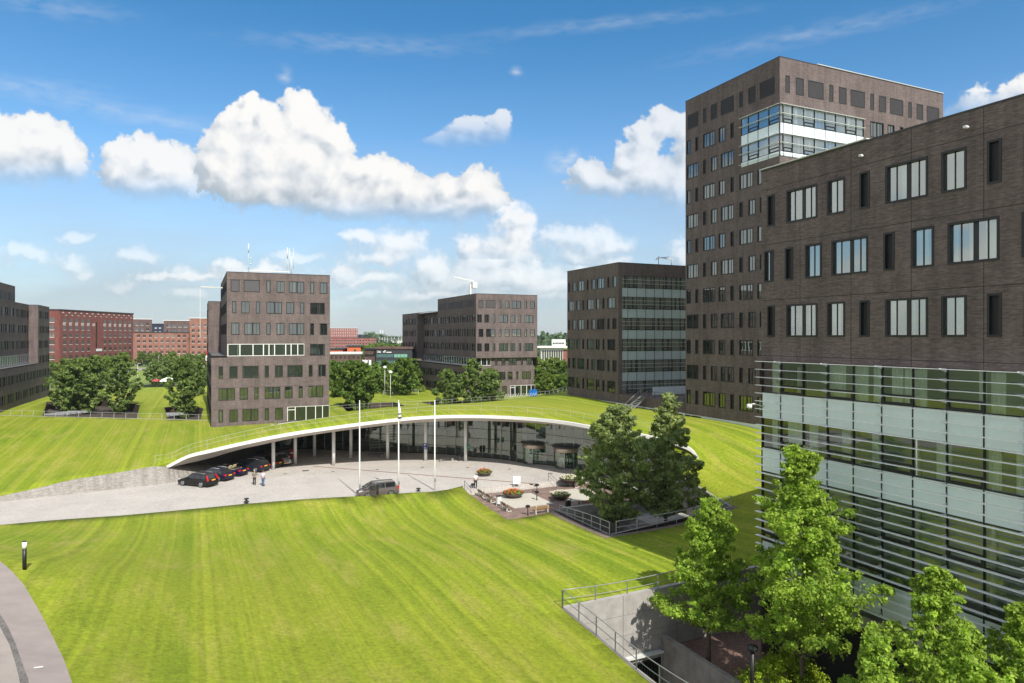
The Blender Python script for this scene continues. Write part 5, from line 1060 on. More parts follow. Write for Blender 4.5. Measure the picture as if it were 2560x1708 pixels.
# ------------------------------------------------------------------ railings
POSTC = {}; M_RAILW = mat('pale_rail', (0.46, 0.47, 0.46), .5, .2)
def railing(label, pts, h=1.08, space=1.9, r=0.028, mids=(0.5,), m=None, lean=(0, 0, 0), kerb=False, group=None, zf=None):
    m = m or M_STEEL; pts = [Vector((p[0], p[1], p[2] if len(p) > 2 else hz(p[0], p[1]))) for p in pts]; o0 = pts[0]; t = thing('railing', label, 'railing', o0, 0, group)
    L = [0]
    for i in range(len(pts)-1): L.append(L[-1]+(pts[i+1]-pts[i]).length)
    def at(s):
        for i in range(len(pts)-1):
            if s <= L[i+1]+1e-9: return pts[i].lerp(pts[i+1], (s-L[i])/(L[i+1]-L[i]))
        return pts[-1].copy()
    n = max(1, round(L[-1]/space)); ln = Vector(lean)
    fine = max(n, int(L[-1]/1.0)); path = [at(L[-1]*k/fine) for k in range(fine+1)]
    for z, nm in [(h, 'handrail')]+[(h*f, 'mid_rail') for f in mids]:
        q = MB(); q.tube([p-o0+Vector((0, 0, z))+ln*(z/h) for p in path], r if z == h else r*.75, n=6); q.build(nm, m, t)
    key = (h, r, tuple(lean), m.name)
    if key not in POSTC: q = MB(); q.obox((0, 0, -.1), (ln.x, ln.y, h), r*1.7, r*1.7); POSTC[key] = q.mesh('post', [m])
    for k in range(n+1):
        p = at(L[-1]*k/n)-o0; link('post', POSTC[key], t, p)
    if kerb: q = MB(); [q.obox(path[k]-o0+Vector((0, 0, .02)), path[k+1]-o0+Vector((0, 0, .02)), .14, .10) for k in range(len(path)-1)]; q.build('kerb', M_CONC, t)
    return t
rim = [(EAVE3[i]+inward(EAVE3, i)*1.6) for i in range(0, NE-5)]
st = [Q(389, 84.6, 1162), Q(400, 84.5, 1161)]
rim = [Vector((p.x, p.y, max(p.z+0.12, 0))) for p in rim]; rim = [Q(388, 83.0, 1161)]+rim[1:]
railing('light two rail railing following the curved white roof edge', rim, 1.05, 2.25, .015, m=M_RAILW, lean=(-.04, -.18, 0))
def curve2(a, n=6): return [Vector((p.x, p.y, 0)) for p in smooth_curve([(x, y, 0) for x, y in a], n)]
c = curve2([(2.3, 131.6), (-6, 137.5), (-20, 147.2), (-33.7, 156.8), (-48, 166)], 5)
railing('long pale kerb railing on the crest of the left lawn', [(p.x, p.y, hz(p.x, p.y)) for p in c], 0.95, 2.4, .022, mids=(), kerb=True, m=M_RAILW, lean=(.05, .3, 0))
mid = [P(825, 1030, 3.2), P(900, 1024, 3.5), P(1000, 1019, 3.9), P(1090, 1014, 4.1), P(1180, 1008, 4.1), P(1250, 1003, 4.0), P(1287, 998, 3.9)]; cc = smooth_curve(mid, 4)
railing('light railing curving across the lawn in front of the sunken tree beds', [(p.x, p.y, hz(p.x, p.y)) for p in cc], 1.05, 2.4, .017, m=M_RAILW, lean=(.03, .15, 0), kerb=False)
cc = [P(958, 987, 2.6), P(1000, 986, 2.6), P(1046, 984, 2.6)]
railing('short railing on the far lawn behind the leafy trees', [(p.x, p.y, hz(p.x, p.y)) for p in cc], 1.1, 2.4, .04, m=M_LITE)
cc = [P(1341, 988, 3.1), P(1378, 982, 4.3), P(1416, 977, 5.4)]
railing('railing climbing the lawn towards the block beside the tower', [(p.x, p.y, hz(p.x, p.y)) for p in cc], 1.1, 2.3, .04, m=M_LITE)
zc = hz(X2, Y2)
railing('steel railing running down the lawn edge above the ramp', [(X2-.1, Y2+.02, zr(Y2)+.05)]+[(X2-.1, y, zr(y)+.05) for y in range(36, 8, -2)], 1.08, 1.9, .03)
railing('steel railing along the top of the concrete panel wall', [(X2-.1, Y2+.12, hz(X2, Y2)+.03)]+[(x, Y2+.12, hz(x, Y2)+.03) for x in range(23, 34, 2)], 1.08, 2.3, .03)
railing('steel railing on the near rim of the tree court beside the terrace', [(a0+.6, b0-.1, hz(a0, b0)+.03)]+[(x, b0-.1, hz(x, b0)+.03) for x in range(35, 48, 2)], 1.08, 2.2, .034, m=M_RAILW)
railing('steel railing between the terrace and the tree court', [(a0-.1, b0-.1, hz(a0, b0)+.03), (a0-.1, 54.5, hz(a0, 54)+.03), (a0-.1, 60.2, -.45)], 1.08, 1.6, .034, m=M_RAILW)
for x, nm in ((TX0+.35, 'left'), (TX0+11.3, 'right')):
    t = thing('handrail', 'short dark sloping handrail at the %s end of the terrace steps' % nm, 'handrail', (x, TY1, 0), 0, 'step handrails'); q = MB(); q.tube([(0, .6, .95), (0, -1.5, .45)], .025, n=6); q.tube([(0, .6, .55), (0, -1.5, .05)], .02, n=6); q.build('rail', M_FRAME, t)
    for y, z0, z1 in ((.6, 0, .95), (-1.5, -.5, .45)): q = MB(); q.tube([(0, y, z0), (0, y, z1)], .025, n=6); q.build('post', M_FRAME, t)
# outside steps beside the tower block
t = thing('steel_stairs', 'light steel stairs climbing from the lawn to the raised brick terrace', 'stairs', (64.1, 89.6, 6.2)); q = MB()
for k in range(8): q.box(-2.5+k*.32, -2.15+k*.32, -1.0, .6, .1+k*.23, .16+k*.23)
q.build('treads', M_STEEL, t)
for y in (-1.05, .65): q = MB(); q.tube([(-2.6, y, .9), (.2, y, 2.9)], .03, n=6); q.tube([(-2.6, y, -.2), (-2.6, y, .9)], .03, n=6); q.tube([(.2, y, 1.8), (.2, y, 2.9)], .03, n=6); q.obox((-2.6, y, .0), (.1, y, 1.85), .05, .2); q.build('handrail', M_STEEL, t)
railing('dark railing along the edge of the raised brick terrace', [(64.3, 95.8, 8.0), (64.3, 90.4, 8.0)], 1.0, 1.8, .03, m=M_FRAME); railing('dark railing on the raised brick terrace right of the stairs', [(64.3, 88.3, 8.0), (64.3, 79.5, 8.0)], 1.0, 1.8, .03, m=M_FRAME)
# ------------------------------------------------------------------ trees
def leafmat(name, c1, c2, trans=0.3):
    m = bpy.data.materials.new(name); m.use_nodes = True; t = m.node_tree; t.nodes.clear(); out = N(t, 'ShaderNodeOutputMaterial')
    a = N(t, 'ShaderNodeAttribute', attribute_name='tone'); col = mix(t, a.outputs['Fac'], c1, c2)
    tc = N(t, 'ShaderNodeTexCoord'); n = N(t, 'ShaderNodeTexNoise', i_Scale=0.7, i_Detail=3.0); t.links.new(tc.outputs['Object'], n.inputs[0])
    col = mix(t, 1.0, col, ramp(t, n.outputs['Fac'], [(0.3, 0.70), (0.7, 1.3)]), 'MULTIPLY')
    d = N(t, 'ShaderNodeBsdfPrincipled', i_Roughness=0.55); d.inputs['Specular IOR Level'].default_value = 0.3; t.links.new(col, d.inputs['Base Color'])
    tr = N(t, 'ShaderNodeBsdfTranslucent'); t.links.new(mix(t, 1.0, col, (1.25, 1.35, 0.6), 'MULTIPLY'), tr.inputs[0])
    ms = N(t, 'ShaderNodeMixShader', i_0=trans); t.links.new(d.outputs[0], ms.inputs[1]); t.links.new(tr.outputs[0], ms.inputs[2]); t.links.new(ms.outputs[0], out.inputs[0]); return m
M_LNEAR = leafmat('bright_leaves', (0.14, 0.25, 0.028), (0.46, 0.60, 0.09), 0.5)
M_LDARK = leafmat('dark_leaves', (0.085, 0.145, 0.032), (0.24, 0.32, 0.085), 0.25)
M_LMID = leafmat('mid_green_leaves', (0.065, 0.125, 0.020), (0.18, 0.27, 0.045), 0.28)
M_LPALE = leafmat('pale_leaves', (0.11, 0.18, 0.03), (0.25, 0.33, 0.055), 0.30)
M_LFAR = leafmat('far_leaves', (0.055, 0.10, 0.05), (0.10, 0.15, 0.06), 0.2)
M_LRUST = leafmat('rusty_leaves', (0.16, 0.09, 0.04), (0.26, 0.20, 0.05), 0.25)
M_LPAIR = leafmat('grey_green_leaves', (0.15, 0.205, 0.07), (0.42, 0.49, 0.20), 0.42)
def leaves(name, cl, per, size, seed, m, up=0.35, shell=0.5):
    """cl: rows of x,y,z,r(,flat) clump spheres"""
    g = np.random.default_rng(seed); cl = np.asarray(cl, float); n = len(cl)*per; c = np.repeat(cl, per, 0)
    d = g.normal(size=(n, 3)); d /= np.linalg.norm(d, axis=1)[:, None]; rr = g.random(n)**(1/3)*(1-shell)+shell*(0.75+0.35*g.random(n)); d2 = d.copy(); d2[:, 2] *= 0.75
    p = c[:, :3]+d2*(np.minimum(np.abs(g.normal(size=n))*0.62+0.12, 1.5)*c[:, 3])[:, None]
    nn = d*0.8+g.normal(size=(n, 3))*0.6+np.array([0, 0, up]); nn /= np.linalg.norm(nn, axis=1)[:, None]
    a = np.cross(nn, g.normal(size=(n, 3))); a /= np.linalg.norm(a, axis=1)[:, None]; b = np.cross(nn, a); s = size*(0.6+0.8*g.random(n)); a *= s[:, None]*0.5; b *= s[:, None]*0.32
    k = nn*(s*0.12)[:, None]
    v = np.stack([p-a, p+b-k, p+a, p-b-k], 1).reshape(-1, 3)
    tone = np.clip(0.5+0.25*g.normal(size=n)+0.25*(np.repeat(g.random(len(cl)), per)-0.5)*2, 0, 1)
    me = bpy.data.meshes.new(name); me.vertices.add(len(v)); me.vertices.foreach_set('co', v.ravel()); me.loops.add(len(v)); me.loops.foreach_set('vertex_index', np.arange(len(v), dtype=np.int32))
    me.polygons.add(n); me.polygons.foreach_set('loop_start', np.arange(0, len(v), 4, dtype=np.int32)); me.polygons.foreach_set('loop_total', np.full(n, 4, dtype=np.int32))
    at = me.attributes.new('tone', 'FLOAT', 'POINT'); at.data.foreach_set('value', np.repeat(tone, 4).astype(np.float32)); me.materials.append(m); me.update(); me.validate(); return me
def tree_meshes(h, rad, base, seed, m, nclump, per, leaf, shape='cone', trunk_r=0.16, csize=0.22, lean=0.0):
    rnd = random.Random(seed); cl = []; br = MB(); ph = [rnd.uniform(0, 6.28) for _ in range(4)]
    sway = lambda z: Vector((math.sin(z*0.5+ph[0])*0.12*rad*0.4, math.cos(z*0.4+ph[1])*0.12*rad*0.4, 0))
    top = h*0.97; pts = [sway(z)*(z/h)+Vector((0, 0, z)) for z in [h*k/9 for k in range(10)]]; br.tube(pts, [trunk_r*(1-0.93*k/9)**0.9 for k in range(10)], n=8)
    ga = 2.39996
    for i in range(nclump):
        u = (i+0.5)/nclump
        if shape == 'cone': t = u**1.25; pr = (1-t)**0.72*min(1, (t+0.03)/0.16)**0.5
        elif shape == 'loose': t = u**1.1; pr = (1-t)**0.62*min(1, (t+0.05)/0.22)**0.6*(0.80+0.26*math.sin(t*19+ph[3]))
        elif shape == 'oval': t = u**1.0; pr = math.sin(math.pi*min(1, (t*0.93+0.05)))**0.62
        else: t = u; pr = math.sin(math.pi*min(1, t*0.9+0.08))**0.5
        z = base+(h-base)*t; az = i*ga+rnd.uniform(-.4, .4); lob = 1+0.24*math.sin(az*2+ph[0]+t*5)+0.20*math.sin(az*3+ph[1]-t*7)+0.18*math.sin(t*21+ph[2]+az)
        inner = rnd.random() < 0.3; rr = rad*pr*lob*(rnd.uniform(0.15, 0.6) if inner else rnd.uniform(0.72, 1.0)); cr = rad*csize*rnd.uniform(0.65, 1.25)*(0.55+0.45*pr)
        rr = max(0, rr-cr*0.5); p = sway(z)*(z/h)+Vector((rr*math.cos(az), rr*math.sin(az), z)); cl.append((p.x, p.y, p.z, cr))
        if i % 2 == 0 and t < 0.93:
            z0 = max(base*0.85, z-rr*0.75-0.3); q0 = sway(z0)*(z0/h)+Vector((0, 0, z0)); mid = q0.lerp(p, 0.5)+Vector((0, 0, -0.08*rr)); w = trunk_r*0.34*(1-t*0.75); br.tube([q0, mid, p], [w, w*0.6, w*0.2], n=5, cap=False)
        if not inner:                              # sprays running on past the clump
            for s_ in range(rnd.choice((1, 2, 2, 3))):
                a2 = az+rnd.uniform(-.7, .7); ln = cr*rnd.uniform(.9, 1.7); up = rnd.uniform(-.1, .9); cl.append((p.x+ln*math.cos(a2), p.y+ln*math.sin(a2), p.z+ln*up*.6, cr*rnd.uniform(.3, .5)))
    for k in range(3): cl.append((*(sway(h)+Vector((rnd.uniform(-.1, .1)*rad, rnd.uniform(-.1, .1)*rad, h-0.02*h*k))), rad*0.12))
    return br.mesh('trunk', [M_BARK]), leaves('crown', cl, per, leaf, seed, m)
def put_tree(ms, p, label, rz=0, sc=1.0, group=None, cat='tree', name='tree'):
    t = thing(name, label, cat, p, rz, group); t.scale = (sc, sc, sc) if not isinstance(sc, tuple) else sc; link('trunk', ms[0], t); link('crown', ms[1], t); return t
# bright young trees in the sunken court by the near building
zb = -3.3
NT = [(1772, 43.2, 1252, 3.2, 1, 'bright green young tree over the concrete panel wall, leftmost in the sunken court'),
      (2006, 37.6, 1126, 4.0, 2, 'tallest bright green tree, second from the left in the sunken court'),
      (2345, 31.2, 1425, 2.75, 3, 'bright green tree in front of the lowest louvres, third in the sunken court'),
      (2555, 29.0, 1520, 2.5, 4, 'bright green tree touching the right edge of the photo'),
      (2200, 27.8, 1600, 2.4, 5, 'low bright tree at the bottom edge under the third court tree'),
      (2430, 25.5, 1590, 2.5, 6, 'low bright tree at the bottom right corner')]
for px, D, yt, rad, sd, lab in NT:
    p = Q(px, D); hgt = H-(yt-HY)*D/F-zb; ms = tree_meshes(hgt, rad, hgt*(0.26 if sd < 5 else .3), 40+sd, M_LNEAR, 250 if sd < 3 else 190, 130, 0.175 if sd < 3 else 0.165, 'loose', 0.15, 0.165); put_tree(ms, (p.x, p.y, zb), lab, group='young trees in the sunken court')
# yellow green bush at the bottom edge
cl = []; rnd = random.Random(9)
for k in range(170):
    a, r_, z = rnd.uniform(0, 6.28), rnd.random()**.5, rnd.random(); cl.append((2.7*r_*math.cos(a), 2.0*r_*math.sin(a), 0.4+2.5*(1-r_*r_)**.7*z**.35, .38))
me = leaves('yellow_bush', cl, 110, 0.13, 5, leafmat('yellow_leaves', (0.17, 0.27, 0.015), (0.38, 0.48, 0.03), 0.35)); b_ = Q(1962, 38.6); o = link('bush', me, None, (b_.x, b_.y, -3.3)); tag(o, 'yellow green bush at the bottom edge under the tallest court tree', 'bush'); o.rotation_euler = (0, 0, -.4)
# pair of dark trees in the tree court by the terrace
ms = tree_meshes(14.4, 3.05, 3.7, 71, M_LPAIR, 230, 110, 0.30, 'oval', 0.22, 0.16); p = Q(1540, 65.0); put_tree(ms, (p.x, p.y, -3.6), 'dark broad tree right of the terrace, left one of the pair', name='tree', group='pair of dark trees by the terrace')
ms = tree_meshes(15.4, 3.5, 4.2, 72, M_LPAIR, 220, 100, 0.30, 'cone', 0.2, 0.16); p = Q(1664, 66.5); put_tree(ms, (p.x, p.y, -3.6), 'dark tall tree with a pointed top, right one of the pair by the terrace', name='tree', group='pair of dark trees by the terrace')
# clump behind the left crest railing
def tt(px, D, yt, rad, zb, seed, m, lab, base=.12, ncl=120, per=60, leaf=.55, shape='oval', cs=.17, group=None):
    p = Q(px, D); hgt = H-(yt-HY)*D/F-zb; ms = tree_meshes(hgt, rad, hgt*base, seed, m, ncl, per, leaf, shape, 0.2, cs); return put_tree(ms, (p.x, p.y, zb), lab, group=group)
tt(160, 153, 900, 3.0, 0.6, 101, M_LDARK, 'dark bushy tree nearest the left block, leftmost of the lawn clump', .08, group='dark trees on the left lawn')
tt(196, 146, 898, 3.8, 0.6, 102, M_LDARK, 'widest dark bushy tree in the left lawn clump', .05, 170, 70, group='dark trees on the left lawn')
tt(236, 162, 890, 2.9, 0.6, 103, M_LDARK, 'dark tree standing behind the widest one in the left lawn clump', .08, group='dark trees on the left lawn')
tt(303, 147, 884, 2.9, 0.6, 104, M_LDARK, 'dark oval tree at the right end of the left lawn clump', .06, 150, 65, group='dark trees on the left lawn')
tt(459, 137, 895, 2.5, 0.9, 105, M_LDARK, 'dark upright tree left of the antenna building', .05, 150, 65, group='dark trees on the left lawn')
tt(490, 180, 905, 3.6, 1.5, 106, M_LDARK, 'dark tree half hidden behind the upright one left of the antenna building', .1, 100, 55, group='dark trees on the left lawn')
tt(895, 142, 905, 3.6, 1.0, 111, M_LMID, 'broad green tree just right of the antenna building', .06, 170, 70, group='green trees on the middle lawn')
tt(852, 170, 915, 3.6, 1.2, 112, M_LMID, 'green tree touching the right side of the antenna building', .1, 100, 55, group='green trees on the middle lawn')
tt(1010, 176, 898, 3.8, 1.8, 113, M_LMID, 'bright topped green tree against the left end of the middle block', .12, 130, 60, group='green trees on the middle lawn')
tt(950, 190, 925, 4.0, 1.8, 114, M_LMID, 'lower green tree in the gap before the lettered shop', .12, 100, 55, group='green trees on the middle lawn')
tt(1118, 148, 926, 2.5, 1.3, 115, M_LDARK, 'smaller dark tree in front of the middle block', .05, 130, 60, group='green trees on the middle lawn')
tt(1182, 150, 900, 2.6, 1.3, 116, M_LDARK, 'taller dark tree in front of the corner of the middle block', .05, 140, 62, group='green trees on the middle lawn')
tt(1225, 152, 924, 2.8, 1.3, 117, M_LDARK, 'wide dark tree right of the taller one before the middle block', .05, 140, 62, group='green trees on the middle lawn')
for k_, (px, D, yt, rad, sd, m) in enumerate(((1352, 205, 900, 4.5, 121, M_LPALE), (1378, 196, 896, 4.6, 122, M_LPALE), (1404, 188, 905, 4.2, 123, M_LMID), (1345, 188, 925, 3.4, 124, M_LMID), (1366, 180, 935, 3.2, 125, M_LPALE), (1395, 176, 940, 3.2, 126, M_LPALE), (1415, 172, 935, 3.0, 127, M_LMID))):
    tt(px, D, yt, rad, 2.0, sd, m, 'leafy %s tree in the gap right of the middle block, %s' % ('pale' if m is M_LPALE else 'green', ('tallest at the left', 'tallest in the centre', 'tall at the right', 'lower at the left edge', 'low in the centre', 'low right of centre', 'lowest at the right edge')[k_]), .04, 90, 55, .55, group='trees in the gap right of the middle block')
# shared meshes for the many farther trees
V1 = [tree_meshes(9, 3.4, 0.9, 200+i, m, 70, 34, 0.8, 'oval', 0.16, .2) for i, m in enumerate((M_LMID, M_LPALE, M_LDARK, M_LMID))]
rnd = random.Random(21); ORD = 'first second third fourth fifth sixth seventh eighth ninth tenth eleventh twelfth thirteenth fourteenth fifteenth sixteenth seventeenth eighteenth nineteenth twentieth twenty-first twenty-second twenty-third twenty-fourth'.split()
GL = {0: 'mid green', 1: 'pale green', 2: 'dark green', 3: 'mid green'}
def row_trees(specs, group, where):
    specs = sorted(specs)
    for k_, (px, D, yt, v) in enumerate(specs):
        if px < 560 and D > 255: D = D*1.2 if px < 333 else D*1.42
        p = Q(px, D); hgt = max(3.0, H-(yt-HY)*D/F-0.4); s = hgt/9; put_tree(V1[v], (p.x, p.y, 0.4), '%s tree, %s from the left, %s' % (GL[v], ORD[k_], where), rnd.uniform(0, 6), (s*rnd.uniform(.85, 1.15), s*rnd.uniform(.85, 1.15), s), group)
row_trees([(px, D, yt, v) for px, D, yt, v in ((130, 252, 905, 2), (205, 250, 898, 2), (250, 245, 900, 1), (268, 262, 890, 1), (282, 250, 898, 0), (312, 270, 885, 1), (352, 280, 880, 1), (372, 275, 882, 0), (395, 285, 882, 1), (412, 270, 890, 0), (430, 280, 880, 1), (452, 288, 888, 1), (470, 280, 884, 0), (492, 286, 886, 1), (510, 290, 884, 1), (388, 240, 905, 2), (425, 242, 900, 2), (500, 250, 925, 2), (515, 255, 928, 2), (180, 240, 915, 2), (225, 236, 920, 2))], 'trees along the far car park', 'along the car park below the red buildings')
row_trees([(px, D, yt, v) for px, D, yt, v in ((828, 200, 905, 0), (846, 195, 908, 0), (872, 205, 905, 0), (905, 200, 912, 3), (922, 198, 918, 1), (938, 205, 908, 3), (962, 195, 905, 0), (978, 202, 912, 1), (1000, 200, 905, 3), (1030, 205, 900, 0), (985, 186, 930, 1), (930, 188, 935, 0), (870, 186, 930, 3), (906, 250, 868, 0), (912, 245, 885, 3), (928, 255, 870, 1), (940, 262, 868, 0), (1050, 210, 905, 0))], 'trees before the shops', 'before the low shop buildings')
row_trees([(px, D, yt, v) for px, D, yt, v in ((925, 420, 861, 1), (940, 440, 862, 0), (955, 400, 860, 1), (972, 430, 861, 3), (990, 410, 862, 1), (1008, 430, 860, 0), (1350, 360, 893, 1), (1366, 352, 897, 1), (1385, 350, 896, 0))], 'trees behind the shops', 'behind the shops or beside the pavilion')
# low shrubs near railings
def shrub(p, r, m, lab, sd, group):
    g_ = random.Random(sd); cl = [(g_.uniform(-r, r), g_.uniform(-r*.6, r*.6), g_.uniform(.2, r*.6), r*.3) for _ in range(26)]; me = leaves('leaves', cl, 60, .3, sd, m); o = link('shrub', me, None, p); tag(o, lab, 'shrub', group); return o
for i, (px, py) in enumerate(((1000, 978), (1022, 976), (1040, 978), (985, 979))): p = P(px, py, 2.6); shrub((p.x, p.y, 2.4), 2.4, M_LPALE, 'low pale shrub behind the short far railing, %s from the left' % ('second', 'third', 'fourth', 'first')[i], 300+i, 'pale shrubs behind the short railing')
for i, (px, D) in enumerate(((925, 196), (960, 192), (1000, 190))): p = Q(px, D); shrub((p.x, p.y, 4.0), 2.6, M_LRUST, 'rusty brown bush among the trees before the shops, %s' % ('left', 'middle', 'right')[i], 320+i, 'rusty bushes')
# the wood on the horizon: one mass
def wood(name, specs, seed, m, leaf, per=90):
    g_ = random.Random(seed); cl = []
    for x0, x1, D, yt, n in specs:
        for k in range(n):
            px = g_.uniform(x0, x1); d = D*g_.uniform(.94, 1.06); top = H-(yt-HY)*d/F; hh = top*g_.uniform(.72, 1.02); p = Q(px, d); r = max(2.5, hh*.3)
            for z in (hh*.25, hh*.55, hh-r*.5): cl.append((p.x+g_.uniform(-r, r)*.4, p.y+g_.uniform(-r, r)*.4, z, r))
    me = leaves(name, cl, per, leaf, seed, m); o = link(name, me); tag(o, kind='stuff'); o['label'] = 'far woods along the horizon'
wood('far_woods', [(895, 957, 900, 837, 40), (950, 1040, 1300, 842, 50), (1340, 1425, 620, 838, 60), (1335, 1425, 480, 858, 26), (940, 1020, 560, 858, 26)], 61, M_LFAR, 5.0, 50)
wood('far_woods', [(-400, 3000, 2600, 839, 420)], 62, M_LFAR, 14.0, 16)
wood('far_woods', [(480, 1030, 1500, 846, 90), (1340, 1430, 420, 880, 14)], 63, M_LMID, 7.0, 30)
# ------------------------------------------------------------------ cars
M_TYRE = mat('tyre_rubber', (0.015, 0.015, 0.015), 0.8); M_RIM = mat('alloy_rim', (0.45, 0.45, 0.46), 0.35, 0.8); M_CGL = mat('car_glass', (0.012, 0.016, 0.018), 0.04, spec=0.9)
M_TAIL = mat('tail_lamp', (0.55, 0.01, 0.012), 0.2); M_HEAD = mat('head_lamp', (0.7, 0.72, 0.74), 0.15, spec=1.0); M_PLATE = mat('yellow_plate', (0.85, 0.42, 0.01), 0.5); M_TRIM = mat('black_trim', (0.012, 0.012, 0.012), 0.5)
def paint(name, c, metal=0.0): return mat(name, tuple(v*.7 for v in c), 0.25, metal, spec=0.35)
def car(label, col, p, head, kind, L=4.7, W=1.82, Hh=1.48, glass=M_CGL, group='cars parked under the canopy edge'):
    t = thing('parked_car' if kind != 'van' else 'minivan', label, 'car', (p.x, p.y, p.z), head, group); h = L/2; w = W/2
    belt = {'suv': 1.06, 'van': 1.03}.get(kind, 0.93); hood = {'suv': 1.02, 'van': 0.98}.get(kind, 0.86); hw = {'van': 0.42, 'suv': .38, 'prius': .40}.get(kind, 0.30)
    if kind == 'cabrio': rear = 0.95; belt = .88
    else: rear = belt+.02
    # station: x, half width, sill z, shoulder z, deck z
    st = [(-h, w*.78, .38, .62, .70), (-h+.08, w*.92, .27, .70, rear-.08), (-h+.35, w*.98, .22, .72, rear), (-h*.55, w, .20, .74, belt), (0, w, .19, .74, belt), (h*.36, w, .19, .73, belt), (h*.55, w*.99, .20, .72, hood), (h*.82, w*.95, .22, .66, hood-.10), (h-.12, w*.86, .26, .58, hood-.22), (h, w*.70, .34, .52, .60)]
    q = MB(); rows = []
    for x, ww, z0, zs, zd in st: rows.append([(x, s*a*ww, z) for s, seq in ((1, ((.90, z0), (.99, z0+.12), (1.0, zs*.72), (1.0, zs), (.93, zd-.03), (.80, zd), (0, zd+.03))),) for a, z in seq]+[(x, -a*ww, z) for a, z in ((.80, zd), (.93, zd-.03), (1.0, zs), (1.0, zs*.72), (.99, z0+.12), (.90, z0))])
    for i in range(len(rows)-1):
        for k in range(len(rows[0])-1): q.quad(rows[i][k], rows[i][k+1], rows[i+1][k+1], rows[i+1][k]); q.sm[-1] = True
    for r_, rev in ((rows[0], True), (rows[-1], False)):
        n = len(r_); i0 = len(q.v); q.v += r_; q.f.append(tuple(range(i0, i0+n)) if rev else tuple(range(i0+n-1, i0-1, -1))); q.m.append(0); q.sm.append(False); q.uv += [(0, 0)]*n
    q.box(-h+.15, h-.15, -w*.86, w*.86, .17, .24, 1)
    prof = {'wagon': (1.02, .30, -1.75, -2.16), 'estate': (1.10, .30, -1.35, -2.18), 'suv': (1.10, .45, -1.55, -2.08), 'hatch': (1.10, .35, -1.25, -2.0), 'prius': (1.45, .25, -.9, -2.05), 'van': (1.62, .55, -1.75, -2.05)}.get(kind)
    gl = []
    if prof:
        xa, xb, xc, xd = prof; zr = Hh; wt = w*.70; wb = w*.93
        B0 = [(xa, belt), (xb, zr-.03), ((xb+xc)/2, zr+.02), (xc, zr-.04), (xd, belt)]
        def wid(z): return wb+(wt-wb)*(z-belt)/(zr-belt)
        for s in (1, -1):
            i0 = len(q.v); pts = [(x, s*wid(z), z) for x, z in B0]; q.v += pts; q.f.append(tuple(range(i0, i0+5)) if s == -1 else tuple(range(i0+4, i0-1, -1))); q.m.append(0); q.sm.append(False); q.uv += [(0, 0)]*5
        for k in range(4): (x0, z0), (x1, z1) = B0[k], B0[k+1]; q.quad((x0, -wid(z0), z0), (x0, wid(z0), z0), (x1, wid(z1), z1), (x1, -wid(z1), z1)); q.sm[-1] = True
        def sidewin(x0, x1, nm='side_window'):
            """window between body stations, following the roof outline"""
            for s in (1, -1):
                def topz(x):
                    for k in range(4):
                        (p0, z0), (p1, z1) = B0[k], B0[k+1]
                        if p1 <= x <= p0: return z0+(z1-z0)*(p0-x)/(p0-p1)
                    return belt
                zt = lambda x: max(belt+.05, min(topz(x)-.06, zr-.10)); zb = belt+.035; g = MB(); e = .008
                n = 5; xs = [x0+(x1-x0)*i/n for i in range(n+1)]
                for a, b in zip(xs, xs[1:]):
                    A = (a, s*(wid(zb)+e), zb); B = (b, s*(wid(zb)+e), zb); C_ = (b, s*(wid(zt(b))+e), zt(b)); D = (a, s*(wid(zt(a))+e), zt(a))
                    g.quad(A, B, C_, D) if s == -1 else g.quad(B, A, D, C_)
                g.build(nm, glass, t)
        spans = {'wagon': [(.80, -.25), (-.33, -1.2), (-1.28, -1.95)], 'estate': [(.88, -.2), (-.28, -1.15), (-1.23, -1.9)], 'suv': [(.9, -.1), (-.18, -1.05), (-1.12, -1.75)], 'hatch': [(.9, -.1), (-.18, -1.05), (-1.12, -1.6)], 'prius': [(1.1, .0), (-.08, -.95), (-1.0, -1.5)], 'van': [(1.25, .42), (.30, -.62), (-.70, -1.75)]}[kind]
        for a, b in spans: sidewin(a, b)
        def endwin(x0, z0, x1, z1, nm, f0=.12, f1=.9, o=.012):
            g = MB(); A, B = (x0+(x1-x0)*f0, z0+(z1-z0)*f0), (x0+(x1-x0)*f1, z0+(z1-z0)*f1); s = 1 if x0 > x1 else -1; n = Vector((z1-z0, 0, -(x1-x0))).normalized()*o; n = n if n.z > 0 else -n
            pts = [(A[0]+n.x, -wid(A[1])*.9, A[1]+n.z), (A[0]+n.x, wid(A[1])*.9, A[1]+n.z), (B[0]+n.x, wid(B[1])*.9, B[1]+n.z), (B[0]+n.x, -wid(B[1])*.9, B[1]+n.z)]
            g.quad(*pts); g.build(nm, glass, t)
        endwin(xa, belt, xb, zr-.03, 'windscreen'); endwin(xd, belt, xc, zr-.04, 'rear_window')
        if kind in ('wagon', 'suv', 'van', 'estate'):
            for s in (1, -1): r_ = MB(); r_.tube([(xb-.1, s*wt*.93, zr+.03), ((xb+xc)/2, s*wt*.93, zr+.075), (xc+.1, s*wt*.93, zr+.02)], .02, n=5); r_.build('roof_rail', M_LITE if kind != 'wagon' else M_STEEL, t)
    else:
        g = MB(); g.quad((1.0, -w*.82, belt), (1.0, w*.82, belt), (.42, w*.66, 1.36), (.42, -w*.66, 1.36)); g.build('windscreen', glass, t); g = MB(); g.tube([(1.0, -w*.84, belt), (.40, -w*.68, 1.38), (.40, w*.68, 1.38), (1.0, w*.84, belt)], .03, n=5); g.build('windscreen_frame', M_TRIM, t)
        beige = mat('beige_leather', (0.50, 0.42, 0.26), .6); g = MB(); g.box(-1.25, .75, -w*.80, w*.80, belt-.25, belt+.045); g.build('cabin_tub', beige, t)
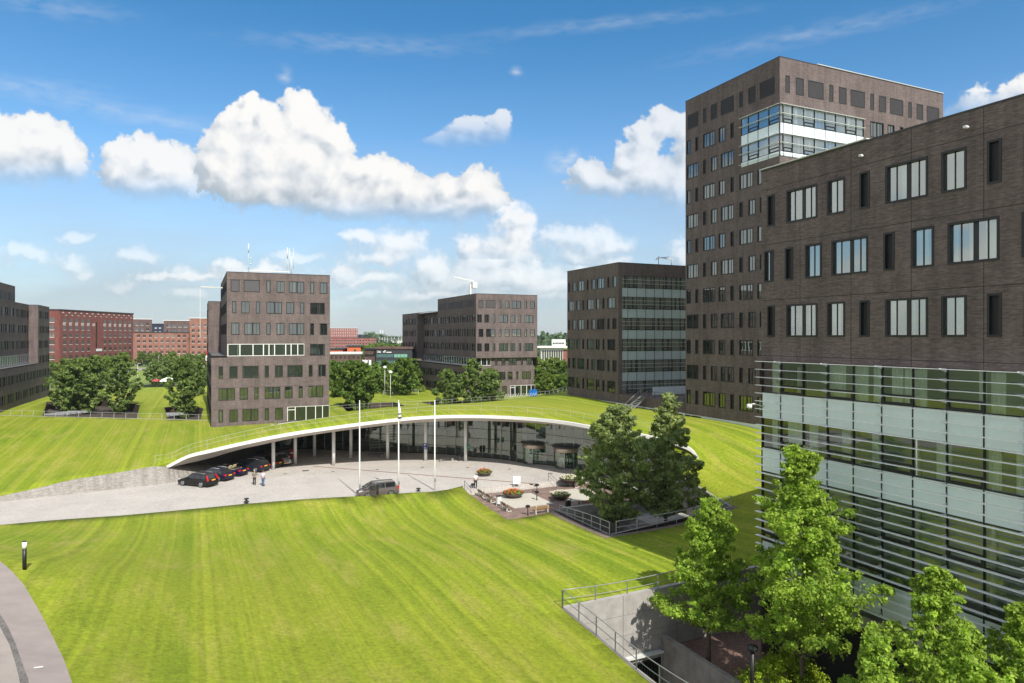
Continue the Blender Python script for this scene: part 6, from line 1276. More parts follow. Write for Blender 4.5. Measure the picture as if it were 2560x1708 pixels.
        g = MB(); g.box(-1.15, .65, -w*.70, w*.70, belt-.2, belt+.05); g.build('cabin_floor', M_TRIM, t)
        for x in (0.0, -.85):
            for y in (.36, -.36): g = MB(); g.box(x-.28, x+.2, y-.24, y+.24, belt-.2, belt+.08); g.obox((x-.25, y, belt-.1), (x-.42, y, belt+.38 if x > -.5 else belt+.22), .44, .12, up=(1, 0, 0)); g.build('seat', beige if x > -.5 else M_TRIM, t)
    q.build('body', [col, M_TRIM], t)
    wr = .345 if kind in ('suv',) else .325; wbx = L*.29
    for x in (wbx, -wbx*.98):
        for s in (1, -1):
            g = MB(); n = 16
            g.tube([(x, s*(w-.20), wr), (x, s*(w+.008), wr)], wr+.06, 0, n=n); g.build('wheel_arch', M_TRIM, t)
            g = MB(); g.tube([(x, s*(w-.2), wr), (x, s*(w+.022), wr)], wr, 0, n=18); wh = g.build('wheel', M_TYRE, t)
            g = MB(); g.tube([(x, s*(w-.1), wr), (x, s*(w+.03), wr)], wr*.30, n=10)
            for k in range(7): a = k*2*math.pi/7; g.obox((x, s*(w+.028), wr), (x+math.cos(a)*wr*.72, s*(w+.028), wr+math.sin(a)*wr*.72), .03, .075, up=(0, 1, 0))
            pr = [(x+math.cos(2*math.pi*k/16)*wr*.70, s*(w+.028), wr+math.sin(2*math.pi*k/16)*wr*.70) for k in range(17)]; g.tube(pr, .03, n=5, cap=False); g.build('rim', M_RIM, wh)
    for s in (1, -1):
        g = MB()
        if kind == 'wagon': g.box(-h+.06, -h+.24, s*w*.80-.09, s*w*.80+.09, .72, .98); g.obox((-h+.18, s*w*.84, .95), (-h+.42, s*w*.74, 1.36), .12, .10)
        elif kind == 'prius' or kind == 'van': g.box(-h+.02, -h+.2, s*w*.78-.12, s*w*.78+.12, .72, 1.1)
        else: g.box(-h+.03, -h+.26, s*w*.76-.17, s*w*.76+.15, .70, .88)
        g.build('tail_light', M_TAIL, t)
        g = MB(); g.obox((h-.42, s*w*.80, hood-.13), (h-.10, s*w*.62, hood-.24), .16, .14); g.build('headlight', M_HEAD, t)
        g = MB(); g.box(.62, .82, s*(w+.02)-.02 if s > 0 else -w-.2, w+.2 if s > 0 else -(w+.02)+.02, belt+.02, belt+.15); g.build('mirror', col, t)
        for x in (.25, -.62): g = MB(); g.box(x, x+.17, s*w*1.0-.012, s*w*1.0+.014, belt-.2, belt-.17); g.build('door_handle', col if kind != 'wagon' else M_TRIM, t)
    g = MB(); g.box(-h-.012, -h+.02, -.26, .26, .66, .78) if kind not in ('wagon', 'suv', 'van') else g.box(-h-.0, -h+.09, -.26, .26, .76, .88); g.build('rear_plate', M_PLATE, t)
    g = MB(); g.box(h-.05, h+.012, -.26, .26, .38, .49); g.build('front_plate', M_PLATE, t); g = MB(); g.box(h-.1, h+.005, -w*.4, w*.4, .50, .60); g.build('grille', M_TRIM, t); g = MB(); g.box(-h-.004, -h+.2, -w*.7, w*.7, .30, .38); g.build('bumper_trim', M_TRIM, t)
    return t
fw, rw = P(452.7, 1214.6, 0), P(502, 1219.6, 0); hv = (fw-rw).normalized(); HEAD = math.atan2(hv.y, hv.x); nl = Vector((-hv.y, hv.x, 0))
def parked(px, py, label, col, kind, L, W, Hh, dh=0.0):
    r_ = P(px, py, 0); hd = HEAD+dh; d = Vector((math.cos(hd), math.sin(hd), 0)); n = Vector((-d.y, d.x, 0)); c = r_+d*(L*.29)-n*(W/2); return car(label, col, c, hd, kind, L, W, Hh)
PT_BLACK = paint('black_paint', (0.014, 0.012, 0.014)); PT_NAVY = paint('navy_paint', (0.016, 0.018, 0.045)); PT_BLUE = paint('deep_blue_paint', (0.010, 0.008, 0.055)); PT_GREY = paint('dark_grey_paint', (0.025, 0.028, 0.040)); PT_SILV = paint('silver_paint', (0.70, 0.72, 0.74), .3); PT_BRON = paint('bronze_grey_paint', (0.15, 0.125, 0.12))
parked(502, 1219.6, 'black estate car with tall red tail lights, nearest in the parked row', PT_BLACK, 'wagon', 4.82, 1.86, 1.52)
parked(545.5, 1204.5, 'dark navy estate car, second in the parked row', PT_NAVY, 'estate', 4.75, 1.82, 1.46)
parked(583, 1192.5, 'open topped deep blue convertible with beige cabin in the parked row', PT_BLUE, 'cabrio', 4.5, 1.76, 1.4)
parked(638, 1182, 'dark grey crossover with roof rails, fourth in the parked row', PT_GREY, 'suv', 4.45, 1.85, 1.66)
parked(675.5, 1172, 'black hatchback half hidden by a white column', PT_BLACK, 'hatch', 4.3, 1.78, 1.48)
c = P(700, 1160, 0); car('silver hatchback facing out of the shade behind the black one', PT_SILV, c, HEAD+math.pi-.5, 'prius', 4.4, 1.75, 1.49)
v0, v1 = P(921, 1247.5, 0), P(976, 1242, 0); hv2 = (v0-v1).normalized(); HV = math.atan2(hv2.y, hv2.x); cv = (v0+v1)/2; n2 = Vector((-hv2.y, hv2.x, 0)); cv = cv-n2*.9
van = car('bronze grey minivan with its driver door open at the lawn edge', PT_BRON, cv, HV, 'van', 4.47, 1.84, 1.64, group=None)
g = MB(); dx = 1.08; dv = Vector((-.45, .9, 0)).normalized(); a = Vector((dx, .93, .32)); b_ = a+dv*1.0
g.quad(a, b_, b_+Vector((0, 0, .70)), a+Vector((0, 0, .70))); g.quad(a+Vector((-.06, 0, 0)), a+Vector((-.06, 0, .7)), b_+Vector((-.06, 0, .7)), b_+Vector((-.06, 0, 0))); g.obox(a+Vector((0, 0, .7)), b_+Vector((0, 0, .7)), .06, .05); g.obox(a+Vector((0, 0, .72)), a+dv*.55+Vector((0, 0, 1.18)), .05, .05); g.obox(a+dv*.5+Vector((0, 0, 1.2)), b_+Vector((0, 0, 1.2)), .05, .05); g.obox(b_+Vector((0, 0, 0)), b_+Vector((0, 0, 1.2)), .05, .06)
g.build('open_door', PT_BRON, van); g = MB(); g.box(.1, 1.0, .895, .93, .28, 1.42); g.build('dark_door_slab', M_TRIM, van)  # black slab on the flank paints the dark cabin behind the door
# ------------------------------------------------------------------ people
M_SKIN = mat('skin', (0.46, 0.26, 0.18), 0.6); M_JEAN = mat('blue_denim', (0.06, 0.13, 0.26), .85); M_BTRO = mat('black_cloth', (0.012, 0.012, 0.014), .9); M_SHOE = mat('dark_shoes', (0.02, 0.018, 0.016), .6)
def skinmesh(name, verts, edges, rads, m, parent, root=0):
    me = bpy.data.meshes.new(name); me.from_pydata(verts, edges, []); me.materials.append(m); o = link(name, me, parent); md = o.modifiers.new('Skin', 'SKIN')
    sv = me.skin_vertices[0].data
    for i, r in enumerate(rads): sv[i].radius = (r, r) if not isinstance(r, tuple) else r; sv[i].use_root = (i == root)
    md.use_smooth_shade = True; sb = o.modifiers.new('Sub', 'SUBSURF'); sb.levels = 1; sb.render_levels = 1; return o
def person(label, p, head, height, shirt, trousers, hair, armL, armR, stride=0.10, sit=False, turn=0.0, longsl=False):
    """faces +y; arms: (elbow, wrist) offsets from the shoulder"""
    t = thing('person', label, 'person', p, head); s = height/1.78; t.scale = (s, s, s)
    if sit: hipz = .55; kn = [(-.12, .42, .58), (.12, .42, .58)]; ft = [(-.12, .5, .12), (.12, .5, .12)]
    else: hipz = .92; kn = [(-.10, stride*.7, .48), (.10, -stride*.5, .48)]; ft = [(-.10, stride, .07), (.10, -stride, .07)]
    V = [(0, 0, hipz), (0, -.01, hipz+.20), (0, .0, hipz+.42), (0, 0, hipz+.53), (0, .01, hipz+.61), (0, .02, hipz+.69), (0, .03, hipz+.78), (0, .02, hipz+.84)]; Rr = [.13, .125, .14, .075, .052, .078, .088, .05]; E_ = [(i, i+1) for i in range(7)]
    for k, sx in ((0, -1), (1, 1)):
        b = len(V); kx, ky, kz = kn[k]; fx, fy, fz = ft[k]; V += [(sx*.09, 0, hipz-.06), (kx, ky, kz), (fx, fy, fz), (fx, fy+.17, .03 if not sit else fz-.03)]; Rr += [.085, .058, .040, .036]; E_ += [(0, b), (b, b+1), (b+1, b+2), (b+2, b+3)]
        sh = Vector((sx*.19, 0, hipz+.48)); el, wr = (armL if k == 0 else armR); e_ = sh+Vector((sx*el[0], el[1], el[2])); w_ = sh+Vector((sx*wr[0], wr[1], wr[2])); d = (w_-e_).normalized(); hd = w_+d*.08; b = len(V)
        V += [tuple(sh), tuple(e_), tuple(w_), tuple(hd)]; Rr += [.055, .040, .028, .032]; E_ += [(2, b), (b, b+1), (b+1, b+2), (b+2, b+3)]
        side = d.cross(Vector((0, 1, 0))).normalized() if abs(d.y) < .9 else Vector((1, 0, 0))
        for f, (off, ln) in enumerate(((-.03, .065), (-.01, .08), (.01, .085), (.03, .07))): i = len(V); bs = hd+side*off; V += [tuple(bs+d*ln*.5), tuple(bs+d*ln+Vector((0, .02, 0)))]; Rr += [.010, .008]; E_ += [(b+3, i), (i, i+1)]
        i = len(V); V += [tuple(w_+d*.04+Vector((0, .04, 0))), tuple(w_+d*.08+Vector((0, .06, 0)))]; Rr += [.012, .009]; E_ += [(b+2, i), (i, i+1)]
    skinmesh('body', V, E_, Rr, M_SKIN, t)
    # face: nose, eyes, mouth, ears
    hz_ = hipz+.75; g = MB(); g.tube([(0, .115, hz_+.03), (0, .14, hz_-.015)], [.008, .014], n=6); g.build('nose', M_SKIN, t)
    for sx in (-1, 1): g = MB(); g.tube([(sx*.032, .10, hz_+.03), (sx*.032, .118, hz_+.03)], .009, n=6); g.build('eye', M_TRIM, t); g = MB(); g.tube([(sx*.088, .02, hz_+.025), (sx*.094, .02, hz_-.02)], .014, n=6); g.build('ear', M_SKIN, t)
    g = MB(); g.tube([(-.022, .112, hz_-.045), (.022, .112, hz_-.045)], .006, n=5); g.build('mouth', M_TAIL, t)
    g = MB(); g.lathe([(.0, .125), (.06, .11), (.09, .06), (.096, .0), (.088, -.05)], n=16, c=(0, .012, hz_+.03)); hm = g.mesh('hair', [hair]); 
    for v in hm.vertices:
        if v.co.y > .05 and v.co.z < hz_+.08: v.co.y = .06
    link('hair', hm, t)
    V2 = [(0, 0, hipz+.02), (0, -.01, hipz+.20), (0, .0, hipz+.42), (0, 0, hipz+.50)]; R2 = [.155, .15, .165, .09]; E2 = [(0, 1), (1, 2), (2, 3)]
    for k, sx in ((0, -1), (1, 1)):
        sh = Vector((sx*.19, 0, hipz+.48)); el, wr = (armL if k == 0 else armR); e_ = sh+Vector((sx*el[0], el[1], el[2])); w_ = sh+Vector((sx*wr[0], wr[1], wr[2])); b = len(V2); V2 += [tuple(sh), tuple(e_ if longsl else sh.lerp(e_, .8))]; R2 += [.072, .058]; E2 += [(2, b), (b, b+1)]
        if longsl: V2.append(tuple(w_)); R2.append(.042); E2.append((b+1, b+2))
    skinmesh('shirt', V2, E2, R2, shirt, t)
    V3 = [(0, 0, hipz)]; R3 = [.15]; E3_ = []
    for k, sx in ((0, -1), (1, 1)):
        b = len(V3); kx, ky, kz = kn[k]; fx, fy, fz = ft[k]; V3 += [(sx*.09, 0, hipz-.08), (kx, ky, kz), (fx, fy, fz+.03)]; R3 += [.10, .074, .062]; E3_ += [(0, b), (b, b+1), (b+1, b+2)]
    skinmesh('trousers', V3, E3_, R3, trousers, t)
    for k in (0, 1): fx, fy, fz = ft[k]; g = MB(); g.box(fx-.05, fx+.05, fy-.07, fy+.20, fz-.07, fz+.02); g.build('shoe', M_SHOE, t)
    return t
G_GREY = mat('grey_hair', (0.30, 0.28, 0.26), .9); G_BRN = mat('brown_hair', (0.08, 0.045, 0.03), .9); SH_OLV = mat('olive_grey_jacket', (0.16, 0.15, 0.13), .9); SH_LIL = mat('pale_lilac_shirt', (0.52, 0.50, 0.62), .85); SH_WHT = mat('white_shirt', (0.78, 0.77, 0.76), .85); SH_LBL = mat('light_blue_shirt', (0.45, 0.62, 0.72), .85)
down = ((.05, 0, -.28), (.06, .05, -.52))
person('man in a grey jacket and black trousers holding something in front of him', P(636, 1212.5, 0), -YAW+.25, 1.76, SH_OLV, M_BTRO, G_GREY, ((.06, .04, -.27), (-.02, .25, -.30)), ((.10, .0, -.26), (.16, .18, -.22)), .09, longsl=True)
person('man in a pale lilac shirt and blue jeans beside the man in grey', P(657.5, 1215.3, 0), -YAW-.15, 1.84, SH_LIL, M_JEAN, G_BRN, down, ((.08, -.03, -.27), (.10, .02, -.50)), .06)
person('man in a white shirt and dark trousers walking down the terrace steps', P(1189, 1220.5, 0), -YAW+.1, 1.78, SH_WHT, M_BTRO, G_GREY, ((.06, -.02, -.28), (.08, .04, -.52)), ((.06, .02, -.28), (.08, .08, -.50)), .14)
pv = Vector((cv.x, cv.y, 0))+hv2*.42+n2*.62; person('driver in a light blue shirt sitting in the open minivan', (pv.x, pv.y, .12), HV-R(90), 1.72, SH_LBL, M_BTRO, G_BRN, ((.04, .16, -.2), (.0, .38, -.12)), ((.04, .16, -.2), (.0, .38, -.12)), sit=True)
# ------------------------------------------------------------------ benches, lamps, bins and planters on the terrace
M_WOOD = mat('bench_wood', (0.34, 0.21, 0.09), .7, noise=.3, nscale=6); M_WOODD = mat('weathered_wood', (0.20, 0.14, 0.10), .8, noise=.35, nscale=6); M_LEG = mat('cast_concrete', (0.52, 0.49, 0.42), .8, noise=.15, nscale=5)
def bench(p, rz, label, wood=M_WOODD, L=2.0):
    t = thing('park_bench', label, 'bench', p, rz, 'benches on the terrace'); q = MB()
    for k in range(3): q.box(-L/2, L/2, -.05+k*.15, .08+k*.15, .43, .47)
    q.build('seat', wood, t); q = MB()
    for k in range(2): z = .58+k*.16; y = -.14-k*.045; q.obox((-L/2, y, z), (L/2, y, z), .04, .125, up=(0, -.27, 1))
    q.build('backrest', wood, t)
    for x in (-L*.34, L*.34): q = MB(); q.obox((x, -.16, 0), (x, -.12, .40), .10, .14, up=(0, 1, 0)); q.obox((x, -.10, .36), (x, -.24, .85), .09, .09, up=(0, 1, 0)); q.obox((x, -.18, .38), (x, .38, .38), .09, .09); q.obox((x, .30, 0), (x, .26, .38), .09, .10, up=(0, 1, 0)); q.obox((x, -.2, .04), (x, .36, .04), .10, .08); q.build('leg', M_LEG, t)
    return t
for y, l in ((71.2, 'wooden bench at the top of the terrace, backing the big lawn'), (68.9, 'wooden bench between the topmost one and the grey bin, backing the lawn'), (64.7, 'wooden bench just below the grey bin, backing the lawn')): bench((29.15, y, TZ), R(-90), l)
bench((31.9, 61.95, TZ), R(0), 'golden wooden bench alone at the front of the terrace', M_WOOD); bench((37.3, 62.2, TZ), 0, 'wooden bench under the dark tree behind the court railing')
bench((41.3, 71.4, TZ), R(90), 'wooden bench at the far right corner of the terrace'); bench((41.3, 68.9, TZ), R(90), 'wooden bench half hidden by leaves on the right of the terrace')
def lamp(px, py, z, label, h=.98):
    p = P(px, py, z); t = thing('post_lamp', label, 'lamp', p, 0, 'short black terrace lamps'); q = MB(); q.tube([(0, 0, 0), (0, 0, h-.14)], .055, n=8); q.box(-.11, .11, -.11, .11, 0, .03); q.build('post', M_FRAME, t); q = MB(); q.box(-.19, .19, -.13, .13, h-.18, h+.02); q.lathe([(0, .06), (.14, .05), (.2, .02)], n=12, c=(0, 0, h)); q.build('lamp_head', M_FRAME, t)
lamp(1319.5, 1288.5, TZ, 'short black lamp left of the golden bench'); lamp(1342, 1251, TZ, 'short black lamp at the corner of the red flower pebble bed'); lamp(1342.5, 1232, TZ, 'short black lamp between the two pebble beds, farther back'); lamp(1182, 1231, TZ, 'short black lamp beside the man in the white shirt'); lamp(1405, 1212, TZ, 'short black lamp by the pale flowers at the far terrace corner')
def bin_(p, label, m, h=.8):
    t = thing('litter_bin', label, 'bin', p, 0); q = MB(); q.box(-.24, .24, -.2, .2, .22, h); q.build('body', m, t); q = MB(); q.box(-.26, .26, -.22, .22, h, h+.06); q.build('lid', M_FRAME, t)
    for x in (-.24, .24): q = MB(); q.box(x-.03, x+.03, -.04, .04, 0, h); q.build('leg', m, t)
bin_((29.3, 66.8, TZ), 'pale grey litter bin between two benches', M_LITE, 1.0); p = P(1420, 1272, TZ); bin_(p, 'blue grey litter bin beside the court railing', M_FRAME); p = P(1150, 1152.5, 0); bin_(p, 'dark slim litter bin beside a white column', M_COPE, 1.05)
p = P(1116, 1153, 0); t = thing('flat_bench', 'backless dark bench on the plaza in front of the glass hall', 'bench', p, -.02, 'backless benches by the glass hall'); q = MB(); q.box(-1.1, 1.1, -.22, .22, .38, .46); q.build('seat', M_COPE, t)
for x in (-.85, .85): q = MB(); q.box(x-.13, x+.13, -.18, .18, 0, .38); q.build('leg', M_CONCD, t)
p = P(940, 1143, 0); t2 = copy_tree(t); t2.location = p; t2['label'] = 'backless dark bench in the canopy shade behind the left flagpole'
def planter(p, r, label, fl, sd, h=.5):
    t = thing('bowl_planter', label, 'planter', p, 0, 'round bowl planters'); q = MB(); q.lathe([(r*.35, 0), (r*.62, .06), (r*.9, h*.7), (r, h), (r*.95, h), (r*.9, h-.08), (0, h-.08)], n=32); q.build('bowl', mat('bronze_bowl', (0.085, 0.06, 0.055), .45, .3), t)
    g_ = random.Random(sd); cl = []
    for k in range(60): a, rr = g_.uniform(0, 6.28), g_.random()**.5; cl.append((r*.92*rr*math.cos(a), r*.92*rr*math.sin(a), h+.03+.28*(1-rr*rr)*g_.uniform(.6, 1), r*.13))
    link('leaves', leaves('leaves', cl, 46, .09, sd, M_LPALE, up=.6), t)
    for m, n in fl:
        c2 = []
        for k in range(n): a, rr = g_.uniform(0, 6.28), g_.random()**.5; c2.append((r*.9*rr*math.cos(a), r*.9*rr*math.sin(a), h+.14+.30*(1-rr*rr)*g_.uniform(.7, 1.1), .05))
        link('flowers', leaves('flowers', c2, 9, .10, sd+5, m, up=1.0), t)
F_RED = mat('red_petals', (0.62, 0.06, 0.02), .7); F_ORG = mat('orange_petals', (0.75, 0.18, 0.03), .7); F_WHT = mat('cream_petals', (0.75, 0.70, 0.55), .7)
planter(P(1211, 1189.5, 0), 1.0, 'round bowl of orange red flowers alone on the plaza', ((F_RED, 30), (F_ORG, 20)), 401); planter(P(1283, 1243, TZ+.03), 1.22, 'round bowl of red flowers on the left pebble bed', ((F_RED, 34), (F_ORG, 40)), 402); planter(P(1402, 1247, TZ+.03), 1.15, 'round bowl of cream flowers on the right pebble bed', ((F_WHT, 150),), 403); planter(P(1425, 1206, 0), 1.3, 'wide bowl of pale flowers at the far terrace corner', ((F_WHT, 170),), 404)
# board, signs, flagpoles
p = P(1292, 1214.5, 0); t = thing('notice_board', 'white notice board on two legs at the top of the terrace steps', 'notice board', p, -YAW*.6); q = MB(); q.box(-.42, .42, -.03, .03, .22, 1.1); q.build('board', M_SIGN, t)
for x in (-.35, .35): q = MB(); q.box(x-.02, x+.02, -.02, .02, 0, .22); q.box(x-.02, x+.02, -.22, .22, 0, .03); q.build('leg', M_LITE, t)
M_SBLUE = mat('sign_blue', (0.01, 0.03, 0.22), .5); p = P(1063, 1152, 0)
t = thing('parking_sign', 'blue parking sign with a white P and a left arrow on a column', 'sign', (p.x-.1, p.y-.32, 2.1), -YAW); q = MB(); q.box(-.26, .26, -.02, .02, -.42, .42); q.build('panel', M_SBLUE, t)
sign_text('P', .42, t, (-.12, -.03, .04), M_SIGN, 'letter', bold=.012, ext=.004); q = MB(); q.obox((-.02, -.028, -.24), (.16, -.028, -.24), .06, .01, up=(0, 1, 0)); q.tri((-.17, -.03, -.24), (-.02, -.03, -.35), (-.02, -.03, -.13)); q.build('arrow', M_SIGN, t)
M_SGRN = mat('sign_green', (0.0, 0.24, 0.14), .5); p = P(1168, 1154, 0); t = thing('assembly_sign', 'green emergency sign with a white mark hung edge on from a column', 'sign', (p.x+.12, p.y-.3, 2.05), -YAW+1.0); q = MB(); q.box(-.28, .28, -.02, .02, -.36, .36); q.build('panel', M_SGRN, t); q = MB(); q.box(-.05, .05, -.03, -.02, -.12, .12); q.box(-.13, .13, -.03, -.021, -.03, .05); q.lathe([(0, .0), (.05, .0)], n=8, c=(0, -.03, .2)); q.build('mark', M_SIGN, t)
FL = mat('flag_cloth', (0.72, 0.72, 0.72), .8)
for px, yb, lab in ((899, 1241.5, 'white flagpole in front of the minivan nose'), (996.5, 1234, 'white flagpole with a furled flag, middle of the three'), (1087, 1226, 'white flagpole nearest the flower bowl')):
    p = P(px, yb, 0); D = 17.5*F/(yb-HY); zt = H-160*D/F; t = thing('flagpole', lab, 'flagpole', p, 0, 'white flagpoles along the lawn edge'); q = MB(); q.tube([(0, 0, 0), (0, 0, 4), (0, 0, zt)], [.10, .075, .04], n=10); q.lathe([(0, zt+.1), (.07, zt+.05), (.07, zt), (0, zt-.02)], n=10); q.build('pole', mat('pole_white', (.85, .85, .85), .4), t); q = MB(); q.box(-.1, .1, -.17, -.1, 1.0, 1.35); q.build('cleat_box', M_STEEL, t)
    if px > 950 and px < 1050:
        q = MB(); q.tube([(.02, 0, zt-.2), (.1, 0, zt-1.0), (.15, 0, zt-1.9), (.06, 0, zt-2.6)], [.05, .15, .2, .08], n=8); q.build('flag', FL, t)
        q = MB(); q.tube([(.1, -.0, zt-1.35), (.13, 0, zt-1.5)], .185, n=8); q.tube([(.12, 0, zt-1.75), (.15, 0, zt-1.95)], .208, n=8); q.build('flag_stripe', M_COPE, t)
# bollards
bp = P(61, 1423, 5.5); z = hz(bp.x, bp.y); bD = bp.x*SA+bp.y*CA; bp = P(61, 1423, z); t = thing('bollard_light', 'black bollard with a white light drum beside the pink road', 'bollard', bp); Dd = bp.x*SA+bp.y*CA; k = Dd*70/F; q = MB(); q.tube([(0, 0, -.05), (0, 0, k*.74)], k*.066, n=14); q.build('post', M_FRAME, t); q = MB(); q.tube([(0, 0, k*.74), (0, 0, k*.975)], k*.074, n=14); q.build('lamp', M_SIGN, t); q = MB(); q.tube([(0, 0, k*.975), (0, 0, k)], k*.077, n=14); q.build('cap', M_FRAME, t)
p = P(616, 1257, .1); t = thing('ground_light', 'low black mushroom light at the edge of the plaza', 'lamp', p, 0, 'low mushroom lights'); q = MB(); q.tube([(0, 0, -.1), (0, 0, .4)], .1, n=10); q.build('post', M_FRAME, t); q = MB(); q.lathe([(0, .5), (.2, .48), (.28, .38), (.1, .36)], n=14); q.lathe([(0, .22), (.2, .2), (.27, .1), (.1, .05)], n=14); q.build('shade', M_FRAME, t)
t3 = copy_tree(t); t3.location = P(1046, 1231, -.12); t3['label'] = 'low black mushroom light right of the middle flagpole'
flat('drain_channel', [tuple(P(783, 1165.3, 0))[:2], tuple(P(783, 1166.6, 0))[:2], tuple(P(1345, 1211.2, 0))[:2], tuple(P(1345, 1209.7, 0))[:2]], .006, mat('rusty_grate', (0.20, 0.10, 0.07), .7))
M_DRN = mat('drain_cover', (0.11, 0.10, 0.09), .7)
for px, py, lab in ((764, 1177, 'dark square manhole on the plaza'), (713, 1185, 'small drain cover left of the manhole'), (832, 1179, 'small drain cover right of the manhole'), (1056, 1169, 'small drain cover near the right flagpole'), (1169, 1169, 'small drain cover behind the plaza flower bowl'), (1274, 1173, 'small drain cover before the glass wall'), (1378, 1183.5, 'small drain cover before the revolving doors'), (943, 1174, 'small drain cover beside the rusty channel')):
    p = P(px, py, 0); s = .42 if px == 764 else .2; q = MB(); q.box(-s, s, -s, s, .0, .008); q.box(-s*.6, s*.6, -s*.1, s*.1, .008, .014, 1); o = q.build('drain_cover', [M_DRN, M_TRIM], loc=p); tag(o, lab, 'drain cover', 'covers set in the plaza')
# things around the middle block
M_BLUE = mat('blue_plastic', (0.0, 0.13, 0.50), .5)
for i, (dx, lab) in enumerate(((1329, 'blue wheeled container, left one by the glass entrance'), (1336, 'blue wheeled container, right one by the glass entrance'))):
    p = P(dx, 991, 2.7); t = thing('waste_container', lab, 'container', p, -YAW+.3*i, 'blue containers'); q = MB(); q.box(-.6, .6, -.5, .5, .15, 1.45); q.box(-.64, .64, -.53, .53, 1.3, 1.36); q.build('body', M_BLUE, t); q = MB(); q.obox((-.6, 0, 1.52), (.6, 0, 1.62), 1.0, .1); q.build('lid', M_BLUE, t)
    for x in (-.45, .45): q = MB(); q.tube([(x, -.52, .1), (x, -.44, .1)], .1, n=10); q.build('wheel', M_TYRE, t)
t = thing('bicycle_rack', 'row of slanted white bicycle hoops on the lawn beside the middle block', 'bicycle rack', P(1285, 996, 3.3), 0.2)
for k in range(14): q = MB(); x = -4.0+k*.62; q.tube([(x, -.4+k*-.12, -.1), (x+.9, -.4-k*.12, 1.1), (x+1.05, .1-k*.12, 1.1), (x+.15, .1-k*.12, -.1)], .035, n=5); q.build('hoop', M_LITE, t)
M_STONEG = mat('grey_stone_slab', (.26, .27, .28), .8)
def steps_slabs(px0, px1, py, label, n=5):
    t = thing('garden_steps', label, 'steps', P((px0+px1)/2, py, 2.75), -YAW)
    for k in range(n): q = MB(); w = (px1-px0)/F*128/2; q.box(-w+k*.4, w+k*.4, k*1.1, k*1.1+.5, -.25, .06+.015*k); q.build('tread', M_STONEG, t)
steps_slabs(110, 160, 1035.5, 'pale garden steps at the left end of the dark tree clump'); steps_slabs(352, 408, 1040.5, 'pale garden steps between the tree clump and the upright tree')
# banners, street lamps, railway masts
M_BANT = mat('banner_teal', (0.05, 0.30, 0.36), .7)
for px, m2 in ((909, mat('banner_violet', (0.20, 0.18, 0.42), .7)), (916, mat('banner_blue', (0.22, 0.40, 0.62), .7)), (925, M_BANT)):
    p = Q(px, 200); t = thing('banner', 'tall white and coloured banner before the shops, %s' % ('left one' if px == 909 else 'middle one' if px == 916 else 'right teal one'), 'banner', (p.x, p.y, .4), -YAW, 'banners before the shops'); q = MB(); q.tube([(-.3, 0, 0), (-.3, 0, 10.6)], .05, n=5); q.build('pole', M_LITE, t); q = MB(); q.box(-.25, .35, -.01, .01, 9.0, 10.4); q.build('cloth', M_SIGN, t); q = MB(); q.box(-.25, .35, -.012, .012, 7.4, 9.0); q.build('coloured_cloth', m2, t)
def street_lamp(p, h, label, globe=False, group='street lamps beyond the lawns'):
    t = thing('street_lamp', label, 'street lamp', p, -YAW, group); q = MB(); q.tube([(0, 0, 0), (0, 0, h)], [.09, .05], n=6); q.build('pole', M_LITE, t); q = MB()
    if globe: q.lathe([(0, .45), (.45, .25), (.5, 0), (.3, -.3), (0, -.35)], n=10, c=(0, 0, h))
    else: q.obox((0, 0, h), (1.0, 0, h+.1), .18, .1)
    q.build('lamp_head', M_SIGN, t)
for px, D, yt, g_, lab in ((344, 232, 909, False, 'white street lamp left of the far lawn trees'), (297, 240, 895, False, 'white street lamp behind the left tree clump'), (396, 400, 890, False, 'street lamp in the car park under the orange building'), (448, 400, 884, False, 'street lamp right of the car park trees'), (962, 176, 919, True, 'globe lamp above the middle trees'), (976, 165, 931, True, 'large white globe lamp among the middle trees'), (502, 255, 928, False, 'dark post lamp beside the antenna building'), (522, 260, 880, False, 'tall lamp beside the roundabout sign')):
    p = Q(px, D); street_lamp((p.x, p.y, .5), H-(yt-HY)*D/F-.5, lab, g_)
p = Q(520, 262); t = thing('traffic_sign', 'red and white round sign boards on a pole left of the antenna building', 'sign', (p.x, p.y, .5), -YAW); q = MB(); q.tube([(0, 0, 0), (0, 0, 11.5)], .1, n=6); q.build('pole', M_LITE, t); q = MB(); q.box(-.8, .8, -.05, .05, 10, 11.6); q.build('board', mat('sign_red', (.5, .02, .03), .5), t); q = MB(); q.box(-.9, .9, -.06, .04, 8, 9.9); q.build('board', M_SIGN, t); q = MB(); q.box(-.6, .6, -.08, -.06, 8.4, 9.2); q.build('emblem', M_FRAME, t)
for i, px in enumerate((948, 956, 962, 968, 979, 986, 996, 1004, 1012)):
    p = Q(px, 640); t = thing('railway_mast', 'pale mast of the railway line beyond the lettered shop, number %s from the left' % ('one two three four five six seven eight nine'.split()[i]), 'mast', (p.x, p.y, 0), -YAW, 'masts along the railway'); q = MB(); q.obox((0, 0, 0), (0, 0, 17.5), .35, .35); q.obox((0, 0, 15.5), (3.2, 0, 15.8), .25, .25); q.build('mast', M_LITE, t)
p0, p1 = Q(938, 640), Q(1025, 640); q = MB(); q.obox((p0.x, p0.y, 9.6), (p1.x, p1.y, 9.6), 2.0, 1.0); o = q.build('railway_viaduct', M_CONC); tag(o, 'pale railway viaduct crossing behind the lettered shop', 'viaduct')
p = Q(954, 1500); t = thing('silo_tower', 'pale twin silo tower on the horizon above the red wing', 'tower', (p.x, p.y, 0), -YAW); q = MB(); q.box(-4, -1, 0, 5, 0, 34); q.box(1.5, 4, 0, 5, 0, 33); q.build('shaft', mat('hazy_white', (.55, .58, .6), .9), t); q = MB(); q.box(-4, 4, 0, 5, 20, 21.5); q.build('bridge', M_LITE, t)
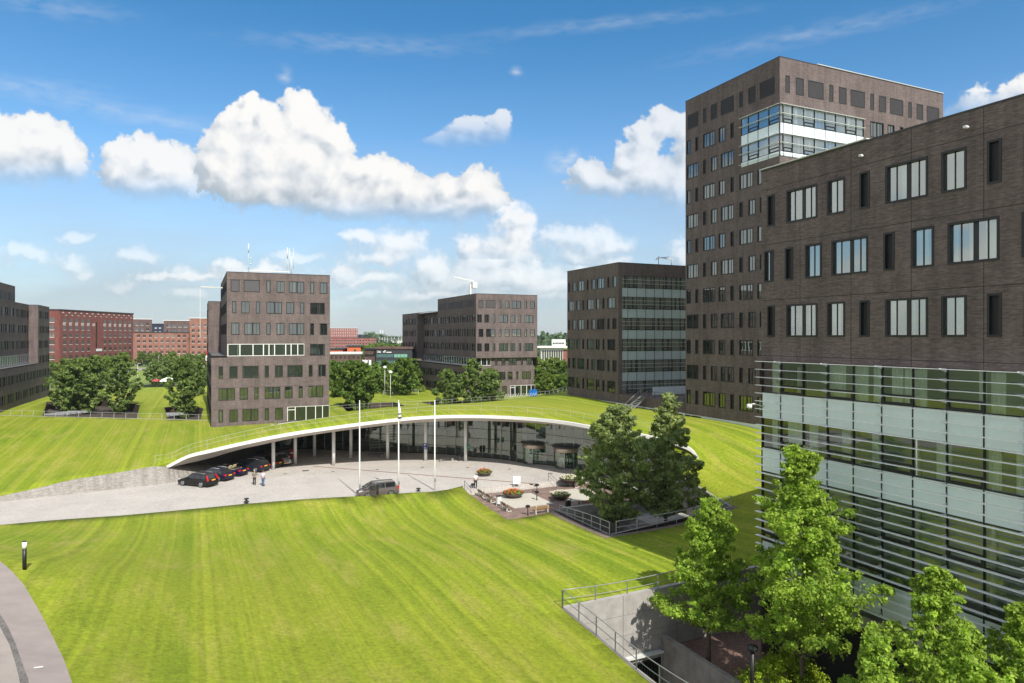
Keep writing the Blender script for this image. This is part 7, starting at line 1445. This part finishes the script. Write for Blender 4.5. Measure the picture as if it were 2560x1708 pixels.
# far roads and car park
flat('far_road', [tuple(P(x, y, .7))[:2] for x, y in ((300, 931), (360, 926), (470, 921), (560, 918), (560, 911), (470, 914), (360, 919), (300, 922))], .72, mat('far_asphalt', (0.26, 0.24, 0.22), .9))
flat('car_park', [tuple(P(x, y, .7))[:2] for x, y in ((300, 916), (560, 909), (560, 896), (300, 902))], .70, mat('far_asphalt', (0, 0, 0)))
flat('far_verge', [tuple(P(x, y, .7))[:2] for x, y in ((300, 958), (560, 958), (560, 890), (300, 890))], .64, mat('verge_grass', (0.16, 0.22, 0.03), .9, noise=.3, nscale=.1))
src = [o for o in C.objects if o.name.startswith('parked_car')]
for i, (px, py) in enumerate(((372, 906), (392, 905), (413, 907), (440, 905), (462, 906), (476, 904))):
    s_ = src[(i*2+1) % len(src)]; c_ = copy_tree(s_); c_.location = P(px, py+2, .72); c_.rotation_euler = (0, 0, 1.2+.1*i); c_['group'] = 'cars in the far car park'; c_['label'] = '%s car in the far car park between the tree trunks, %s' % (('dark', 'dark blue', 'black', 'silver', 'black', 'grey')[i], ('leftmost', 'second from the left', 'third from the left', 'fourth from the left', 'fifth from the left', 'rightmost')[i])
def tarp(px0, px1, py, m, label, h=1.3):
    a, b = P(px0, py, 2.3), P(px1, py, 2.3); L = (b-a).length; t = MB(); n = 8
    for k in range(n):
        x0, x1 = L*k/n, L*(k+1)/n; h0, h1 = h*math.sin(math.pi*(k+.02)/n)**.4*(1+.1*(k % 2)), h*math.sin(math.pi*min(k+1, n-.02)/n)**.4*(1+.1*((k+1) % 2))
        t.quad((x0, 0, 0), (x1, 0, 0), (x1, .3, h1*.7), (x0, .3, h0*.7)); t.quad((x0, .3, h0*.7), (x1, .3, h1*.7), (x1, 1.6, h1), (x0, 1.6, h0)); t.quad((x0, 1.6, h0), (x1, 1.6, h1), (x1, 2.6, 0), (x0, 2.6, 0))
    d = b-a; me = t.mesh('covered_boat', [m]); o = link('covered_boat', me, None, a, (0, 0, math.atan2(d.y, d.x))); tag(o, label, 'boat')
tarp(398, 432, 954.5, M_SIGN, 'long white covered boat at the far edge of the left lawn'); tarp(378, 394, 954, mat('dull_red', (.35, .06, .06), .7), 'small dull red boat beside the white covered one', .8)
p = P(88+5, 1665, 6); q = MB(); q.box(-.14, .14, -.03, .03, .0, .006); o = q.build('white_road_mark', M_SIGN, loc=(P(96, 1664, 6.02).x, P(96, 1664, 6.02).y, hz(P(96, 1664, 6).x, P(96, 1664, 6).y)+.03)); o.rotation_euler = (0, 0, -.2); tag(o, 'short white dash of paint on the pink road', 'road mark')
# lamp post and tub in the sunken court
p = Q(1881, 38.0); t = thing('court_lamp', 'dark lamp post standing among the court trees', 'lamp', (p.x, p.y, -3.3)); q = MB(); q.tube([(0, 0, 0), (0, 0, 3.4)], .12, n=10); q.build('post', M_FRAME, t); q = MB(); q.lathe([(0, 3.7), (.3, 3.6), (.32, 3.4), (.1, 3.35)], n=14); q.build('lamp_head', M_FRAME, t)
p = Q(1912, 37.2); t = thing('plant_tub', 'dark round tub with a thin shrub by the court lamp post', 'planter', (p.x, p.y, -3.3)); q = MB(); q.lathe([(.5, 0), (.75, .5), (.8, .55), (.7, .55), (.65, .45), (0, .45)], n=20); q.build('tub', M_FRAME, t); g_ = random.Random(8); link('leaves', leaves('leaves', [(g_.uniform(-.4, .4), g_.uniform(-.4, .4), g_.uniform(.7, 1.8), .25) for _ in range(14)], 26, .12, 9, M_LDARK), t)

# ------------------------------------------------------------------ the air between here and the horizon
hm = bpy.data.materials.new('air'); hm.use_nodes = True; t = hm.node_tree; t.nodes.clear(); out = N(t, 'ShaderNodeOutputMaterial'); pv_ = N(t, 'ShaderNodeVolumePrincipled'); pv_.inputs['Color'].default_value = (0.80, 0.88, 0.95, 1); pv_.inputs['Density'].default_value = 0.00010; pv_.inputs['Anisotropy'].default_value = 0.2
t.links.new(pv_.outputs[0], out.inputs['Volume']); q = MB(); q.box(-3400, 3400, -600, 3400, -8.2, 64); hz_o = q.build('haze', hm); tag(hz_o, kind='stuff'); hz_o['label'] = 'thin summer haze'
SC.cycles.volume_bounces = 0
